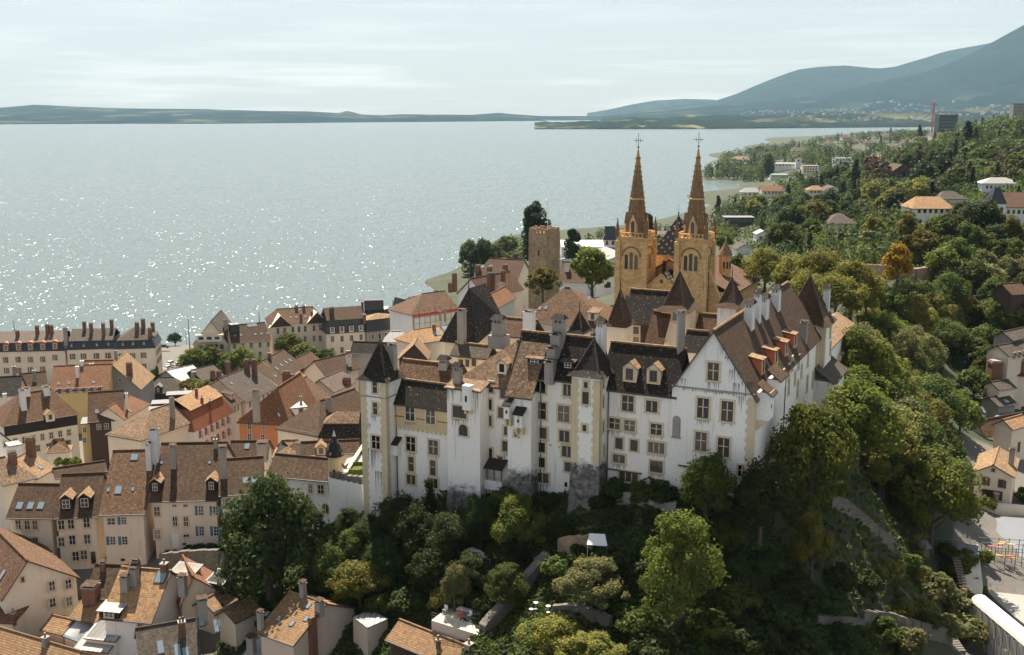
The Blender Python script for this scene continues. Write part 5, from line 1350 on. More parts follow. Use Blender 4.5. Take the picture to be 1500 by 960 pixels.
window(tw, onp((789, 375), P0, Vector((-dr_.x, -dr_.y, 0))), -dr_, .5, 1.5, 'hole', 1, 1)
b = MB(); q = Vector((P0.x, P0.y, zt)) + dl * .6 + dr_ * 1.2; b.bar(q, q + Vector((0, 0, 9)), .07, M['white'], 6)
props(b.build('flagpole'), 'thin white flagpole on the crenellated stone tower', 'flagpole')
# ---------------------------------------------------------------- old town, nearest row first
G_ROW = 'houses of the row below the castle'
h = house('cream house with blue shutters and two gabled dormers under a big brown roof', (218, 735), (320, 733), 43, (270, 649), 36, 'r_brown', 'w_beige', group=G_ROW)
wins(h, [(230, 749), (230.5, 783)], .95, 1.55); wins(h, [(255.5, 741), (271.5, 741)], .7, .5, 'plain', cols=2, rows=1)
wins(h, [(256.5, 764), (272.5, 764)], .75, 1.6, 'white'); wins(h, [(273, 785)], .9, .5, 'white', rows=1); wins(h, [(270, 797)], .6, .3, 'hole', rows=1)
wins(h, [(294.5, 748), (316, 748.5), (295.5, 778), (317, 778)], .8, 1.55, 'plain', shut='shut_blue', rows=3)
b = MB(); P, n = facept(h, 257.5, 791); b.box(P + h.n * -.03 - Vector((0, 0, 1.2)), h.u * .5, h.n * .05, 2.1, M['white']); b.build('door', h.root)
chims(h, [(227.5, 672, 626)], 1.3, 'ch_white', 'slab'); chims(h, [(255, 684, 650)], .8, 'ch_grey', 'slab'); chims(h, [(219, 684, 648)], .75, 'ch_white', 'slab', 1)
chims(h, [(316, 655, 640)], .5, 'ch_grey', 'pot'); dormers(h, [(227.5, 722), (310, 720)], 1.5, 1.7, 'w_dark', 'r_tan', 'plain'); skylights(h, [(237, 678), (307, 678)], .35, .5)
h = house('cream house with blue shutters and no dormers, at the shadowed inner corner of the row', (145, 755), (213, 753), 41.6, (190, 660), 37, 'r_rust', 'w_beige', group=G_ROW)
wins(h, [(163, 764)], 1.2, 1.1, 'plain', shut='shut_blue', closed=(0,)); wins(h, [(181.5, 763)], .8, 1.2, 'plain', shut='shut_blue', rows=3); wins(h, [(165.5, 792), (183, 792)], .85, 1.35, 'plain', shut='shut_blue', rows=3)
skylights(h, [(173.5, 718)], 1.0, 1.5); skylights(h, [(159, 718), (195, 717)], .4, .7); skylights(h, [(197, 670)], 1.1, 1.2)
P, n = facept(h, 180, 822); window(h.root, P, n, .6, .4, 'hole', 1, 1)
h = house('beige house with two gabled dormers and blinds drawn below a brown roof', (78, 760), (143, 757), 41.2, (122, 694), 39, 'r_brown', 'w_beige', group=G_ROW)
wins(h, [(90, 769), (104, 768), (127, 766), (90, 794), (106, 791), (128, 790)], .95, 1.5, 'white'); wins(h, [(111, 815), (123, 813)], 1.0, 1.5, 'white'); wins(h, [(137, 817)], .7, 1.9, 'dark')
dormers(h, [(97.5, 748), (124.5, 746)], 1.6, 1.9, 'w_dark', 'r_tan', 'plain', glass_w=1.1)
h = house('beige house at the left end of the row with three skylights in its roof', (8, 759), (77, 760), 41, (56, 709), 38, 'r_brown', 'w_beige', group=G_ROW)
wins(h, [(27, 768.5), (40, 769), (51.5, 769), (27.5, 794.5), (41, 794.5), (52, 794)], .85, 1.5, 'white')
skylights(h, [(29, 741), (45, 741), (60, 741)], 1.0, 1.3)
h = house('house with pale shutters and a tall chimney, behind the big round tree', (320, 727), (388, 722), 44.3, (355, 671), 36, 'r_brown', 'w_beige', group=G_ROW)
wins(h, [(334, 736), (352, 738)], .9, 1.4, 'plain', shut='shut_pale'); chims(h, [(328, 697, 652)], 1.0, 'ch_grey', 'slab'); skylights(h, [(360, 704), (373, 703)], .9, 1.1)
h = house('long low brown roofed house against the castle curtain wall', (389, 697), (482, 706), 48.4, (437, 668), 36, 'r_brown', 'w_white', group=G_ROW)
wins(h, [(470, 717)], 1.0, 1.4, 'white'); wins(h, [(477, 745)], 1.0, 1.4, 'white', arch=True); wins(h, [(455, 716)], .6, 1.4, 'white')
h = house('narrow brown roof tucked behind the house with two dormers', (80, 702), (158, 690), 38, (121, 680), 34, 'r_brown', 'w_cream')
# curtain wall, watch turret, terrace
P0, P1 = atY((481, 700), 146.5), atY((531, 708), 143.5)
w = thing('curtain_wall', (P0 + P1) / 2 + Vector((0, 0, -7)), 'weathered white crenellated curtain wall next to the castle corner tower', 'wall')
b = MB(); d = (P1 - P0); d.z = 0; L = d.length; u = d.normalized(); n = Vector((-u.y, u.x, 0)); zt = P0.z
b.box(Vector(((P0.x + P1.x) / 2, (P0.y + P1.y) / 2, 41)) + n * .4, u * L / 2, n * .4, zt - 41, M['w_castle']); b.build('wall', w)
for k in range(6):
    b = MB(); b.box(Vector((P0.x, P0.y, zt + .003)) + u * (L * (k + .5) / 6) + n * .4, u * L / 20, n * .38, .85 + .1 * (k % 3), M['stone_grey']); b.build('merlon', w)
P = atY((491, 690), 147.5); zz = zat((491, 667), P)
t = thing('watch_turret', P + Vector((0, 0, -9)), 'small round tan turret with patterned pointed roof by the curtain wall', 'turret')
b = MB(); b.lathe(Vector((P.x, P.y, zz - 4.5)), [(.4, -1.6), (.95, 0), (.95, 4.5), (1.1, 4.55)], M['w_ochre'], 14); o = b.build('wall', t); window(t, Vector((P.x, P.y - .97, zz - 2.6)), (0, -1, 0), .35, .8, 'hole', 1, 1)
b = MB(); zt2 = zat((491, 634), P); b.lathe(Vector((P.x, P.y, zz)), [(1.35, 0), (.25, (zt2 - zz) * .85)], M['diamond'], 12); b.lathe(Vector((P.x, P.y, zz + (zt2 - zz) * .85)), [(.27, 0), (.04, (zt2 - zz) * .25)], M['lead'], 10); b.build('roof', t)
P = gz((515, 700), 46.5)
t = thing('garden_terrace', P, 'little walled terrace with clipped hedge beside the castle corner tower', 'terrace')
b = MB(); pts = [gz(q, 46.5) for q in ((494, 702), (533, 716), (533, 664), (508, 672))]; b.prism([p - Vector((0, 0, 4)) for p in pts], pts, M['concrete']); b.build('paving', t)
for q0, q1 in (((503, 697), (533, 650)),):
    A_, B_ = gz(q0, 47.2), gz(q1, 47.2); b = MB(); b.bar(A_, B_, .28, M['w_beige'], 4); b.build('parapet', t)
b = MB(); b.lathe(gz((524, 690), 46.51), [(1.9, 0), (1.9, .8), (1.75, .85), (1.7, .3)], M['lf_lime'], 18); b.build('hedge', t)
# second row
h = house('low brown roof with one small dormer just behind the curtain wall house', (440, 668), (527, 664), 46.2, (482, 646), 36, 'r_brown', 'w_cream')
dormers(h, [(470.5, 667)], 1.4, 1.4, 'w_yellow', 'r_tan', 'dark'); chims(h, [(437, 664, 647)], .7, 'ch_grey', 'slab')
h = house('small tan hipped roof in full sun behind the long low roof', (398, 670), (442, 669), 45.6, (414, 645), 36, 'r_tan', 'w_cream', hl=3.5, hr=3)
h = house('brown roof with a stone chimney shed left of the sunlit hipped roof', (333, 671), (392, 671), 42, (362, 646), 38, 'r_brown', 'w_cream'); skylights(h, [(362, 654)], .9, 1.2); chims(h, [(385, 668, 646)], 1.6, 'ch_grey', 'slab')
h = house('broad dark house whose lichened roof overhangs a black lower slope', (468, 641), (530, 641), 41, (500, 604), 38, 'r_spot', 'w_brown', kind='mansard', mh=2.6, ms=.9, mmat='r_dark', hl=2)
h = house('large brown roof with long lit ridge and dark hipped end by the corner tower', (466, 640), (552, 606), 39.5, (492, 579), 40, 'r_brown', 'w_cream', hl=7); chims(h, [(481.5, 601, 582)], .8, 'ch_grey', 'slab')
h = house('orange house with grey shutters and steep red hipped roof', (346, 616), (425, 620), 33, None, 45, 'r_terra', 'w_orange', kind='front', apex=(398, 573), D=17, hl=3.4)
wins(h, [(365.5, 624), (387, 625), (411.5, 626)], .9, 1.5, 'plain', shut='shut_grey', closed=(1,)); wins(h, [(365.5, 640), (385, 641), (411, 643)], .9, 1.5, 'plain', shut='shut_grey', closed=(1,))
chims(h, [(376, 612, 570)], 1.15, 'ch_grey', 'slab'); skylights(h, [(408, 608)], .7, .9)
h = house('white box attic with flat roof beside the orange house', (420, 600), (449, 597), 35, kind='flat', roof='zincpale', wall='w_white', D=5); wins(h, [(441, 603)], .9, 1.4, 'wood'); chims(h, [(441, 592, 578)], .5, 'ch_grey')
h = house('big lichened roof with dark hipped end facing the row', (207, 646), (281, 619), 31.5, (211, 604), 37, 'r_spot', 'w_cream', hl=8)
chims(h, [(253, 612, 582)], .8, 'ch_grey', 'slab')
h = house('house with smooth orange upper roof above red mansard and small round dormers', (284, 633), (341, 604), 29.5, (268, 581), 30, 'r_orange', 'w_white', kind='mansard', mh=4.4, ms=1.8, mmat='w_terra')
wrow(h, [2.0, 5.0], 6, .9, 1.7, 'white', 'f', 'shut_pale'); chims(h, [(288, 580, 567), (296, 590, 580), (308, 593, 588)], .5, 'brick'); skylights(h, [(292, 583)], 1.1, 1.1)
h = house('brown roof with two skylights and a box dormer behind the orange roof', (335, 600), (357, 586), 28.5, (310, 562), 35, 'r_brown', 'w_cream'); wrow(h, [2.2], 3, .9, 1.5, 'white'); skylights(h, [(315, 572)], 1.0, 1.3); dormers(h, [(341, 585)], 2.0, 1.4, 'w_cream', 'r_brown', 'plain', 'shed')
h = house('wide tan brown roof with one tall dark chimney in the middle of town', (360, 590), (408, 567), 28, (343, 546), 35, 'r_grey', 'w_cream'); wrow(h, [2.2], 6, .9, 1.5, 'white'); chims(h, [(373, 548, 526), (362, 542, 526)], 1.1, 'brick', 'slab'); skylights(h, [(339, 562), (369, 548)], .7, 1.0)
h = house('narrow brown roof behind the wide tan one', (408, 564), (420, 556), 27.2, (382, 531), 35, 'r_brown', 'w_cream'); skylights(h, [(403, 551)], .9, .9)
h = house('brown roof with a diagonal line of skylights near the quay trees', (418, 554), (447, 537), 26.5, (406, 517), 36, 'r_brown', 'w_cream'); skylights(h, [(405, 540), (412, 535), (419, 531), (425, 528)], .8, 1.3); chims(h, [(395, 526, 515)], .8, 'brick')
h = house('small brown gabled roof with plants on its flat neighbour', (446, 548), (476, 532), 25, (450, 517), 36, 'r_red', 'w_cream')
h = house('rust brown roof with a pair of tall chimney stacks', (453, 598), (484, 580), 31.5, (446, 553), 36, 'r_rust', 'w_brown'); chims(h, [(420, 566, 543), (428, 568, 548)], 1.4, 'brick', 'slab')
h = house('pinkish metal roof with a rooflight ridge left of the corner tower', (489, 575), (522, 560), 31, (492, 546), 34, 'r_pink', 'w_cream'); chims(h, [(508, 562, 552)], 1.6, 'brick', 'slab')
h = house('brown roof sloping beside the corner tower with a pale chimney', (477, 552), (528, 540), 27.5, (505, 519), 36, 'r_brown', 'w_cream'); chims(h, [(511, 535, 520)], 1.1, 'ch_white', 'slab'); skylights(h, [(511, 545)], .6, 1.2)
h = house('dark slate roof in shade behind the corner tower', (512, 518), (562, 520), 25, (535, 501), 42, 'r_dark', 'w_grey'); chims(h, [(510, 520, 512), (512, 528, 519)], 1.1, 'brick')
h = house('tan gable with dark shaded half, right of the corner tower roof', (582, 527), (628, 527), 33.5, None, 36, 'r_tan', 'w_brown', kind='front', apex=(607, 504), D=9)
h = house('pale roof terrace house with grey metal attic behind the corner tower', (560, 501), (598, 501), 27, (577, 485), 38, 'zincpale', 'w_cream', hl=2, hr=2)
h = house('tan orange roof carrying two blue solar panels', (606, 505), (657, 497), 35, (640, 478), 30, 'r_orange', 'w_cream', hl=3); skylights(h, [(640, 489), (652, 481)], 1.9, 1.8); chims(h, [(636, 484, 473)], .8, 'brick')
# centre left: block of large town houses
h = house('broad brown hipped roof with three white chimneys and a dark band under the eave', (3, 625), (116, 607), 25, (70, 571), 40, 'r_rust', 'w_cream', hl=5.5, hr=4)
b = MB(); b.box(h.p(h.L / 2, -.06, h.ze - 3.1), h.u * h.L / 2, h.n * .05, 2.95, M['w_dark']); b.build('dark_band', h.root)  # flat dark strip across the top of the front wall
wrow(h, [5.6], 7, 1.0, 1.7, 'white'); wrow(h, [8.2], 6, 1.0, 1.6, 'white'); chims(h, [(34.5, 598, 570)], 1.3, 'ch_white', 'slab'); chims(h, [(68, 576, 565), (39, 577, 567)], 1.5, 'ch_white', 'slab')
dormers(h, [(74, 616)], 2.0, 1.6, 'w_cream', 'r_tan', 'wood')
h = house('red brown roof with four skylights and a terracotta end', (128, 619), (182, 615), 23, (160, 573), 40, 'r_red', 'w_brown', group=None); skylights(h, [(142, 603), (157, 602.5), (169.5, 603)], .9, 1.3); wrow(h, [2.6], 3, 1.1, 1.5, 'plain'); chims(h, [(186, 591, 574)], .6, 'ch_white')
h = house('bright terracotta hipped end joined to the red brown roof', (182, 615), (221, 592), 23.4, (192, 578), 36, 'r_terra', 'w_cream', hr=2.5); skylights(h, [(190, 602)], .7, 1.2)
h = house('long two tier terracotta roof over an ochre wall', (72, 574), (160, 570), 20, (116, 535), 35, 'r_terra', 'w_yellow'); skylights(h, [(86, 562), (101, 561), (137, 560)], .8, 1.0); chims(h, [(114, 552, 535), (120, 532, 527)], .9, 'ch_white'); wrow(h, [1.2], 6, 1.0, 1.6, 'white', shut='shut_pale')
h = house('terracotta roof behind the two tier one, with stout chimneys', (118, 550), (162, 549), 19, (140, 528), 38, 'r_terra', 'w_cream'); chims(h, [(135, 545, 531)], 1.3, 'brick'); skylights(h, [(142, 535)], .7, .9)
h = house('grey rendered gable end with tan roof near the open square', (150, 572), (207, 571), 17.5, None, 40, 'r_tan', 'w_grey', kind='front', apex=(163, 533), D=16); wins(h, [(176, 557)], .7, .8, 'dark'); chims(h, [(190, 549, 531)], 1.5, 'brick', 'slab'); chims(h, [(170, 524, 512)], .8, 'ch_grey')
h = house('dark roofed house cut by the left edge above the white chimneys', (-25, 583), (29, 580), 18, (6, 552), 38, 'r_dark', 'w_cream'); chims(h, [(8, 592, 575)], .9, 'ch_white')
h = house('brown roof between the dark roof and the terracotta one', (30, 567), (70, 563), 18, (48, 546), 36, 'r_brown', 'w_cream'); chims(h, [(51, 558, 541), (21, 546, 535)], 1.0, 'ch_grey')
h = house('small white gabled house at the left edge', (-18, 660), (18, 646), 30, None, 35, 'r_pink', 'w_white', kind='front', apex=(-8, 628), D=9); wins(h, [(6.5, 651)], .6, 1.1, 'wood', cols=1)
h = house('lichened tan roof with stubby chimney in the left alley', (3, 712), (55, 700), 34, (12, 668), 33, 'r_spot', 'w_cream', hr=3); chims(h, [(19, 676, 661)], 1.2, 'brick', 'slab')
h = house('tan roof with a brick stack and small skylight in the left alley', (54, 702), (82, 686), 33, (50, 657), 33, 'r_tan', 'w_cream'); chims(h, [(46, 667, 640)], 1.3, 'brick', 'slab'); skylights(h, [(59, 685)], .8, 1.0)
h = house('white boxy stair head with flat top beside the brick stack', (14, 655), (31, 652), 31, kind='flat', roof='zincpale', wall='w_white', D=3)
h = house('tiny tan pyramid roof in a courtyard', (66, 664), (104, 661), 28, (82, 643), 44, 'r_tan', 'w_cream', hl=3.2, hr=3.2)
h = house('yellow house glimpsed in the gap between two big roofs', (119, 622), (132, 621), 22, kind='flat', roof='zinc', wall='w_yellow', D=6); wins(h, [(124, 630), (124, 645)], .8, 1.4, 'white')
h = house('dark cottage with pale dormer by the parked cars', (213, 577), (268, 575), 11, (241, 553), 36, 'r_grey', 'w_dark', hl=3, hr=3); dormers(h, [(232, 576)], 1.9, 2.0, 'w_dark', 'zinc', 'plain')
h = house('low building roofed with pale corrugated sheet by the square', (262, 560), (301, 551), 12, (282, 535), 24, 'zincpale', 'w_grey'); chims(h, [(284, 556, 543)], 1.2, 'ch_grey')
h = house('dark low annex right of the corrugated roof', (296, 558), (329, 550), 12, (311, 535), 28, 'r_grey', 'w_dark'); chims(h, [(334, 548, 529)], 1.3, 'brick', 'slab'); chims(h, [(312, 553, 542), (321, 554, 543)], 1.2, 'brick', 'slab')
for k, (x, y, lb) in enumerate([(240, 590, 'highest of three grey flat shed roofs behind the lichened roof'), (228, 600, 'middle of three grey flat shed roofs behind the lichened roof'), (262, 577, 'rearmost grey flat shed roof near the yellow roof garden')]):
    h = house(lb, (x - 18, y + 3), (x + 18, y + 1), 20 - k * .5, kind='flat', roof='zinc', wall='w_dark', D=4)
h = house('roof garden building planted with shrubs', (266, 575), (311, 572), 14, kind='flat', roof='r_tan', wall='w_dark', D=8)
# ---------------------------------------------------------------- lakefront
h = house('long cream mansard block with red shutters on the quay', (-60, 517), (95, 514), 17, (20, 486), 22, 'r_pink', 'w_cream', kind='mansard', mh=3.0, ms=1.1)
wins(h, [(9.7, 527.5), (28, 527), (46, 527), (64, 526.5), (82, 524)], 1.1, 2.0, 'white', shut='shut_red'); wins(h, [(11, 543), (29, 543), (46, 542), (64, 541)], 1.1, 2.0, 'white', shut='shut_red'); wins(h, [(-8, 528), (-8, 543)], 1.1, 2, 'white', shut='shut_red')
hk = h; h2 = House(); h2.__dict__.update(h.__dict__); h2.P0 = h.p(0, -.3, h.ze); tpm = 3.0 / 1.4; h2.PN = Vector((-h.n.x * tpm, -h.n.y * tpm, 1)); h2.tp = tpm; h2.kind = 'x'
dormers(h2, [(9, 514.5), (27.5, 514), (45, 513.5), (63, 513), (81, 512)], 1.9, 2.3, 'shut_red', 'shut_red', 'white', 'round', 1.0)
chims(h, [(26, 494, 484), (55, 491, 477), (70, 490, 475), (76, 490, 476)], 1.1, 'brick', 'slab'); chims(h, [(97, 502, 480)], 1.2, 'ch_grey', 'slab')
h = house('brown roofed mansard block with brown shutters, middle of the quay block', (98, 513), (168, 511), 17.5, (132, 482), 26, 'r_grey', 'w_cream', kind='mansard', mh=3.0, ms=.9)
wins(h, [(108, 522.5), (124, 522), (143, 521.5), (160, 521)], 1.2, 2.0, 'white', shut='shut_brown'); wins(h, [(108, 538), (124, 538), (143, 537), (160, 537)], 1.2, 2.0, 'white', shut='shut_brown'); chims(h, [(124, 484, 471), (134, 488, 473), (152, 491, 473), (164, 482, 468)], 1.1, 'brick', 'slab'); skylights(h, [(105, 488), (130, 487), (146, 486)], .9, .8)
h2 = House(); h2.__dict__.update(h.__dict__); h2.P0 = h.p(0, -.3, h.ze); h2.PN = Vector((-h.n.x * 2.5, -h.n.y * 2.5, 1)); h2.tp = 2.5; h2.kind = 'x'
dormers(h2, [(105, 509), (123, 509), (142, 508), (159, 507)], .9, 1.1, 'slate', 'slate', 'plain', 'round', .55)
h = house('corner mansard block with a hipped slate brown roof at the end of the quay block', (168, 512), (227, 510), 17.5, (200, 478), 30, 'r_grey', 'w_cream', kind='mansard', mh=3.0, ms=.9, hl=6, hr=6)
wins(h, [(180, 522), (196, 521.5), (212, 520.5), (180, 538), (196, 538), (212, 537)], 1.2, 2.0, 'white', shut='shut_brown'); wrow(h, [3.2, 6.6], 7, 1.0, 1.8, 'dark', 'r'); chims(h, [(210, 479, 467), (220, 492, 480), (224, 483, 472), (201, 484, 472)], 1.3, 'brick', 'slab')
h2 = House(); h2.__dict__.update(h.__dict__); h2.P0 = h.p(0, -.3, h.ze); h2.PN = Vector((-h.n.x * 2.5, -h.n.y * 2.5, 1)); h2.tp = 2.5; h2.kind = 'x'
dormers(h2, [(180, 507), (195, 506.5), (211, 506)], .9, 1.1, 'slate', 'slate', 'plain', 'round', .55)
h = house('grey gabled house with a white dormer band facing the open square', (281, 505), (336, 504), 15, None, 40, 'r_grey', 'w_beige', kind='front', apex=(309, 470), D=22)
wins(h, [(292, 509), (317, 508), (325, 508)], 1.3, 1.7, 'dark'); P, n = facept(h, 307.5, 500)
b = MB(); b.box(P + n * .6, h.u * 4.6, h.n * .6, 2.4, M['white']); b.box(P + n * .7 + Vector((0, 0, 2.41)), h.u * 5.0, h.n * .9, .25, M['w_cream']); db = b.build('dormer', h.root)
for k in (-1, 0, 1): window(db, P + n * 1.22 + h.u * k * 2.9 + Vector((0, 0, .8)), n, 1.7, 1.1, 'far', 1, 1)
h = house('long brown roofed block with small white dormers beside the grey gable', (336, 504), (397, 498), 15.5, (368, 474), 36, 'r_brown', 'w_beige'); wins(h, [(343.5, 508), (356, 507), (368, 506), (381, 505.5), (393, 504.5)], 1.1, 1.9, 'white'); wins(h, [(356, 521), (381, 519)], 1.1, 1.9, 'white'); skylights(h, [(344, 492), (353, 491), (374, 490), (383, 489), (392, 488.5)], .8, .9); skylights(h, [(369, 476)], 3.6, 2.0); chims(h, [(331, 482, 468)], 1.2, 'ch_grey', 'slab'); chims(h, [(343, 483, 473)], 3.2, 'slate', 'none')
h = house('ornate cream block with golden brown hipped roof and two pediments', (397, 476), (478, 470), 20.5, (433, 451), 34, 'r_rust', 'w_cream', hl=3, hr=3)
for x in (411, 464):
    P, n = facept(h, x, 476 if x < 430 else 471); b = MB(); q = lambda s, z, o: P + h.u * s + n * o + Vector((0, 0, z))
    b.prism([q(-4, -.6, .1), q(4, -.6, .1), q(0, 3.4, .1)], [q(-4, -.6, .8), q(4, -.6, .8), q(0, 3.4, .8)], M['w_brown']); b.slab([[q(-4.6, -.8, 1.0), q(0, 3.8, 1.0), q(0, 3.8, -5), q(-4.6, -.8, -.1)], [q(0, 3.8, 1.0), q(4.6, -.8, 1.0), q(4.6, -.8, -.1), q(0, 3.8, -5)]], .3, M['w_cream']); b.build('pediment', h.root)
wins(h, [(407, 485), (417, 484.5), (429, 483), (438, 482.5), (447, 482), (460, 481), (469, 480)], 1.0, 2.2, 'white'); wins(h, [(429, 498), (438, 498), (447, 497), (460, 496), (469, 496), (407, 500)], 1.0, 2.2, 'white'); chims(h, [(441, 471, 459), (457, 466, 455), (434, 452, 447), (445, 452, 447)], .9, 'brick', 'slab'); skylights(h, [(426, 465), (434, 465), (447, 464), (439, 454)], .9, .8)
h = house('cream mansard block with black slate storey and four tall windows', (478, 490), (536, 486), 17, (505, 450), 32, 'r_brown', 'w_cream', kind='mansard', mh=5.2, ms=.7)
h2 = House(); h2.__dict__.update(h.__dict__); h2.P0 = h.p(0, -.3, h.ze); h2.PN = Vector((-h.n.x * 5.2, -h.n.y * 5.2, 1)); h2.tp = 5.2; h2.kind = 'x'
dormers(h2, [(487, 488.5), (501, 487.5), (515, 486.5), (529, 485.5)], 1.7, 2.6, 'white', 'slate', 'white', 'shed', 1.1)
wins(h, [(487, 497), (501, 496.5), (515, 495.5), (529, 494), (487, 514), (501, 513)], 1.2, 2.2, 'white'); chims(h, [(486, 461, 450)], 1.6, 'slate', 'slab'); chims(h, [(534, 471, 459)], 1.0, 'brick'); skylights(h, [(518, 453)], 3.4, 2.2); skylights(h, [(490, 466), (495, 463), (509, 465), (522, 464)], .9, .8)
h = house('dark mansard pavilion with tan hipped roof at the right end of the quay row', (537, 487), (584, 481), 17, (556, 459), 24, 'r_tan', 'w_grey', kind='mansard', mh=4.5, ms=.7, hl=6, hr=6); wrow(h, [3.0], 4, 1.1, 1.9, 'white')
h = house('black turreted attic block on the quay with roof pavilion', (533, 461), (570, 460), 16, (551, 452), 24, 'slate', 'w_brown', kind='mansard', mh=2.0, ms=.8); P = h.p(h.L / 2 - 1, h.W / 2, 0); b = MB(); b.box(Vector((P.x, P.y, 18)), h.u * 4, h.n * 3, 4.0, M['slate']); b.build('roof_pavilion', h.root); chims(h, [(531, 455, 441), (565, 461, 452), (541, 455, 446)], 1.0, 'slate')
h = house('small dark gabled house left of the wrapped scaffolding', (594, 466), (608, 464), 24, None, 45, 'slate', 'slate', kind='front', apex=(601, 441), D=10); wins(h, [(601, 459)], .9, 1.5, 'white'); chims(h, [(602, 449, 434)], .8, 'iron')
h = house('pale grey hipped roof behind the wrapped scaffolding', (605, 452), (640, 446), 27, (622, 432), 32, 'r_pink', 'w_cream', hl=2, hr=2); chims(h, [(624, 440, 430)], .5, 'iron'); chims(h, [(639, 440, 425)], 1.4, 'ch_grey', 'slab')
# house under scaffolding
h = house('tall house wrapped in white scaffold sheeting with a red band under its brown roof', (603, 462), (672, 452), 31, (660, 425), 34, 'r_rust', 'sheet' and 'w_white', hl=9, oh=1.0)
b = MB(); b.box(h.p(h.L / 2, -.9, h.ze - 1.7), h.u * (h.L / 2 + .6), h.n * .06, 1.2, M['red']); b.build('red_band', h.root)
b = MB()
for k in range(8): b.box(h.p(h.L * (k + .5) / 8, -.8 - .08 * (k % 2), h.g), h.u * (h.L / 16 - .03), h.n * .03, h.ze - 1.75 - h.g, M['sheet'])
b.build('scaffold_sheet', h.root)
b = MB()
for k in range(9):
    for d_ in (-1.0, -.3): b.bar(h.p(h.L * k / 8, d_, h.g), h.p(h.L * k / 8, d_, h.ze + 1.2), .05, M['zinc'], 6)
for z in (2.0, 4.0, 6.0): b.box(h.p(h.L / 2, -.62, h.ze - z), h.u * h.L / 2, h.n * .32, .06, M['wood'])
b.build('scaffold_frame', h.root); skylights(h, [(679, 424), (683, 430)], 1.0, 2.0); chims(h, [(660, 424, 414), (666, 422, 400)], 1.3, 'brick', 'slab')
chims(h, [(645, 466, 455), (652, 468, 450)], .6, 'ch_grey')
# cluster on the hill between the tower and the quay
h = house('brown roof with two skylights below the square stone tower', (690, 409), (757, 413), 46, (730, 379), 38, 'r_red', 'w_cream', hl=3); skylights(h, [(707, 391), (719, 391)], 1.1, 1.4); chims(h, [(700, 397, 388), (717, 401, 390), (740, 402, 387)], 1.4, 'brick', 'slab')
h = house('yellow gable beside the square stone tower', (752, 401), (777, 398), 45.5, None, 40, 'r_tan', 'w_yellow', kind='front', apex=(763, 383), D=10)
h = house('steep brown roof with white verge boards and twin chimneys', (711, 436), (768, 424), 49, (728, 401), 42, 'r_red', 'w_white'); chims(h, [(717, 424, 399), (722, 424, 399), (737, 418, 396)], .95, 'brick', 'slab', 2); chims(h, [(735, 431, 414)], 1.3, 'ch_white', 'slab')
h = house('small terracotta roof in front of the twin chimneys', (722, 455), (757, 436), 52, (735, 422), 38, 'r_terra', 'w_white')
h = house('huge mottled brown hipped roof behind the courtyard', (762, 470), (893, 482), 54, (800, 419), 42, 'r_rust', 'w_cream', hl=7, hr=12); skylights(h, [(791, 452), (800, 451), (863, 437)], .7, 1.0); dormers(h, [(868, 470)], 2.2, 1.8, 'w_cream', 'r_spot', 'dark', 'shed')
h = house('brown roofed house half hidden right of the square stone tower', (815, 412), (862, 414), 46, (838, 384), 36, 'r_red', 'w_white'); chims(h, [(831, 396, 386)], 1.3, 'ch_white', 'slab')
h = house('white walled house between the yellow green tree and the church', (873, 402), (906, 404), 44, (890, 386), 36, 'r_red', 'w_white')
# buildings by the water behind the square tower
h = house('long low white hall with pale roof by the shore', (822, 362), (906, 362), 12, (866, 352), 12, 'white', 'w_white'); wrow(h, [2.5], 14, 2.2, 1.5, 'far')
h = house('white ribbed hall roof beside the left spire', (868, 388), (916, 372), 17, (888, 361), 16, 'zincpale', 'w_white')
h = house('domed mansard pavilion on the shore beside the left spire', (884, 352), (904, 352), 16, (894, 332), 60, 'slate', 'w_cream', kind='mansard', mh=4.5, ms=1.4); wins(h, [(889, 356), (898, 356)], 1.6, 3.0, 'dark', arch=True)
h = house('pale house on the shore seen between the spires', (955, 346), (982, 347), 12, (968, 338), 20, 'r_pink', 'w_white')
# ---------------------------------------------------------------- foreground roofs
h = house('cream gabled house with pale shutters, its roof half lichened and half dark', (2, 878), (118, 847), 36.5, None, 36, 'r_rust', 'w_cream', kind='front', apex=(39, 820), D=16)
wins(h, [(76, 858.5), (100, 855.5)], .85, 1.35, 'white', shut='shut_pale'); wins(h, [(77, 883), (101, 881)], .85, 1.35, 'white', shut='shut_pale'); wins(h, [(33, 849)], .45, .7, 'dark')
h.P0 = h.p(0, 0, h.ze); tl = h.rh / h.c; h.PN = Vector((-h.u.x * tl, -h.u.y * tl, 1)); skylights(h, [(4, 842)], .9, 1.5)
h = house('orange brown lean roof with two skylights at the left edge', (20, 916), (74, 870), 33.5, None, 36, 'r_terra', 'w_beige', kind='front', apex=(62, 859), D=14)
h.P0 = h.p(0, 0, h.ze); tl = h.rh / h.c; h.PN = Vector((-h.u.x * tl, -h.u.y * tl, 1)); skylights(h, [(10, 890), (26, 888)], .8, 1.5); chims(h, [(20, 907, 899)], .5, 'brick')
h = house('tan tiled roof in the bottom left corner with a yellow far slope', (-40, 968), (85, 1008), 31.5, (57, 936), 36, 'r_rib', 'w_cream'); chims(h, [(67, 943, 934)], .7, 'ch_grey', 'none')
h = house('big sunlit tan roof with three grey metal shed dormers', (146, 906), (222, 913), 36, (236, 835), 38, 'r_orange', 'w_white')
wins(h, [(205.5, 919), (218, 921)], .7, 1.1, 'white'); wins(h, [(206, 940), (219, 942)], .75, 1.45, 'white'); skylights(h, [(236, 845)], 1.5, 2.0)
dormers(h, [(160, 906)], 2.8, 1.0, 'w_dark', 'zincpale', 'white', 'shed', 1.2)
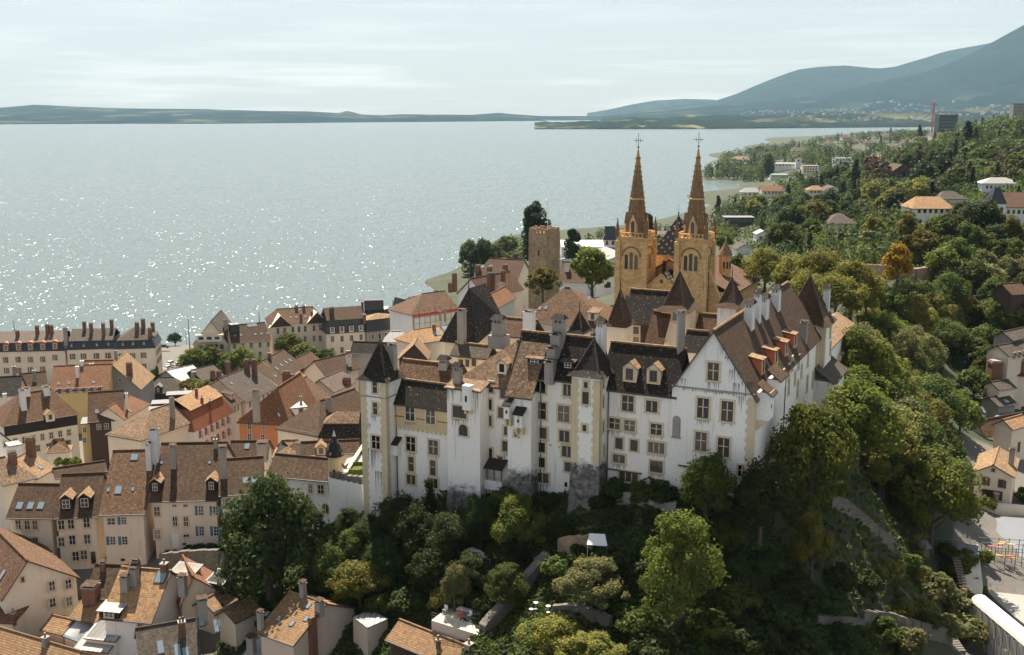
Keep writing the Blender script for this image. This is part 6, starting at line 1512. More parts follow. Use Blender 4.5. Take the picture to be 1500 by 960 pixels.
chims(h, [(184, 862, 841), (197, 852, 829)], 1.0, 'ch_grey', 'slab'); chims(h, [(200, 840, 817)], .9, 'brick', 'slab'); chims(h, [(241, 836, 821)], .8, 'brick'); chims(h, [(268, 864, 841)], .9, 'ch_grey', 'slab')
for (x, y, w_, lb) in [(148, 935, 40, 'upper of two grey striped metal lean-to roofs in the lower left'), (135, 951, 44, 'lower of two grey striped metal lean-to roofs in the lower left')]:
    house(lb, (x - w_ / 2 - 2, y - 2), (x + w_ / 2, y + 3), 33.4 if y < 940 else 32.4, kind='shed', roof='zincpale', wall='w_white', D=3.4, pitch=14)
h = house('brown lichened roof with a row of small chimneys behind the sunlit tan one', (122, 876), (172, 878), 36, (174, 828), 38, 'r_brown', 'w_cream'); chims(h, [(151, 834, 823), (186, 838, 824)], .6, 'brick', 'slab'); chims(h, [(134, 873, 854)], 1.8, 'brick', 'slab', 2)
h = house('striped orange and white tiled roof next to the metal dormers', (100, 905), (140, 914), 34, (149, 875), 30, 'r_rib', 'w_cream'); skylights(h, [(130, 882)], .8, 1.7)
h = house('smaller striped orange tiled roof left of the glazed lean-to', (58, 922), (92, 930), 32.5, (90, 904), 26, 'r_rib', 'w_cream')
h = house('glazed grey lean-to roof between the striped tiles and the metal roofs', (94, 929), (118, 938), 32.5, kind='shed', roof='skyglass', wall='w_white', D=3.6, pitch=26)
h = house('dark brown roof with four skylights over a yellow gable wall', (205, 985), (296, 968), 33.5, (310, 902), 36, 'r_grey', 'w_yellow'); skylights(h, [(295, 909), (318, 917), (260, 953), (272, 958), (235, 948)], .8, 1.9); chims(h, [(267, 928, 906)], .8, 'brick', 'pot', 2); chims(h, [(297, 897, 874)], 1.1, 'ch_grey', 'slab')
h = house('beige gable end with an orange verge behind the dark roof', (262, 886), (335, 872), 36, None, 34, 'r_terra', 'w_beige', kind='front', apex=(282, 843), D=7)
house('grey corrugated shed roof by the garden trees', (303, 851), (325, 855), 38, kind='shed', roof='zinc', wall='w_dark', D=2.6, pitch=12); house('long pale corrugated strip roof behind the beige gable', (252, 837), (282, 841), 39, kind='shed', roof='zinc', wall='w_beige', D=2.0, pitch=12)
h = house('narrow tan tiled wall roof pointing at the big tree', (312, 897), (349, 878), 35.5, (327, 881), 32, 'r_tan', 'w_beige')
h = house('narrow tan tiled roof left of the ribbed roof house', (344, 913), (384, 893), 36.0, (362, 896), 32, 'r_tan', 'w_cream')
h = house('pink walled house with ribbed tan tiles and brick chimney flue', (374, 926), (430, 946), 38, (447, 874), 27, 'r_rib', 'w_pink')
skylights(h, [(391, 900), (409, 907), (428, 914), (449, 907), (452, 888)], .55, .8); chims(h, [(382, 921, 893)], .6, 'ch_grey', 'slab', 2); chims(h, [(444, 871, 850)], .65, 'ch_grey', 'slab', 2); chims(h, [(468, 893, 877)], .85, 'ch_grey', 'slab', 2)
b = MB(); b.box(h.p(h.L + .3, 3.0, h.g), h.u * .28, h.n * .5, h.ze + 2.0 - h.g, M['brick']); b.build('flue', h.root)
P1 = [gz(q, 38.5) for q in ((517, 906), (544, 896), (568, 909), (538, 922))]; b = MB(); b.prism([Vector((p.x, p.y, 25)) for p in P1], P1, M['w_pink']); an = b.build('annex', h.root); b = MB(); b.slab([[p + Vector((0, 0, .2)) for p in P1]], .19, M['zincpale']); b.build('roof', an)
h = house('low slate roofed wing in the bottom centre left', (355, 962), (428, 975), 34, kind='shed', roof='zinc', wall='w_white', D=6, pitch=10); chims(h, [(369, 958, 930)], .9, 'ch_grey', 'slab', 2)
h = house('ribbed orange tan roof with a grey ridge at the bottom edge', (564, 937), (668, 980), 38.5, (640, 929), 33, 'r_rib', 'w_brown'); chims(h, [(687, 962, 938)], .8, 'ch_grey'); chims(h, [(642, 948, 943)], .4, 'brick', 'none')
h = house('terracotta roof in the bottom centre beside the fallen trunk', (688, 964), (778, 1010), 38, (757, 945), 34, 'r_terra', 'w_pink'); skylights(h, [(731, 953)], .6, .8); chims(h, [(719, 957, 922)], 1.1, 'brick', 'slab')
# ---------------------------------------------------------------- trees
def leaf_quads(C, Nn, size, rs, jit=.6):
    """numpy: quads at C facing roughly Nn"""
    n = len(C)
    Nn = Nn + rs.normal(0, jit, (n, 3)); Nn /= np.linalg.norm(Nn, axis=1)[:, None] + 1e-9
    t = np.cross(Nn, rs.normal(0, 1, (n, 3))); t /= np.linalg.norm(t, axis=1)[:, None] + 1e-9
    b = np.cross(Nn, t); s = (size * rs.uniform(.6, 1.35, n))[:, None]
    V = np.stack([C - t * s, C - b * s * .62 , C + t * s, C + b * s * .62], 1).reshape(-1, 3)
    return V
def quad_mesh(name, V, mat):
    n = len(V) // 4; me = bpy.data.meshes.new(name)
    me.vertices.add(len(V)); me.vertices.foreach_set('co', V.astype(np.float32).reshape(-1))
    me.loops.add(4 * n); me.loops.foreach_set('vertex_index', np.arange(4 * n, dtype=np.int32))
    me.polygons.add(n); me.polygons.foreach_set('loop_start', np.arange(0, 4 * n, 4, dtype=np.int32))
    try: me.polygons.foreach_set('loop_total', np.full(n, 4, dtype=np.int32))
    except Exception: pass
    me.materials.append(mat); me.update(); me.validate()
    return me
def crown_mesh(kind, nleaf, leaf, seed):
    rs = np.random.RandomState(seed)
    C, Nn = [], []
    def lobes(cent, rad, per):
        for c, r in zip(cent, rad):
            d = rs.normal(0, 1, (per, 3)); d /= np.linalg.norm(d, axis=1)[:, None]
            out = c / (np.linalg.norm(c) + 1e-6)
            d = np.where(((d @ out) < -.35)[:, None], -d, d)
            rr = r * (1 - .45 * rs.uniform(0, 1, per) ** 2)[:, None] * np.where(rs.uniform(0, 1, per) < .14, rs.uniform(1.0, 1.55, per), 1)[:, None]
            C.append(c + d * rr); Nn.append(d + np.array([0, 0, .35]))
    if kind in ('broad', 'oval', 'shrub', 'loose'):
        nl = {'broad': 78, 'oval': 72, 'shrub': 22, 'loose': 60}[kind]
        asp = {'broad': 1.0, 'oval': 1.45, 'shrub': .75, 'loose': 1.15}[kind]
        d = rs.normal(0, 1, (nl, 3)); d[:, 2] = np.where(d[:, 2] < -.55, -d[:, 2], d[:, 2]); d /= np.linalg.norm(d, axis=1)[:, None]
        rad = rs.uniform(.11, .36, nl) * (1.15 if kind == 'shrub' else 1) * (.85 if kind == 'loose' else 1)
        k = rs.uniform(.42, .95, nl) * (1 - .3 * rad)
        cent = d * k[:, None]
        cent[:, :2] *= np.where(cent[:, 2] > .35, .86, 1)[:, None]
        cent[:, 2] *= asp
        lobes(cent, rad, nleaf // nl)
    elif kind == 'poplar':
        nl = 34; z = rs.uniform(-1, 1, nl); prof = np.sqrt(np.clip(1 - np.abs((z + .15) / 1.15) ** 2.6, 0.02, 1))
        an = rs.uniform(0, 6.28, nl); r = rs.uniform(.2, .62, nl) * prof
        cent = np.stack([r * np.cos(an), r * np.sin(an), z * 2.5], 1)
        for c, p_ in zip(cent, prof):
            per = nleaf // nl; d = rs.normal(0, 1, (per, 3)); d /= np.linalg.norm(d, axis=1)[:, None]
            C.append(c + d * np.array([.38, .38, .75]) * (.4 + .6 * p_)); Nn.append(d)
    elif kind == 'conifer':
        nw = 15
        for w in range(nw):
            f = w / (nw - 1); z = -1.25 + 2.6 * f; R0 = (1 - f) ** .85 * .95 + .05; nb = int(9 - 4 * f)
            for b_ in range(nb):
                an = rs.uniform(0, 6.28); per = max(4, int(nleaf / (nw * nb)))
                t = rs.uniform(.15, 1, per) ** .7; wd = .17 * (1 - .4 * t)
                p = np.stack([np.cos(an) * R0 * t, np.sin(an) * R0 * t, z - .28 * R0 * t + rs.normal(0, .05, per)], 1)
                p[:, 0] += -np.sin(an) * rs.normal(0, 1, per) * wd; p[:, 1] += np.cos(an) * rs.normal(0, 1, per) * wd
                C.append(p); Nn.append(np.tile([np.cos(an) * .3, np.sin(an) * .3, 1.0], (per, 1)))
    C = np.concatenate(C); Nn = np.concatenate(Nn)
    return quad_mesh('crown', leaf_quads(C, Nn, leaf, rs), M['lf_mid'])
CROWNS = {}
for kind, zext in (('broad', 1.0), ('oval', 1.45), ('loose', 1.15), ('shrub', .75), ('poplar', 2.9), ('conifer', 1.35)):
    for lod, (nl, lf) in {'near': (15000, .038), 'mid': (6000, .068), 'far': (1700, .125)}.items():
        if kind == 'shrub': nl = int(nl * .4); lf *= 1.5
        if kind == 'poplar': nl = int(nl * 1.6); lf *= 1.5
        CROWNS[kind, lod] = [(crown_mesh(kind, nl, lf, 11 * s + len(kind)), zext) for s in range(3 if lod != 'far' else 2)]
def trunk_mesh(kind, seed):
    rs = random.Random(seed); b = MB()
    if kind in ('poplar', 'conifer'):
        b.lathe((0, 0, 0), [(.055, -.06), (.04, .0), (.03, .4), (.008, .95)], M['bark'], 7)
    else:
        b.lathe((0, 0, 0), [(.062, -.06), (.040, .02), (.030, .22), (.024, .42), (.008, .8)], M['bark'], 8)
        for k in range(7):
            an = k * 2.4 + rs.random(); z0 = .2 + .06 * k; l = .30 - .018 * k
            p0 = Vector((0, 0, z0)); p1 = p0 + Vector((math.cos(an) * l * .5, math.sin(an) * l * .5, .13)); p2 = p1 + Vector((math.cos(an + .3) * l * .5, math.sin(an + .3) * l * .5, .14))
            b.bar(p0, p1, .014, M['bark'], 5); b.bar(p1, p2, .008, M['bark'], 5)
    return b.mesh('trunk')
TRUNKS = {k: trunk_mesh(k, 3) for k in ('broad', 'oval', 'loose', 'shrub', 'poplar', 'conifer')}
TREES = []
def tree(P, hgt, wid, kind, mat, label, group=None, lod='mid', rnd=None, name=None, clear=.05):
    r_ = rnd or rng
    nm = name or {'shrub': 'shrub', 'poplar': 'poplar_tree', 'conifer': 'conifer_tree'}.get(kind, 'broadleaf_tree')
    t = thing(nm, P, label, 'shrub' if nm == 'shrub' else 'tree', group)
    t.rotation_euler = (0, 0, r_.uniform(0, 6.28))
    me, zx = CROWNS[kind, lod][r_.randrange(len(CROWNS[kind, lod]))]
    c = bpy.data.objects.new('crown', me); COL.objects.link(c); c.parent = t; WL[c] = Vector(P)
    if kind == 'shrub': clear = .0
    if kind in ('poplar', 'conifer') or lod == 'far': clear = .03
    ch = hgt * (1 - clear); c.location = (0, 0, hgt - ch / 2 - ch * .02)
    c.scale = (wid / 2 / .98, wid / 2 / .98 * r_.uniform(.9, 1.1), ch / 2 / (zx * 1.04))
    c.material_slots[0].link = 'OBJECT'; c.material_slots[0].material = M[mat]
    k = bpy.data.objects.new('trunk' if kind != 'shrub' else 'stem', TRUNKS[kind]); COL.objects.link(k); k.parent = t; k.scale = (hgt * .8,) * 3
    WL[k] = Vector(P)
    return t
def T(px, pyb, pyt, wpx, kind, mat, label, group=None, lod='mid', P=None, **kw):
    P = P or hit(px, pyb); P = Vector(P)
    s = (P - CAM).length / FPX
    return tree(P, max(1.0, zat((px, pyt), P) - P.z), wpx * s, kind, mat, label, group, lod, **kw)
# near garden and castle foot
T(397, 905, 696, 162, 'broad', 'lf_dark', 'big round dark green tree below the row of blue shuttered houses', lod='near', clear=.0)
T(1183, 775, 578, 132, 'broad', 'lf_lime', 'largest tree at the right corner of the castle, taller than its neighbours', lod='near')
T(1033, 775, 656, 84, 'broad', 'lf_mid', 'tree in front of the castle gable, between the yellow green tree and the corner', lod='near')
T(1112, 800, 674, 98, 'broad', 'lf_dark', 'dark round tree right under the castle gable corner', lod='near')
T(994, 925, 738, 116, 'oval', 'lf_lime', 'tall sunlit yellow green tree standing in the middle of the garden slope', lod='near', clear=.0)
T(762, 822, 722, 84, 'loose', 'lf_lime', 'bright green tree with red leaves at the foot of the buttress turret', lod='near')
T(1187, 858, 746, 66, 'loose', 'lf_olive', 'small olive tree beside the ruined garden wall', lod='near')
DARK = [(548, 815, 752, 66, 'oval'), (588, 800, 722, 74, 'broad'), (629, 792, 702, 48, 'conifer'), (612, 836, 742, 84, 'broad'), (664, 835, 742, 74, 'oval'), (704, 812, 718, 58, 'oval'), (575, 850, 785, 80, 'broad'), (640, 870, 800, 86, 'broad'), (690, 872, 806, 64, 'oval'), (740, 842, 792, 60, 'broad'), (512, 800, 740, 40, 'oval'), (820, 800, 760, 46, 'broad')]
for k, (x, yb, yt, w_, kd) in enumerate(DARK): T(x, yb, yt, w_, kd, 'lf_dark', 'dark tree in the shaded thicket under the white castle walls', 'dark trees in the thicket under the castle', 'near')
T(520, 838, 772, 64, 'loose', 'lf_mid', 'light green tree between the big round tree and the dark thicket', lod='near')
T(528, 892, 822, 92, 'broad', 'lf_yel', 'yellow green bushy tree behind the pink walled house', lod='near')
T(478, 880, 800, 60, 'broad', 'lf_mid', 'leafy tree squeezed between the big round tree and the pink house', lod='near')
T(666, 905, 822, 44, 'oval', 'lf_grey', 'slim pale tree just left of the stone terrace', lod='near')
T(648, 905, 864, 44, 'shrub', 'lf_yel', 'round yellow green bush at the left corner of the stone terrace', lod='near')
T(742, 900, 822, 62, 'oval', 'lf_mid', 'leafy tree right behind the row of sun loungers', lod='near')
T(868, 905, 818, 100, 'loose', 'lf_grey', 'wide pale green apple tree in the terraced garden', lod='near')
T(806, 968, 902, 92, 'broad', 'lf_yel', 'bushy tree at the bottom edge beside the fallen trunk', lod='near')
T(868, 985, 925, 90, 'loose', 'lf_yel', 'yellowish shrub tree at the bottom edge right of the bushy one', lod='near')
T(1362, 806, 656, 122, 'broad', 'lf_lime', 'big bright tree beside the grey forecourt', lod='near')
T(1292, 735, 600, 92, 'broad', 'lf_dark', 'dark tree behind the big silvery tree at the castle corner', lod='near')
T(1243, 690, 590, 70, 'broad', 'lf_mid', 'tree leaning on the castle flank below the lean-to', lod='near')
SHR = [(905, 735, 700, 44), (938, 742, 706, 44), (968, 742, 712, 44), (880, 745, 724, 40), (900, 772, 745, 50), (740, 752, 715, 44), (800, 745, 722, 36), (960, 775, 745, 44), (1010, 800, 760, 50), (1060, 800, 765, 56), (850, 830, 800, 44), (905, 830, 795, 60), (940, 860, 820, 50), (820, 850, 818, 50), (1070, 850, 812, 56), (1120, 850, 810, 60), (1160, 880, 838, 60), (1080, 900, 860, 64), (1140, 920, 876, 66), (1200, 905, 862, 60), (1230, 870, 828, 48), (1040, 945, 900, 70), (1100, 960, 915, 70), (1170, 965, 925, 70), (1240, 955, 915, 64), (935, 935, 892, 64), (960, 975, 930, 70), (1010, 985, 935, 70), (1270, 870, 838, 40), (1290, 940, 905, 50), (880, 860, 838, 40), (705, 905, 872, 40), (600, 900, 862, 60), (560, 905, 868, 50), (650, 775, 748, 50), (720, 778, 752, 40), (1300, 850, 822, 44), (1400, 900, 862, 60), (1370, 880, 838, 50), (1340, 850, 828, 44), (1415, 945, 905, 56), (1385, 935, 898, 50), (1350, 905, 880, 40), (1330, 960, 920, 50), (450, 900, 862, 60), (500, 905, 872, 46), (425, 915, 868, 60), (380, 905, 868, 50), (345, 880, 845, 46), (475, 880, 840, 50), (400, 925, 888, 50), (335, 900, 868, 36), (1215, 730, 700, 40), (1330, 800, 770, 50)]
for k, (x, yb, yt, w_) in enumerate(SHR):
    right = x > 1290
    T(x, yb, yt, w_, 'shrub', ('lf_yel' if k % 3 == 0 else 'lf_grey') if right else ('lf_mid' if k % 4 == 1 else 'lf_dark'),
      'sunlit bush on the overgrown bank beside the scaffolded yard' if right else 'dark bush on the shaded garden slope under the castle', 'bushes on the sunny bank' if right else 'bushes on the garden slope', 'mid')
# quay and town trees
T(257, 507, 487, 23, 'broad', 'lf_dark', 'small round tree alone on the quay')
for x, yb, yt, w_ in [(283, 548, 511, 40), (305, 548, 503, 52), (333, 550, 518, 34), (357, 552, 508, 44), (378, 548, 520, 26)]: T(x, yb, yt, w_, 'broad', 'lf_lime', 'green tree on the open square in front of the grey gabled house', 'trees on the open square', P=gz((x, yb), 5))
T(424, 528, 484, 40, 'oval', 'lf_lime', 'tallest green tree in front of the ornate cream block', P=gz((424, 530), 7))
T(448, 532, 503, 42, 'broad', 'lf_lime', 'lower wide tree in front of the ornate cream block', P=gz((448, 534), 8)); T(478, 530, 510, 26, 'broad', 'lf_mid', 'small tree below the black slate storey', P=gz((478, 532), 9))
T(228, 568, 537, 16, 'shrub', 'lf_mid', 'small tree at the foot of the grey gable end', P=gz((228, 570), 8), name='broadleaf_tree')
for x, w_ in ((274, 22), (290, 26), (304, 18)): T(x, 572, 556, w_, 'shrub', 'lf_yel', 'shrub in the roof garden', 'shrubs in the roof garden', P=gz((x, 573), 14.3))
for x, w_ in ((86, 14), (100, 18), (112, 16)): T(x, 682, 670, w_, 'shrub', 'lf_lime', 'shrub on the terrace behind the brown narrow roof', 'shrubs on the alley terrace', P=gz((x, 683), 36))
T(226, 800, 776, 40, 'shrub', 'lf_dark', 'ivy mound at the corner between the two blue shuttered houses', lod='near')
for x, w_ in ((255, 34), (285, 40), (310, 30)): T(x, 812, 798, w_, 'shrub', 'lf_dark', 'ivy bush on the garden wall below the blue shutters', 'ivy bushes on the garden wall')
# around the church and the shore
T(867, 452, 356, 66, 'loose', 'lf_lime', 'open branched yellow green tree left of the left spire', P=atY((867, 440), 262))
T(795, 440, 389, 50, 'loose', 'lf_yel', 'low yellow green tree in front of the square stone tower', P=atY((795, 440), 285))
T(783, 386, 289, 46, 'poplar', 'lf_dark', 'broad dark poplar behind the square stone tower', P=atY((785, 384), 560))
T(839, 386, 333, 27, 'poplar', 'lf_dark', 'slim dark poplar right of the square stone tower', P=atY((839, 384), 560))
T(951, 345, 310, 12, 'poplar', 'lf_dark', 'dark poplar peeping out behind the left spire', P=atY((951, 352), 700))
for x, yb, yt, w_ in [(690, 400, 352, 36), (708, 402, 350, 40), (724, 395, 356, 32), (742, 376, 344, 34)]: T(x, yb, yt, w_, 'broad', 'lf_mid' if x % 4 else 'lf_dark', 'shore tree at the edge of the lake left of the poplar', 'shore trees left of the poplar', P=gz((x, yb), 3))
for x, yb, yt, w_ in [(738, 384, 368, 22), (754, 378, 366, 26), (765, 372, 362, 20)]: T(x, yb, yt, w_, 'shrub', 'lf_grey', 'pale bush by the shore path', 'pale bushes by the shore path', P=gz((x, yb), 3))
T(1313, 432, 352, 40, 'oval', 'lf_gold', 'golden brown tree in front of the ruined park wall', P=atY((1313, 425), 262))
PARK = [(1120, 425, 358, 62, 'lf_yel', 250), (1162, 452, 372, 70, 'lf_yel', 236), (1200, 462, 362, 84, 'lf_yel', 228), (1245, 468, 374, 84, 'lf_yel', 222), (1222, 478, 400, 80, 'lf_yel', 214), (1178, 455, 395, 60, 'lf_yel', 222), (1268, 465, 398, 56, 'lf_yel', 226)]
for x, yb, yt, w_, mt, Y in PARK: T(x, yb, yt, w_, 'broad', mt, 'yellow green lime tree in the park behind the castle flank', 'lime trees in the castle park', P=(atY((x, yb), Y).x, Y, atY((x, yb), Y).z), lod='near')
T(1078, 425, 365, 26, 'oval', 'lf_mid', 'narrow green tree right of the church stair turret', P=atY((1078, 425), 262)); T(1050, 375, 335, 38, 'broad', 'lf_lime', 'round light green tree right of the right spire', P=atY((1055, 372), 420))

# trees of the right edge
for x, yb, yt, w_, mt in [(1490, 478, 440, 50, 'lf_mid'), (1468, 492, 452, 46, 'lf_lime'), (1448, 520, 474, 52, 'lf_mid'), (1502, 512, 476, 44, 'lf_grey'), (1440, 556, 508, 50, 'lf_mid'), (1425, 590, 540, 52, 'lf_mid'), (1455, 470, 430, 46, 'lf_dark'), (1405, 640, 580, 60, 'lf_lime'), (1418, 540, 490, 50, 'lf_mid')]: T(x, yb, yt, w_, 'broad', mt, {'lf_mid': 'mid green', 'lf_lime': 'bright green', 'lf_grey': 'silvery', 'lf_dark': 'dark green'}[mt] + ' tree along the valley lane at the right edge', {'lf_mid': 'mid green', 'lf_lime': 'bright', 'lf_grey': 'silvery', 'lf_dark': 'dark'}[mt] + ' trees along the valley lane')
# ---------------------------------------------------------------- far hillside houses
BOX = []
def bh(label, px, pyb, w_, hp, rp, roof='r_tan', wall='w_white', hip=.3, n=4, kind='gable', Y=None, sl=0, apx=0, D=None, rows=(1.6,), cat='house', name='house'):
    P = hit(px, pyb) if Y is None else atY((px, pyb), Y)
    s = P.y / FPX; z = P.z + hp * s
    A, B = (px - w_ / 2, pyb - hp + sl), (px + w_ / 2, pyb - hp - sl)
    BOX.append((px, pyb, w_))
    if kind == 'front': h = house(label, A, B, z, None, 36, roof, wall, kind='front', apex=(px + apx, pyb - hp - rp), D=D or w_ * s * 1.1, trim=False, cat=cat, name=name, zg=P.z - 4)
    elif kind == 'flat': h = house(label, A, B, z, kind='flat', roof=roof, wall=wall, D=D or w_ * s * .6, cat=cat, name=name, zg=P.z - 6)
    else: h = house(label, A, B, z, (px, pyb - hp - rp), 30, roof, wall, hl=w_ * s * hip, hr=w_ * s * hip, trim=False, cat=cat, name=name, zg=P.z - 4)
    m_ = min(2.0, h.L * .08)
    wrow(h, [r_ * 1.55 + .5 for r_ in rows], n, max(.8, h.L / n * .42), 1.5, 'dark', m=m_)
    return h
bh('white villa with flat orange tan roof on the wooded hillside', 1368, 328, 62, 22, 18, 'r_orange', 'w_white', .18, 6, rows=(1, 4))
bh('white mansion with brown roof at the right edge', 1490, 328, 58, 24, 22, 'r_red', 'w_white', 0, 6, rows=(1.5, 4))
P = atY((1455, 330), 385); s = P.y / FPX
t = thing('mansion_tower', P, 'white tower with dark pointed slate roof beside the white mansion', 'tower'); w_ = 11 * s; b = MB(); zt = zat((1455, 298), P)
b.box((P.x, P.y, P.z - 4), (w_, 0, 0), (0, w_, 0), zt - P.z + 4, M['w_white']); o = b.build('wall', t)
for x in (-.45, .45):
    for z in (1.5, 5.0): window(t, Vector((P.x + x * w_, P.y - w_, zt - z - 1.4)), (0, -1, 0), 1.1, 1.7, 'dark')
b = MB(); zz = zat((1455, 274), P); b.prism([(P.x - w_ - .3, P.y - w_ - .3, zt), (P.x + w_ + .3, P.y - w_ - .3, zt), (P.x + w_ + .3, P.y + w_ + .3, zt), (P.x - w_ - .3, P.y + w_ + .3, zt)], [(P.x - .8, P.y - .8, zz), (P.x + .8, P.y - .8, zz), (P.x + .8, P.y + .8, zz), (P.x - .8, P.y + .8, zz)], M['slate']); b.build('roof', t)
bh('long white house with pale hipped roof high on the hill at the right', 1468, 280, 60, 11, 9, 'zincpale', 'w_white', .3, 8)
bh('pale grey roofed villa between the orange villa and the conifers', 1396, 300, 44, 8, 12, 'r_grey', 'w_beige', .3, 5)
bh('brown grey pyramid roofed house in the trees', 1235, 336, 46, 8, 16, 'r_grey', 'w_cream', .42, 5)
bh('pale house with chimneys below the copper beech', 1222, 288, 30, 8, 7, 'r_grey', 'w_white', 0, 3, kind='front', apx=0)
bh('cream villa with shallow pale roof near the bay', 1197, 292, 27, 13, 7, 'r_tan', 'w_cream', .3, 4, rows=(1.2, 4))
bh('dark blue modern block behind the church', 1084, 334, 44, 15, 3, 'zinc', 'slate', 0, 5, 'flat')
bh('small white gabled house behind the dark blue block', 1119, 352, 22, 8, 6, 'zincpale', 'w_white', 0, 2, 'front')
bh('pale gabled house right of the church turret', 1092, 374, 28, 8, 8, 'r_grey', 'w_white', 0, 2, 'front', apx=-2)
bh('red roofed two tier hall near the bay', 1132, 290, 32, 10, 8, 'r_terra', 'w_cream', 0, 5)
bh('grey hipped roof house beside the red hall', 1102, 290, 32, 8, 7, 'zinc', 'w_cream', .25, 4)
bh('cream apartment block beyond the red hall', 1188, 255, 24, 12, 2, 'zincpale', 'w_cream', 0, 5, 'flat', rows=(.8, 3, 5))
bh('white office block near the bay with a slim white stair tower', 1155, 248, 44, 8, 2, 'zincpale', 'w_white', 0, 8, 'flat'); bh('slim white stair tower among the trees near the bay', 1170, 246, 7, 13, 2, 'zincpale', 'w_white', 0, 1, 'flat')
bh('white flat roofed villa on the hillside above the bay', 1236, 240, 26, 8, 2, 'zincpale', 'w_white', 0, 5, 'flat')
bh('tan roofed shed behind the headland trees', 1085, 238, 24, 4, 5, 'r_tan', 'w_cream', .3, 3)
bh('white house with green roof lawn near the bay', 1142, 262, 26, 6, 2, 'copper', 'w_white', 0, 5, 'flat')
bh('brown roofed house at the end of the headland trees', 1170, 226, 22, 5, 5, 'r_grey', 'w_cream', .2, 3)
bh('half timbered brown house under the dark beech', 1322, 262, 40, 7, 14, 'r_brown', 'w_brown', 0, 4, 'front')
FARH = [(1285, 235, 26, 'w_white'), (1312, 222, 20, 'w_white'), (1258, 226, 18, 'w_cream'), (1276, 214, 18, 'w_pink'), (1300, 206, 16, 'w_cream'), (1330, 214, 14, 'w_white'), (1440, 224, 22, 'w_white'), (1350, 208, 18, 'w_beige'), (1252, 212, 14, 'w_pink'), (1376, 202, 22, 'w_white'), (1500, 212, 22, 'w_white'), (1218, 216, 14, 'w_white'), (1240, 206, 12, 'w_cream')]
NM = ['white house in the middle of the far hillside', 'small white house high among the conifers', 'cream house below the far skyline of the slope', 'pinkish roofed house above the receding shore', 'cream cottage near the slope skyline left of the red crane', 'tiny white house beneath the pointed conifer', 'white house among dark trees at the upper right', 'long beige house below the red crane', 'small pink house at the edge of the receding shore', 'white sprawling house below the tower block', 'white flat at the right edge of the far hill', 'white shed by the receding shore', 'smallest cream house by the far shore']
for (x, y, w_, wl__), lb in zip(FARH, NM): bh(lb, x, y, w_, 4, 4, 'r_tan' if x % 2 else 'r_red', wl__, .25, 3)
M['crane'] = flat_mat('crane red', (.26, .07, .07), .7); P = atY((1389, 192), 2300); h = bh('dark glass tower block under construction on the skyline', 1390, 192, 27, 24, 2, 'zinc', 'slate', 0, 8, 'flat', Y=2300, rows=(1, 5, 9, 13, 17), cat='building', name='tower_block')
h = bh('grey apartment tower at the right edge of the skyline', 1496, 172, 22, 20, 2, 'zinc', 'w_grey', 0, 6, 'flat', Y=1300, rows=(1, 3.5, 6, 8.5), cat='building', name='tower_block')
for (x, y0, y1, jib, lb) in [(1365, 195, 149, 16, 'tallest red tower crane beside the glass tower block'), (1376.5, 195, 168, 7, 'short red crane touching the glass tower block')]:
    P = atY((x, y0), 2250); t = thing('tower_crane', P, lb, 'crane'); zt = zat((x, y1), P); s = P.y / FPX; mt = MB()
    for dx, dy in ((-1, -1), (1, -1), (1, 1), (-1, 1)): mt.bar(P + Vector((dx, dy, -20)), Vector((P.x + dx, P.y + dy, zt)), .35, M['red'])
    z = P.z - 18; k = 0
    while z < zt - 4: mt.bar((P.x - 1 if k % 2 else P.x + 1, P.y - 1, z), (P.x + 1 if k % 2 else P.x - 1, P.y - 1, z + 4), .22, M['crane']); z += 4; k += 1
    mt.build('mast', t); jb = MB(); zj = zt - 6
    jb.bar((P.x - jib * s, P.y, zj), (P.x + jib * .35 * s, P.y, zj), .8, M['crane']); jb.bar((P.x, P.y, zt), (P.x - jib * .7 * s, P.y, zj), .25, M['crane']); jb.bar((P.x, P.y, zt), (P.x + jib * .3 * s, P.y, zj), .25, M['crane']); jb.build('jib', t)
P = atY((1304, 202), 2000); t = thing('factory_chimney', P, 'slim grey factory chimney on the far shore skyline', 'chimney'); b = MB(); b.lathe(P - Vector((0, 0, 10)), [(2.4, 0), (1.5, zat((1304, 187), P) - P.z + 10)], M['concrete'], 10); b.build('shaft', t)

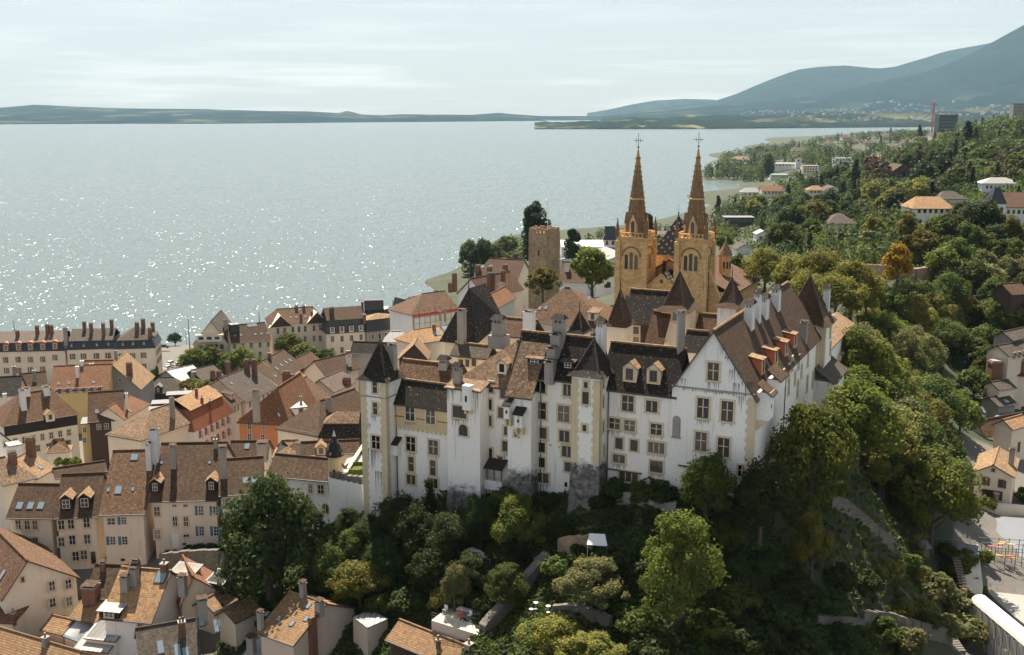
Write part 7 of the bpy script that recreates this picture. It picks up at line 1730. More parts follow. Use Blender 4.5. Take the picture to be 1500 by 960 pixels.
# ---------------------------------------------------------------- wood and hillside trees
def inside(x, y, poly):
    c = False
    for (x0, y0), (x1, y1) in zip(poly, poly[1:] + poly[:1]):
        if (y0 > y) != (y1 > y) and x < (x1 - x0) * (y - y0) / (y1 - y0) + x0: c = not c
    return c
def blocked(x, y, hpx):
    for bx, by, bw in BOX:
        if abs(x - bx) < bw / 2 + hpx * .12 and by - 6 < y < by + hpx * .62: return True
    return False
rt = random.Random(21)
def fill(poly, step, size, kinds, mats, label, group, lod='mid', dy=.6, n=None, seed=1):
    r_ = random.Random(seed); x0, x1 = min(p[0] for p in poly), max(p[0] for p in poly); y0, y1 = min(p[1] for p in poly), max(p[1] for p in poly)
    y = y0; row = 0
    while y < y1:
        st = step * (1 + (y - y0) / (y1 - y0) * (.6 if step < 25 else .15)); x = x0 + (row % 2) * st / 2
        while x < x1:
            px, py = x + r_.uniform(-.35, .35) * st, y + r_.uniform(-.3, .3) * st * dy
            x += st
            if not inside(px, py, poly): continue
            P = hit(px, py)
            if P.z < .6: continue
            hg = r_.uniform(*size); s = P.y / FPX; hp = hg / s
            if blocked(px, py, hp): continue
            kd, mt = r_.choice(kinds), r_.choice(mats)
            if kd in ('conifer',) and mt not in ('lf_blue',): mt = 'lf_blue'
            wd = hg * {'broad': .95, 'oval': .68, 'loose': .85, 'conifer': .48, 'poplar': .26, 'shrub': 1.2}[kd] * r_.uniform(.85, 1.15)
            cl = {'lf_mid': 'green', 'lf_dark': 'dark green', 'lf_yel': 'yellow green', 'lf_lime': 'bright green', 'lf_olive': 'olive', 'lf_gold': 'golden', 'lf_blue': 'blackish', 'lf_purple': 'copper red', 'lf_grey': 'silvery'}[mt]
            nm = {'conifer': 'conifer', 'poplar': 'poplar'}.get(kd, 'leafy tree')
            tree(P, hg, wd, kd, mt, f'{cl} {nm} {label}', f'{cl} {nm}s {group}', lod, r_)
        y += st * dy; row += 1
# wood on the flank slope
fill([(1232, 600), (1262, 520), (1300, 480), (1340, 450), (1400, 440), (1425, 470), (1400, 540), (1372, 590), (1368, 660), (1385, 720), (1380, 760), (1330, 770), (1250, 700)], 35, (9, 13), ['broad', 'broad', 'loose', 'broad'], ['lf_mid', 'lf_lime', 'lf_lime', 'lf_yel', 'lf_grey', 'lf_mid'], 'in the wood on the slope right of the castle', 'in the wood right of the castle', 'near', .62, seed=3)
fill([(1345, 430), (1400, 395), (1500, 375), (1530, 530), (1470, 500), (1440, 500), (1430, 470)], 30, (7, 11), ['broad', 'loose', 'oval'], ['lf_mid', 'lf_mid', 'lf_grey', 'lf_lime'], 'on the upper slope below the ruined park wall', 'below the ruined park wall', 'mid', .7, seed=4)
fill([(1275, 400), (1330, 352), (1420, 345), (1510, 340), (1510, 385), (1400, 395)], 27, (9, 14), ['broad', 'broad', 'oval', 'loose'], ['lf_mid', 'lf_dark', 'lf_mid', 'lf_olive'], 'on the hillside below the white villa', 'below the white villa', 'mid', .6, seed=5)
fill([(1100, 395), (1130, 350), (1200, 325), (1290, 330), (1300, 352), (1265, 385), (1180, 372)], 24, (10, 16), ['broad', 'oval', 'broad', 'loose'], ['lf_mid', 'lf_dark', 'lf_yel', 'lf_mid'], 'in the gardens between church and bay', 'between church and bay', 'mid', .55, seed=6)
fill([(1060, 345), (1075, 315), (1110, 300), (1160, 300), (1260, 285), (1330, 290), (1420, 300), (1430, 338), (1300, 330), (1200, 322), (1120, 350)], 17, (10, 17), ['broad', 'oval', 'broad', 'conifer', 'broad'], ['lf_mid', 'lf_dark', 'lf_mid', 'lf_yel'], 'on the hillside above the bay', 'on the hillside above the bay', 'far', .5, seed=7)
fill([(1150, 296), (1180, 262), (1250, 248), (1400, 245), (1510, 240), (1510, 265), (1440, 292), (1330, 286), (1250, 284)], 15, (12, 20), ['broad', 'conifer', 'broad', 'oval', 'broad'], ['lf_dark', 'lf_mid', 'lf_dark', 'lf_purple', 'lf_mid'], 'on the middle hillside among the villas', 'among the villas', 'far', .5, seed=8)
def mass(name, zones, mats, per=150):
    V = [[], []]; rs = np.random.RandomState(77)
    for poly, step, (h0, h1) in zones:
        x0, x1 = min(p[0] for p in poly), max(p[0] for p in poly); y0, y1 = min(p[1] for p in poly), max(p[1] for p in poly)
        y = y0; row = 0
        while y < y1:
            x = x0 + (row % 2) * step / 2
            while x < x1:
                px, py = x + rs.uniform(-.4, .4) * step, y + rs.uniform(-.3, .3) * step * .45; x += step
                if not inside(px, py, poly): continue
                P = hit(px, py)
                if P.z < .5: continue
                hg = rs.uniform(h0, h1)
                if blocked(px, py, hg * FPX / P.y): continue
                con = rs.uniform() < .2; d = rs.normal(0, 1, (per, 3)); d /= np.linalg.norm(d, axis=1)[:, None]
                if con: t = rs.uniform(0, 1, per); w = hg * .22 * (1 - t) ** .8; C = np.stack([d[:, 0] * w, d[:, 1] * w, t * hg], 1)
                else:
                    lump = 1 + .28 * np.sin(d[:, 0] * 5 + rs.uniform(0, 6)) * np.sin(d[:, 2] * 6 + rs.uniform(0, 6)) ; C = d * lump[:, None] * np.array([hg * .46, hg * .46, hg * .46]) + np.array([0, 0, hg * .5])
                V[1 if rs.uniform() < .35 else 0].append(leaf_quads(C + np.array(P), d + np.array([0, 0, .3]), hg * .085, rs))
            y += step * .45; row += 1
    for k in (0, 1):
        o = link(name, quad_mesh(name, np.concatenate(V[k]), M[mats[k]])); props(o, kind='stuff')
mass('far_woodland', [
    ([(1150, 258), (1170, 232), (1250, 214), (1330, 212), (1420, 196), (1470, 178), (1510, 172), (1510, 240), (1400, 244), (1250, 246)], 10, (11, 20)),
    ([(1195, 214), (1240, 202), (1330, 196), (1400, 194), (1420, 198), (1330, 212), (1250, 214)], 8, (12, 20)),
    ([(1036, 268), (1036, 250), (1066, 232), (1120, 220), (1195, 210), (1200, 226), (1150, 262), (1108, 268)], 9, (12, 20)),
    ([(815, 374), (880, 366), (1000, 362), (1035, 345), (1000, 334), (880, 344)], 13, (4, 8)),
    ([(668, 412), (700, 402), (775, 374), (772, 356), (735, 362), (690, 388)], 12, (4, 8)),
    ([(1035, 350), (1056, 306), (1108, 279), (1130, 296), (1078, 345), (1050, 366)], 12, (7, 12)),
    ([(1190, 212), (1200, 205), (1260, 195), (1330, 188), (1340, 196), (1250, 205)], 7, (11, 17)),
    ([(1120, 300), (1150, 262), (1250, 248), (1400, 246), (1510, 240), (1510, 300), (1330, 300), (1250, 296)], 12, (8, 14)),
    ([(1090, 398), (1130, 350), (1300, 345), (1420, 345), (1420, 372), (1300, 402), (1230, 392), (1180, 380)], 19, (5, 9)),
    ([(1060, 350), (1075, 318), (1120, 300), (1430, 300), (1510, 300), (1500, 345), (1300, 350), (1100, 350)], 15, (6, 11)),
], ('lf_dark', 'lf_mid'))
T(1126, 258, 222, 17, 'poplar', 'lf_mid', 'tall pointed poplar at the root of the headland', lod='mid', P=atY((1126, 258), 1500)); T(1112, 226, 214, 13, 'broad', 'lf_dark', 'single round tree on the spit of the headland', lod='mid')
T(1051, 318, 285, 11, 'poplar', 'lf_dark', 'slim poplar on the shore right of the right spire', lod='mid', P=atY((1051, 318), 1000))
T(1251, 296, 234, 26, 'conifer', 'lf_blue', 'tall blackish conifer above the pale house with chimneys', lod='mid', P=atY((1251, 292), 900)); T(1233, 300, 262, 12, 'poplar', 'lf_dark', 'dark column shaped cypress beside the tall conifer', lod='mid', P=atY((1233, 296), 850)); T(1415, 232, 178, 30, 'conifer', 'lf_blue', 'great dark conifer on the upper right hillside', lod='mid', P=atY((1415, 230), 1000)); T(1346, 204, 183, 14, 'conifer', 'lf_blue', 'pointed conifer on the skyline left of the red crane', lod='mid', P=atY((1346, 204), 1700))
T(1285, 275, 230, 36, 'broad', 'lf_purple', 'large copper beech left of the half timbered house', lod='mid', P=atY((1285, 272), 900)); T(1350, 288, 248, 34, 'broad', 'lf_purple', 'copper beech above the orange villa', lod='mid', P=atY((1350, 284), 800)); T(1328, 312, 283, 26, 'broad', 'lf_purple', 'low copper beech left of the orange villa', lod='mid', P=atY((1328, 310), 640))
T(1420, 345, 290, 54, 'broad', 'lf_dark', 'dark tree mass between the orange villa and the mansion tower', lod='mid', P=atY((1420, 345), 400))

# ---------------------------------------------------------------- ground cover of the slopes (nobody could count it)
rs = np.random.RandomState(5)
def cover(name, n, xr, yr, keep, mats, hmax, leaf, seed):
    rs = np.random.RandomState(seed)
    X = rs.uniform(*xr, n); Y = rs.uniform(*yr, n)
    k = keep(X, Y); X, Y = X[k], Y[k]
    Z = Hs(np.stack([X, Y], 1))
    bump = np.array([MN.noise(Vector((x / 2.6, y / 2.6, 5.0))) for x, y in zip(X, Y)])
    bump2 = np.array([MN.noise(Vector((x / .9, y / .9, 9.0))) for x, y in zip(X, Y)])
    Z = Z + .12 + np.clip(bump * .9 + bump2 * .35 + .25, 0, 2) * hmax * rs.uniform(.75, 1, len(X))
    C = np.stack([X, Y, Z], 1); Nn = np.stack([rs.normal(0, .5, len(X)), rs.normal(-.3, .5, len(X)), np.ones(len(X))], 1)
    half = rs.uniform(0, 1, len(X)) < .5
    for i, (mt, mk) in enumerate(zip(mats, (half, ~half))):
        o = link(name, quad_mesh(name, leaf_quads(C[mk], Nn[mk], leaf, rs, .5), M[mt])); props(o, kind='stuff')
def castle_ab(X, Y):
    dx, dy = X - OC.x, Y - OC.y
    return dx * E1.x + dy * E1.y, dx * E2.x + dy * E2.y
def keep1(X, Y):
    a, b = castle_ab(X, Y)
    return (b < 1.5) & (X > -38) & ((X > -26) | (Y > 127)) & ((X > -30) | (Y < 143)) & (Y < 150) & (X < 55)
cover('undergrowth', 120000, (-38, 62), (100, 150), keep1, ('lf_dark', 'lf_mid'), 1.3, .27, 3)
cover('undergrowth', 70000, (30, 125), (112, 280), lambda X, Y: (castle_ab(X, Y)[0] < -1.0) & (X < .405 * Y), ('lf_mid', 'lf_dark'), 1.2, .42, 4)
cover('meadow_scrub', 60000, (60, 560), (255, 1100), lambda X, Y: (X / Y > .19) & (X / Y < .50), ('lf_mid', 'lf_dark'), 1.4, .9, 6)
for k, (x, yb, yt, w_) in enumerate([(1412, 832, 806, 34), (1425, 880, 850, 36), (1420, 905, 870, 40), (1398, 850, 820, 40), (1440, 830, 806, 24), (1385, 822, 796, 34), (1445, 748, 728, 26), (1500, 738, 716, 26), (1410, 760, 720, 44), (1330, 840, 812, 40), (1318, 905, 878, 40), (1360, 925, 898, 36)]):
    T(x, yb, yt, w_, 'shrub', 'lf_mid' if k % 2 else 'lf_lime', 'green bush at the edge of the paved yard at the lower right', 'bushes round the paved yard')
# ---------------------------------------------------------------- right hand valley town
h = house('beige house with two brown shuttered windows over a dark garage', (1424, 692), (1487, 701), 36.5, None, 36, 'r_tan', 'w_cream', kind='front', apex=(1455, 680), D=11, zg=28)
wins(h, [(1442, 704.5), (1466, 708.5)], .9, 1.5, 'dark', shut='shut_brown'); wins(h, [(1455, 689)], .6, .6, 'dark', cols=1, rows=1); wins(h, [(1453, 725)], 3.4, 1.7, 'dark', cols=4, rows=1); chims(h, [(1481, 681, 655)], .9, 'ch_grey', 'slab')
h = house('low shed with a zigzag brown roof and glazed strips', (1418, 632), (1444, 640), 34, None, 36, 'r_red', 'w_cream', kind='front', apex=(1431, 617), D=15, zg=28); skylights(h, [(1441, 612), (1440, 601)], .9, 1.6)
P = hit(1452, 600); P.z = 29; t = thing('brick_stack', P, 'square brown brick factory stack in the right valley', 'chimney'); b = MB(); s = P.y / FPX; zt = zat((1452, 533), P)
b.box(P - Vector((0, 0, 2)), (8 * s, 0, 0), (0, 8 * s, 0), zt - P.z + 2, M['brick']); b.build('shaft', t); b = MB(); b.box((P.x, P.y, zt + .003), (9 * s, 0, 0), (0, 9 * s, 0), .5, M['brick']); b.box((P.x, P.y, zt + .506), (7 * s, 0, 0), (0, 7 * s, 0), .35, M['ch_grey']); b.build('cap', t)
h = house('orange timber balcony house with metal roof', (1458, 612), (1483, 616), 34.5, kind='flat', roof='zinc', wall='orangewood', D=5, zg=28); wins(h, [(1464, 621), (1472, 622)], 1.0, 1.2, 'white'); wrow(h, [4.2], 3, .8, 1.2, 'white')
b = MB()
for z in (2.4, 5.0): b.box(h.p(h.L / 2, -.7, h.ze - z), h.u * (h.L / 2 + .6), h.n * .7, .14, M['wood']); b.bar(h.p(0, -1.35, h.ze - z + 1.0), h.p(h.L, -1.35, h.ze - z + 1.0), .05, M['wood'])
b.build('balcony', h.root)
h = house('long pale roofed outbuilding beside the brick stack', (1463, 596), (1492, 592), 36.5, (1478, 578), 26, 'r_grey', 'w_grey'); skylights(h, [(1474, 588)], 1.2, 1.4)
h = house('small brown lean roof below the timber balcony house', (1456, 655), (1482, 658), 33, kind='shed', roof='r_brown', wall='w_beige', D=4, pitch=18)
h = house('tan roofed house at the right edge above the garage house', (1484, 630), (1512, 622), 38.5, (1502, 606), 34, 'r_orange', 'w_beige', zg=28); wins(h, [(1492, 655)], .9, 2.0, 'dark')
h = house('low grey roof behind the brick stack', (1464, 572), (1490, 568), 39.5, (1477, 556), 28, 'r_grey', 'w_cream')
h = house('brown lean roof near the valley lane', (1470, 549), (1504, 551), 41, (1486, 537), 30, 'r_brown', 'w_cream'); chims(h, [(1497, 544, 526)], 1.1, 'brick', 'slab')
h = house('long grey roofed building at the right edge by the lane', (1478, 522), (1520, 515), 46, (1500, 500), 30, 'r_grey', 'w_beige'); wrow(h, [1.2], 4)
h = house('small brown house in the trees at the right edge', (1482, 432), (1510, 430), 55.5, (1495, 414), 32, 'r_red', 'w_brown', zg=50)
h = house('grey slab house on the lane edge under the trees', (1484, 499), (1516, 492), 48.5, (1499, 480), 30, 'r_grey', 'w_grey')
P0, P1 = gz((1408, 742), 31), gz((1520, 752), 31); w = thing('boundary_wall', (P0 + P1) / 2, 'low pale wall between the garage house and the grey forecourt', 'wall'); b = MB(); d = (P1 - P0).normalized(); b.box((P0 + P1) / 2 - Vector((0, 0, 2)), (P1 - P0) / 2, Vector((-d.y, d.x, 0)) * .8, 3.0, M['w_cream']); b.build('wall', w)
P = gz((1457, 752), 30); b = MB(); b.box(P, (.35, 0, 0), (0, .35, 0), 3.6, M['wood']); b.box(P + Vector((0, 0, 3.603)), (.45, 0, 0), (0, .45, 0), .2, M['ch_grey']); props(b.build('gate_post'), 'dark wooden post standing on the pale boundary wall', 'post')
mg = wall_mat('asphalt blue grey', (.17, .18, .20), .3, (.1, .1, .11), .2)
pts = [gz(q, 30.6) for q in ((1418, 757), (1530, 757), (1530, 822), (1440, 812))]; b = MB(); b.prism([p - Vector((0, 0, 4)) for p in pts], pts, mg); props(b.build('forecourt'), kind='structure')
# scaffolded yard
pts = [gz(q, 33.0) for q in ((1404, 797), (1433, 799), (1440, 860), (1412, 866))]
t = thing('yard_building', pts[0], 'pale concrete yard building with a grey metal canopy beside the forecourt', 'building'); b = MB(); b.prism([Vector((p.x, p.y, 26)) for p in pts], pts, M['w_cream']); b.build('wall', t)
A_, B_, C_, D_ = [gz(q, 34.4) for q in ((1399, 796), (1433, 797), (1434, 812), (1402, 815))]; b = MB(); b.slab([[A_, D_, C_, B_]], .5, M['zinc']); b.build('canopy', t)
t = thing('timber_scaffold', gz((1470, 850), 29), 'yard scaffold of yellow and red planks beside the white sheeted shelter', 'scaffold'); fr, pk = MB(), MB(); r_ = random.Random(4)
O_ = gz((1440, 838), 30); ux = (gz((1500, 842), 30) - O_).normalized(); uy = Vector((-ux.y, ux.x, 0))
for i in range(7):
    for j in range(3): fr.bar(O_ + ux * i * 1.5 + uy * j * 2.0 + Vector((0, 0, -3)), O_ + ux * i * 1.5 + uy * j * 2.0 + Vector((0, 0, 4.2)), .06, M['zinc'], 6)
for z in (0, 2.0, 4.0):
    for j in range(3): fr.bar(O_ + uy * j * 2 + Vector((0, 0, z)), O_ + ux * 9 + uy * j * 2 + Vector((0, 0, z)), .05, M['zinc'], 6)
my = flat_mat('yellow plank', (.50, .30, .08), .7, 0, .3)
fr.build('frame', t)
for i in range(36): pk.box(O_ + ux * r_.uniform(0, 9) + uy * r_.choice([.3, .9, 1.6, 2.3, 3.2]) + Vector((0, 0, r_.choice([.08, 2.08, 4.08]) + i * .006)), ux * r_.uniform(.4, .7), uy * .16, .05, M['red'] if i % 9 == 0 else (my if i % 3 else M['wood']))
pk.build('planks', t)
# sheeted shelter
t = thing('sheeted_shelter', gz((1470, 930), 30), 'long shelter wrapped in white translucent sheeting with a rounded white top', 'shelter')
A_, B_ = gz((1432, 880), 34), gz((1525, 958), 34); u = (B_ - A_).normalized(); n = Vector((-u.y, u.x, 0)); n = -n if n.y < 0 else n; L = (B_ - A_).length; b = MB()
prof = [(-1.0, 0), (-.85, .45), (-.4, .8), (.3, .9), (.9, .75)]
for (d0, z0), (d1, z1) in zip(prof, prof[1:]): b.face([A_ + n * d0 + Vector((0, 0, z0)), B_ + n * d0 + Vector((0, 0, z0)), B_ + n * d1 + Vector((0, 0, z1)), A_ + n * d1 + Vector((0, 0, z1))], M['white'])
b.face([A_ + n * d + Vector((0, 0, z)) for d, z in prof], M['white']); b.build('top_sheet', t)
b = MB(); K = 9
for k in range(K):
    for r0 in range(3):
        z1 = -r0 * 2.4 - .02; z0 = z1 - 2.36; p0, p1 = A_ + u * L * (k + .01) / K - n * 1.0, A_ + u * L * (k + .99) / K - n * 1.0
        b.face([p0 + Vector((0, 0, z0)), p1 + Vector((0, 0, z0)), p1 + Vector((0, 0, z1)), (p0 + p1) / 2 - n * .12 + Vector((0, 0, z1 - .2)), p0 + Vector((0, 0, z1))], M['sheet'])
b.face([A_ - n + Vector((0, 0, -7)), A_ + n + Vector((0, 0, -7)), A_ + n * .9, A_ - n], M['sheet']); b.build('side_sheet', t)
b = MB()
for k in range(K + 1): p = A_ + u * L * k / K - n * 1.08; b.bar(p + Vector((0, 0, -8)), p, .06, M['zinc'], 6)
b.build('post', t)
pts = [gz(q, 31.2) for q in ((1446, 866), (1500, 872), (1530, 905), (1520, 930), (1470, 890))]; b = MB(); b.prism([Vector((p.x, p.y, 28)) for p in pts], pts, M['concrete']); props(b.build('concrete_slab'), 'pale concrete slab between the scaffold and the sheeted shelter', 'slab')
# hillside hut, rack, beams
P = gz((1347, 812), 34.6); t = thing('garden_hut', P, 'small blue grey roofed hut on the bank under the bright tree', 'hut'); b = MB(); b.box(P - Vector((0, 0, 1)), (.9, 0, 0), (0, 1.4, 0), 2.6, M['wood']); b.build('wall', t); b = MB(); b.slab([[P + Vector((-1.1, -1.7, 1.7)), P + Vector((1.1, -1.7, 1.7)), P + Vector((1.1, 1.7, 2.5)), P + Vector((-1.1, 1.7, 2.5))]], .1, M['shut_grey']); b.build('roof', t)
P = gz((1342, 828), 33.6); t = thing('stacked_crates', P, 'pale heap of boards below the small hut', 'boards'); b = MB()
for k in range(6): b.box(P + Vector((.25 * (k % 2), .1 * k, .12 * k)), (1.3 - .1 * k, .2, 0), (-.06, .4, 0), .115, M['w_cream'])
b.build('board', t)
A_, B_ = gz((1362, 800), 34.5), gz((1402, 802), 34.5); t = thing('railing', (A_ + B_) / 2, 'grey metal railing along the yard bridge', 'railing'); b = MB()
for z in (.4, .8, 1.2): b.bar(A_ + Vector((0, 0, z)), B_ + Vector((0, 0, z)), .05, M['zinc'], 6)
for k in range(7): b.bar(A_ + (B_ - A_) * k / 6 - Vector((0, 0, .6)), A_ + (B_ - A_) * k / 6 + Vector((0, 0, 1.2)), .05, M['zinc'], 6)
b.build('rail', t); b = MB(); b.box((A_ + B_) / 2 + Vector((0, -.3, -.5)), (B_ - A_) / 2, (0, .15, 0), .45, M['red']); b.build('beam', t)
A_, B_ = gz((1399, 812), 34.6), gz((1412, 862), 34.6); t = thing('timber_gangway', (A_ + B_) / 2, 'weathered timber gangway running down beside the yard building', 'gangway'); b = MB(); d = (B_ - A_).normalized(); sd = Vector((-d.y, d.x, 0))
for k in range(12): b.box(A_ + (B_ - A_) * (k + .5) / 12, sd * .55, d * .26, .09, M['wood'])
b.build('deck', t); b = MB(); b.box(B_ - Vector((0, 0, 4)), sd * .45, d * .25, 4, M['orangewood']); b.build('support', t)
# ---------------------------------------------------------------- garden walls, stairs and furniture
def gwall(label, pts, hgt, th, mat, name='garden_wall', cat='wall', drop=1.2):
    P = [hit(*q) for q in pts]; t = thing(name, P[0], label, cat); b = MB()
    for p0, p1 in zip(P, P[1:]):
        d = p1 - p0; d.z = 0; n = Vector((-d.y, d.x, 0)).normalized() * th / 2
        b.prism([p0 - n - Vector((0, 0, drop)), p1 - n - Vector((0, 0, drop)), p1 + n - Vector((0, 0, drop)), p0 + n - Vector((0, 0, drop))], [p0 - n + Vector((0, 0, hgt)), p1 - n + Vector((0, 0, hgt)), p1 + n + Vector((0, 0, hgt)), p0 + n + Vector((0, 0, hgt))], M[mat])
    b.build('wall', t); r_ = random.Random(len(label)); c = MB()
    for p0, p1 in zip(P, P[1:]):
        d = p1 - p0; k = 0; L = d.length; s = 0; d.normalize(); n = Vector((-d.y, d.x, 0)).normalized()
        while s < L: l = min(r_.uniform(.35, .8), L - s + .01); c.box(p0 + d * (s + l / 2) + Vector((0, 0, hgt + .004)), d * l * .47, n * th * .58, r_.uniform(.08, .22), M[mat]); s += l
    c.build('coping', t); return t
gwall('long curved rubble wall climbing from the small olive tree', [(1216, 742), (1240, 752), (1262, 770), (1285, 790), (1306, 806)], 1.5, .7, 'stone_grey')
gwall('grey retaining wall with vine stakes at the bottom right', [(1262, 920), (1300, 926), (1345, 934), (1392, 945)], 1.9, .6, 'stone_grey')
gwall('broken rubble wall in the middle of the dark slope', [(1195, 918), (1230, 921), (1262, 924)], .9, .6, 'stone_grey')
gwall('pale retaining wall under the bushes at the castle foot', [(905, 742), (930, 744), (960, 750), (990, 757)], 1.1, .5, 'ch_grey')
gwall('tan stone wall behind the white party tent', [(818, 812), (845, 812), (868, 815)], 1.7, .5, 'stone_rough')
gwall('grey garden wall below the pale apple tree', [(810, 905), (850, 908), (895, 925)], 1.3, .5, 'stone_grey')
gwall('white rendered arch wall behind the ladder', [(690, 830), (706, 838), (716, 850)], 2.0, .4, 'ch_white')
gwall('rubble wall under the garden of the blue shuttered house', [(236, 838), (280, 836), (322, 832)], 2.6, .6, 'stone_grey')
gwall('ruined grey park wall behind the golden tree', [(1268, 405), (1300, 408), (1340, 412), (1362, 410)], 3.2, 1.2, 'stone_rough'); gwall('crenellated end of the ruined park wall', [(1362, 408), (1378, 404), (1384, 425)], 4.4, 1.3, 'stone_rough'); gwall('low park wall along the gravel path', [(1335, 432), (1318, 445), (1308, 458)], 1.6, .8, 'stone_grey')
pts = [hit(*q) + Vector((0, 0, .12)) for q in ((1285, 470), (1312, 455), (1322, 425), (1292, 420), (1285, 440), (1262, 470))]; b = MB(); b.face(pts, wall_mat('gravel', (.34, .31, .27), .1)); props(b.build('gravel_path'), kind='structure')
b = MB(); pth = [hit(x, y) + Vector((0, 0, .15)) for x, y in ((800, 772), (850, 776), (900, 775), (960, 782))]
for p0, p1 in zip(pth, pth[1:]): n = Vector((0, .55, .05)); b.face([p0 - n, p1 - n, p1 + n, p0 + n], M['stone_grey'])
props(b.build('garden_path'), kind='structure')
def stairs(label, q0, q1, n, w_):
    a, b_ = hit(*q0), hit(*q1); t = thing('garden_stairs', b_, label, 'stairs'); d = b_ - a; f = Vector((d.x, d.y, 0)).normalized(); s = Vector((-f.y, f.x, 0)); m_ = MB()
    for k in range(n): p = a + d * (k + .5) / n; m_.box(p - Vector((0, 0, .3)), s * w_ / 2, f * (d.length / n * .42), .52, M['stone_grey'])
    m_.build('step', t)
stairs('stone steps at the castle foot between dark bushes', (944, 750), (934, 772), 7, 1.3); stairs('stone steps descending the sunny bank', (1316, 862), (1345, 895), 11, 1.3); stairs('lower stone steps at the end of the grey retaining wall', (1382, 918), (1408, 958), 12, 1.2)
# fallen trunk like wall and white panel
A_, B_ = hit(706, 936), hit(800, 832); t = thing('timber_retaining_wall', A_, 'long weathered sloping retaining wall like a fallen trunk', 'wall'); b = MB(); d = (B_ - A_); n = Vector((-d.y, d.x, 0)).normalized(); r_ = random.Random(9); K = 16
for k in range(K): b.prism(*[[A_ + d * f + n * o + Vector((0, 0, z + r_.uniform(-.08, .08))) for f, o in ((k / K, -.55), ((k + 1) / K, -.55), ((k + 1) / K, .55), (k / K, .55))] for z in (-.8, 1.7)], M['stone_grey'])
b.build('wall', t)
P = hit(795, 830); A_, B_ = atY((782, 836), P.y - .5), atY((807, 820), P.y + 1.5); b = MB(); n = Vector((.3, -1, 0)) * .05; q = [A_ + Vector((0, 0, .2)), B_ + Vector((0, 0, .2)), B_ + Vector((0, 0, 1.6)), A_ + Vector((0, 0, 1.6))]; b.prism([p - n for p in q], [p + n for p in q], M['concrete']); props(b.build('panel'), 'pale grey board fixed across the sloping retaining wall', 'panel')
P = hit(873, 822); t = thing('party_tent', P, 'white party tent in the garden below the middle tower', 'tent'); b = MB(); q = lambda x, y, z: P + Vector((x, y, z))
for s0 in (0,): b.slab([[q(-1.2, -1.3, 1.9), q(1.2, -1.3, 1.7), q(1.0, .1, 2.6), q(-.8, .1, 2.7)], [q(-.8, .1, 2.7), q(1.0, .1, 2.6), q(1.2, 1.4, 1.8), q(-1.2, 1.4, 1.9)]], .05, M['white'])
b.build('canopy', t)
for x in (-1.1, 1.1):
    for y in (-1.2, 1.2): b = MB(); b.bar(q(x, y, -.5), q(x, y, 1.85), .04, M['white'], 6); b.build('pole', t)
A_, B_ = hit(712, 858), hit(716, 830); B_ = A_ + Vector((.35, .9, 3.0)); t = thing('ladder', A_, 'white ladder leaning on the rendered arch wall', 'ladder'); b = MB()
for s_ in (-.2, .2): b.bar(A_ + Vector((s_, 0, 0)), B_ + Vector((s_, 0, 0)), .035, M['white'], 6)
for k in range(9): p = A_ + (B_ - A_) * (k + .5) / 9; b.bar(p - Vector((.2, 0, 0)), p + Vector((.2, 0, 0)), .025, M['white'], 6)
b.build('ladder_frame', t)
for k, x in enumerate((1245, 1262, 1279, 1296)):
    P = hit(x, 872 + k); b = MB(); b.bar(P - Vector((0, 0, .3)), P + Vector((.03, 0, 1.9)), .07, M['wood'], 6); b.bar(P + Vector((-.3, 0, 1.5)), P + Vector((.3, 0, 1.55)), .04, M['wood'], 5); props(b.build('vine_post'), 'weathered vine post in the dark terraced slope', 'post', 'vine posts on the terrace')
for k in range(8):
    P = hit(1288 + k * 12, 928 + k * 2); b = MB(); b.bar(P - Vector((0, 0, .3)), P + Vector((0, -.3, 2.3)), .05, M['wood'], 6); b.bar(P + Vector((-.25, -.2, 1.9)), P + Vector((.25, -.2, 1.9)), .03, M['wood'], 5); props(b.build('vine_stake'), 'vine stake standing against the grey retaining wall', 'stake', 'vine stakes on the retaining wall')
# stone terrace with loungers
zt = 41.4
TQ = [gz(q, zt) for q in ((632, 909), (703, 931), (729, 897), (657, 889))]
t = thing('roof_terrace', TQ[0], 'pale stone roof terrace with loungers at the bottom of the garden', 'terrace'); b = MB(); b.prism([Vector((p.x, p.y, 30)) for p in TQ], TQ, M['w_pink']); b.face([p + Vector((0, 0, .004)) for p in TQ], wall_mat('terrace paving', (.60, .54, .43), .1)); b.build('terrace_slab', t)
b = MB()
for p0, p1 in ((TQ[0], TQ[1]), (TQ[1], TQ[2])):
    for z in (.35, .7, 1.0): b.bar(p0 + Vector((0, 0, z)), p1 + Vector((0, 0, z)), .022, M['iron'], 5)
    for k in range(8): b.bar(p0 + (p1 - p0) * k / 7, p0 + (p1 - p0) * k / 7 + Vector((0, 0, 1.0)), .022, M['iron'], 5)
b.build('railing', t)
tx = (TQ[1] - TQ[0]).normalized(); ty = Vector((-tx.y, tx.x, 0))
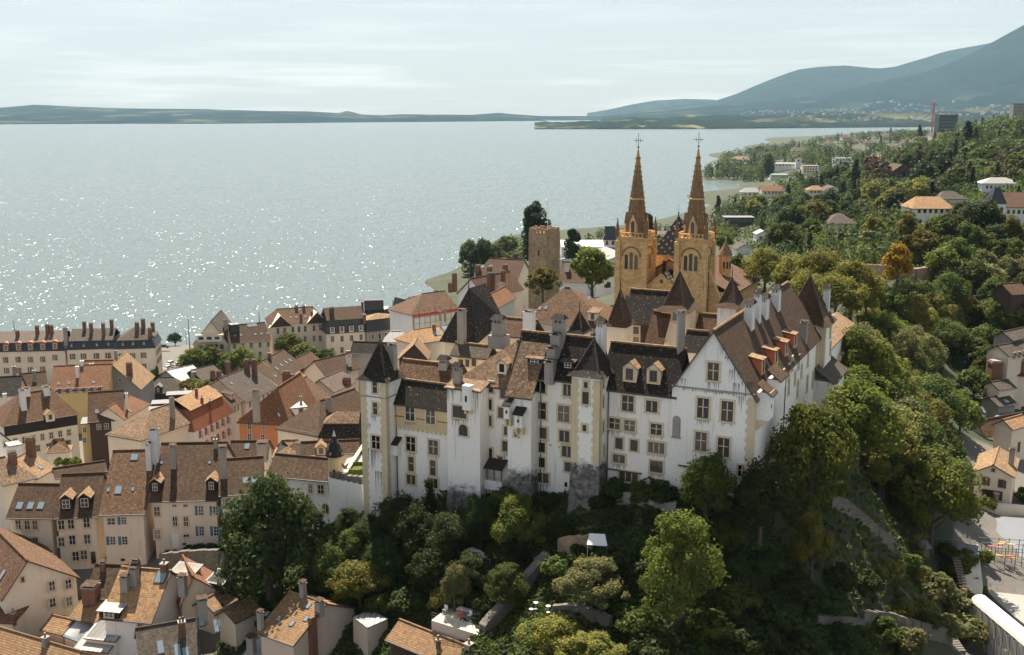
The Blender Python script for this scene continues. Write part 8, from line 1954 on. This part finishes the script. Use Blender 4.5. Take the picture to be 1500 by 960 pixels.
def lounger(mat, x, y, label):
    P = gz((x, y), zt + .01); t = thing('sun_lounger', P, label, 'sun lounger', 'sun loungers on the stone terrace'); f = (ty + tx * .25).normalized(); s = Vector((-f.y, f.x, 0)); b = MB()
    b.prism([P - f * .7 - s * .32 + Vector((0, 0, .28)), P + f * .35 - s * .32 + Vector((0, 0, .28)), P + f * .35 + s * .32 + Vector((0, 0, .28)), P - f * .7 + s * .32 + Vector((0, 0, .28))], [P - f * .7 - s * .32 + Vector((0, 0, .36)), P + f * .35 - s * .32 + Vector((0, 0, .36)), P + f * .35 + s * .32 + Vector((0, 0, .36)), P - f * .7 + s * .32 + Vector((0, 0, .36))], mat); b.build('seat', t)
    b = MB(); b.prism([P + f * .36 - s * .32 + Vector((0, 0, .29)), P + f * .36 + s * .32 + Vector((0, 0, .29)), P + f * 1.0 + s * .32 + Vector((0, 0, .8)), P + f * 1.0 - s * .32 + Vector((0, 0, .8))], [P + f * .31 - s * .32 + Vector((0, 0, .37)), P + f * .31 + s * .32 + Vector((0, 0, .37)), P + f * .95 + s * .32 + Vector((0, 0, .88)), P + f * .95 - s * .32 + Vector((0, 0, .88))], mat); b.build('backrest', t)
    for a_ in (-.6, .3):
        for c_ in (-.28, .28): b = MB(); b.bar(P + f * a_ + s * c_, P + f * a_ + s * c_ + Vector((0, 0, .28)), .025, M['white'], 5); b.build('leg', t)
mt = flat_mat('turquoise fabric', (.08, .42, .46), .8); ms_ = flat_mat('straw fabric', (.55, .48, .28), .8); mw = flat_mat('white fabric', (.62, .64, .68), .8)
for m_, x, y, lb in ((mw, 694, 896, 'leftmost of the two white sun loungers on the stone terrace'), (mw, 703, 897, 'white sun lounger next to the straw coloured one'), (ms_, 712, 898, 'straw coloured sun lounger'), (mt, 722, 899, 'turquoise sun lounger')): lounger(m_, x, y, lb + ('' if 'terrace' in lb else ' on the stone terrace'))
P = gz((679, 901), zt + .01); t = thing('garden_table', P, 'long white table on the stone terrace', 'table'); b = MB(); b.box(P + Vector((0, 0, .72)), tx * .8, ty * .4, .05, M['white']); b.build('table_top', t)
for a_ in (-.7, .7):
    for c_ in (-.3, .3): b = MB(); b.bar(P + tx * a_ + ty * c_, P + tx * a_ + ty * c_ + Vector((0, 0, .72)), .03, M['white'], 5); b.build('leg', t)
def chair(x, y, mat, label, z=zt, cat='chair', grp='chairs on the stone terrace'):
    P = gz((x, y), z + .01); t = thing('garden_chair', P, label, cat, grp); b = MB(); b.box(P + Vector((0, 0, .42)), tx * .24, ty * .24, .05, mat); b.build('seat', t); b = MB(); b.box(P + ty * .22 + Vector((0, 0, .473)), tx * .24, ty * .03, .45, mat); b.build('backrest', t)
    for a_ in (-.2, .2):
        for c_ in (-.2, .2): b = MB(); b.bar(P + tx * a_ + ty * c_, P + tx * a_ + ty * c_ + Vector((0, 0, .42)), .022, mat, 5); b.build('leg', t)
chair(674, 906, M['red'], 'red folding chair in front of the long white table'); chair(704, 910, M['red'], 'red folding chair near the terrace corner'); chair(652, 898, M['white'], 'white chair at the left end of the stone terrace'); chair(688, 906, M['white'], 'white chair right of the long white table')
P = gz((699, 907), zt + .01); t = thing('round_table', P, 'small round grey table beside the terrace corner', 'table'); b = MB(); b.lathe(P + Vector((0, 0, .70)), [(.45, 0), (.45, .04)], M['zincpale'], 14); b.build('table_top', t); b = MB(); b.lathe(P, [(.25, 0), (.04, .05), (.04, .70)], M['zinc'], 8); b.build('pedestal', t)
for k, (x, y) in enumerate(((785, 897), (778, 904), (803, 905))):
    P = hit(x, y) + Vector((0, 0, .5)); t = thing(['garden_chair', 'garden_table', 'garden_stool'][k], P, ['white garden chair under the fruit tree', 'round white garden table left of the chairs', 'white garden stool right of the chairs'][k], ['chair', 'table', 'stool'][k]); b = MB(); b.lathe(P + Vector((0, 0, .4)), [(.27, 0), (.27, .06)], M['white'], 12); b.build('seat', t); b = MB(); b.lathe(P - Vector((0, 0, .3)), [(.2, 0), (.04, .06), (.04, .69)], M['white'], 8); b.build('pedestal', t)
# quay details: cars, mast, lamp
def car(x, y, z, ang, mat, label):
    P = gz((x, y), z); t = thing('parked_car', P, label, 'car', 'cars parked near the quay'); c, s = math.cos(ang), math.sin(ang); f = Vector((c, s, 0)); r_ = Vector((-s, c, 0)); U = Vector((0, 0, 1))
    b = MB(); pr = [(-2.1, .35), (-2.1, .85), (-1.9, .95), (1.2, .95), (2.1, .75), (2.15, .35)]
    b.prism([P + f * a + U * z_ - r_ * .85 for a, z_ in pr], [P + f * a + U * z_ + r_ * .85 for a, z_ in pr], mat); b.build('body', t)
    b = MB(); pr = [(-1.8, .95), (-1.5, 1.45), (.3, 1.48), (1.1, .95)]; b.prism([P + f * a + U * z_ - r_ * .74 for a, z_ in pr], [P + f * a + U * z_ + r_ * .74 for a, z_ in pr], M['glass']); b.build('cabin', t)
    b = MB(); b.box(P + f * -.6 + U * 1.455, f * .95, r_ * .7, .05, mat); b.build('roof', t)
    for a in (-1.35, 1.35):
        for d in (-.8, .8): b = MB(); b.prism([P + f * (a + .33 * math.cos(q)) + U * (.33 + .33 * math.sin(q)) + r_ * (d - .1) for q in np.linspace(0, 6.28, 11)[:-1]], [P + f * (a + .33 * math.cos(q)) + U * (.33 + .33 * math.sin(q)) + r_ * (d + .1) for q in np.linspace(0, 6.28, 11)[:-1]], M['iron']); b.build('wheel', t)
cb = flat_mat('dark car paint', (.04, .05, .07), .25, .3); cw_ = flat_mat('white car paint', (.70, .70, .70), .25)
car(241, 510, 4.2, .1, cb, 'dark car on the quay road beside the small round tree'); car(247, 541, 5, 1.2, cw_, 'foremost white car parked by the square'); car(251, 534, 5, 1.2, cw_, 'second white car parked by the square behind the foremost'); car(264, 536, 5, .4, cw_, 'white car under the square trees, rightmost of three')
for x, y0, y1, lb in ((278, 510, 463, 'tallest mast on the quay between the tree and the grey gable'), (380, 474, 457, 'thin mast on the quay above the brown block'), (576, 470, 439, 'thin mast on the quay left of the wrapped house'), (21, 484, 470, 'short mast on the quay at the far left')):
    P = gz((x, y0), 4) if x == 278 else atY((x, y0), 440); b = MB(); b.lathe(P - Vector((0, 0, 2)), [(.22, 0), (.10, zat((x, y1), P) - P.z + 2)], M['iron'], 6); props(b.build('mast'), lb, 'mast')
P = gz((273, 505), 4); b = MB(); b.lathe(P, [(.12, 0), (.07, 7)], M['zinc'], 6); b.bar(P + Vector((0, 0, 7)), P + Vector((-1.2, 0, 7.2)), .06, M['zinc']); b.box(P + Vector((-1.3, 0, 7.1)), (.4, 0, 0), (0, .15, 0), .12, M['zinc']); props(b.build('street_lamp'), 'slim street lamp on the quay beside the small round tree', 'lamp')
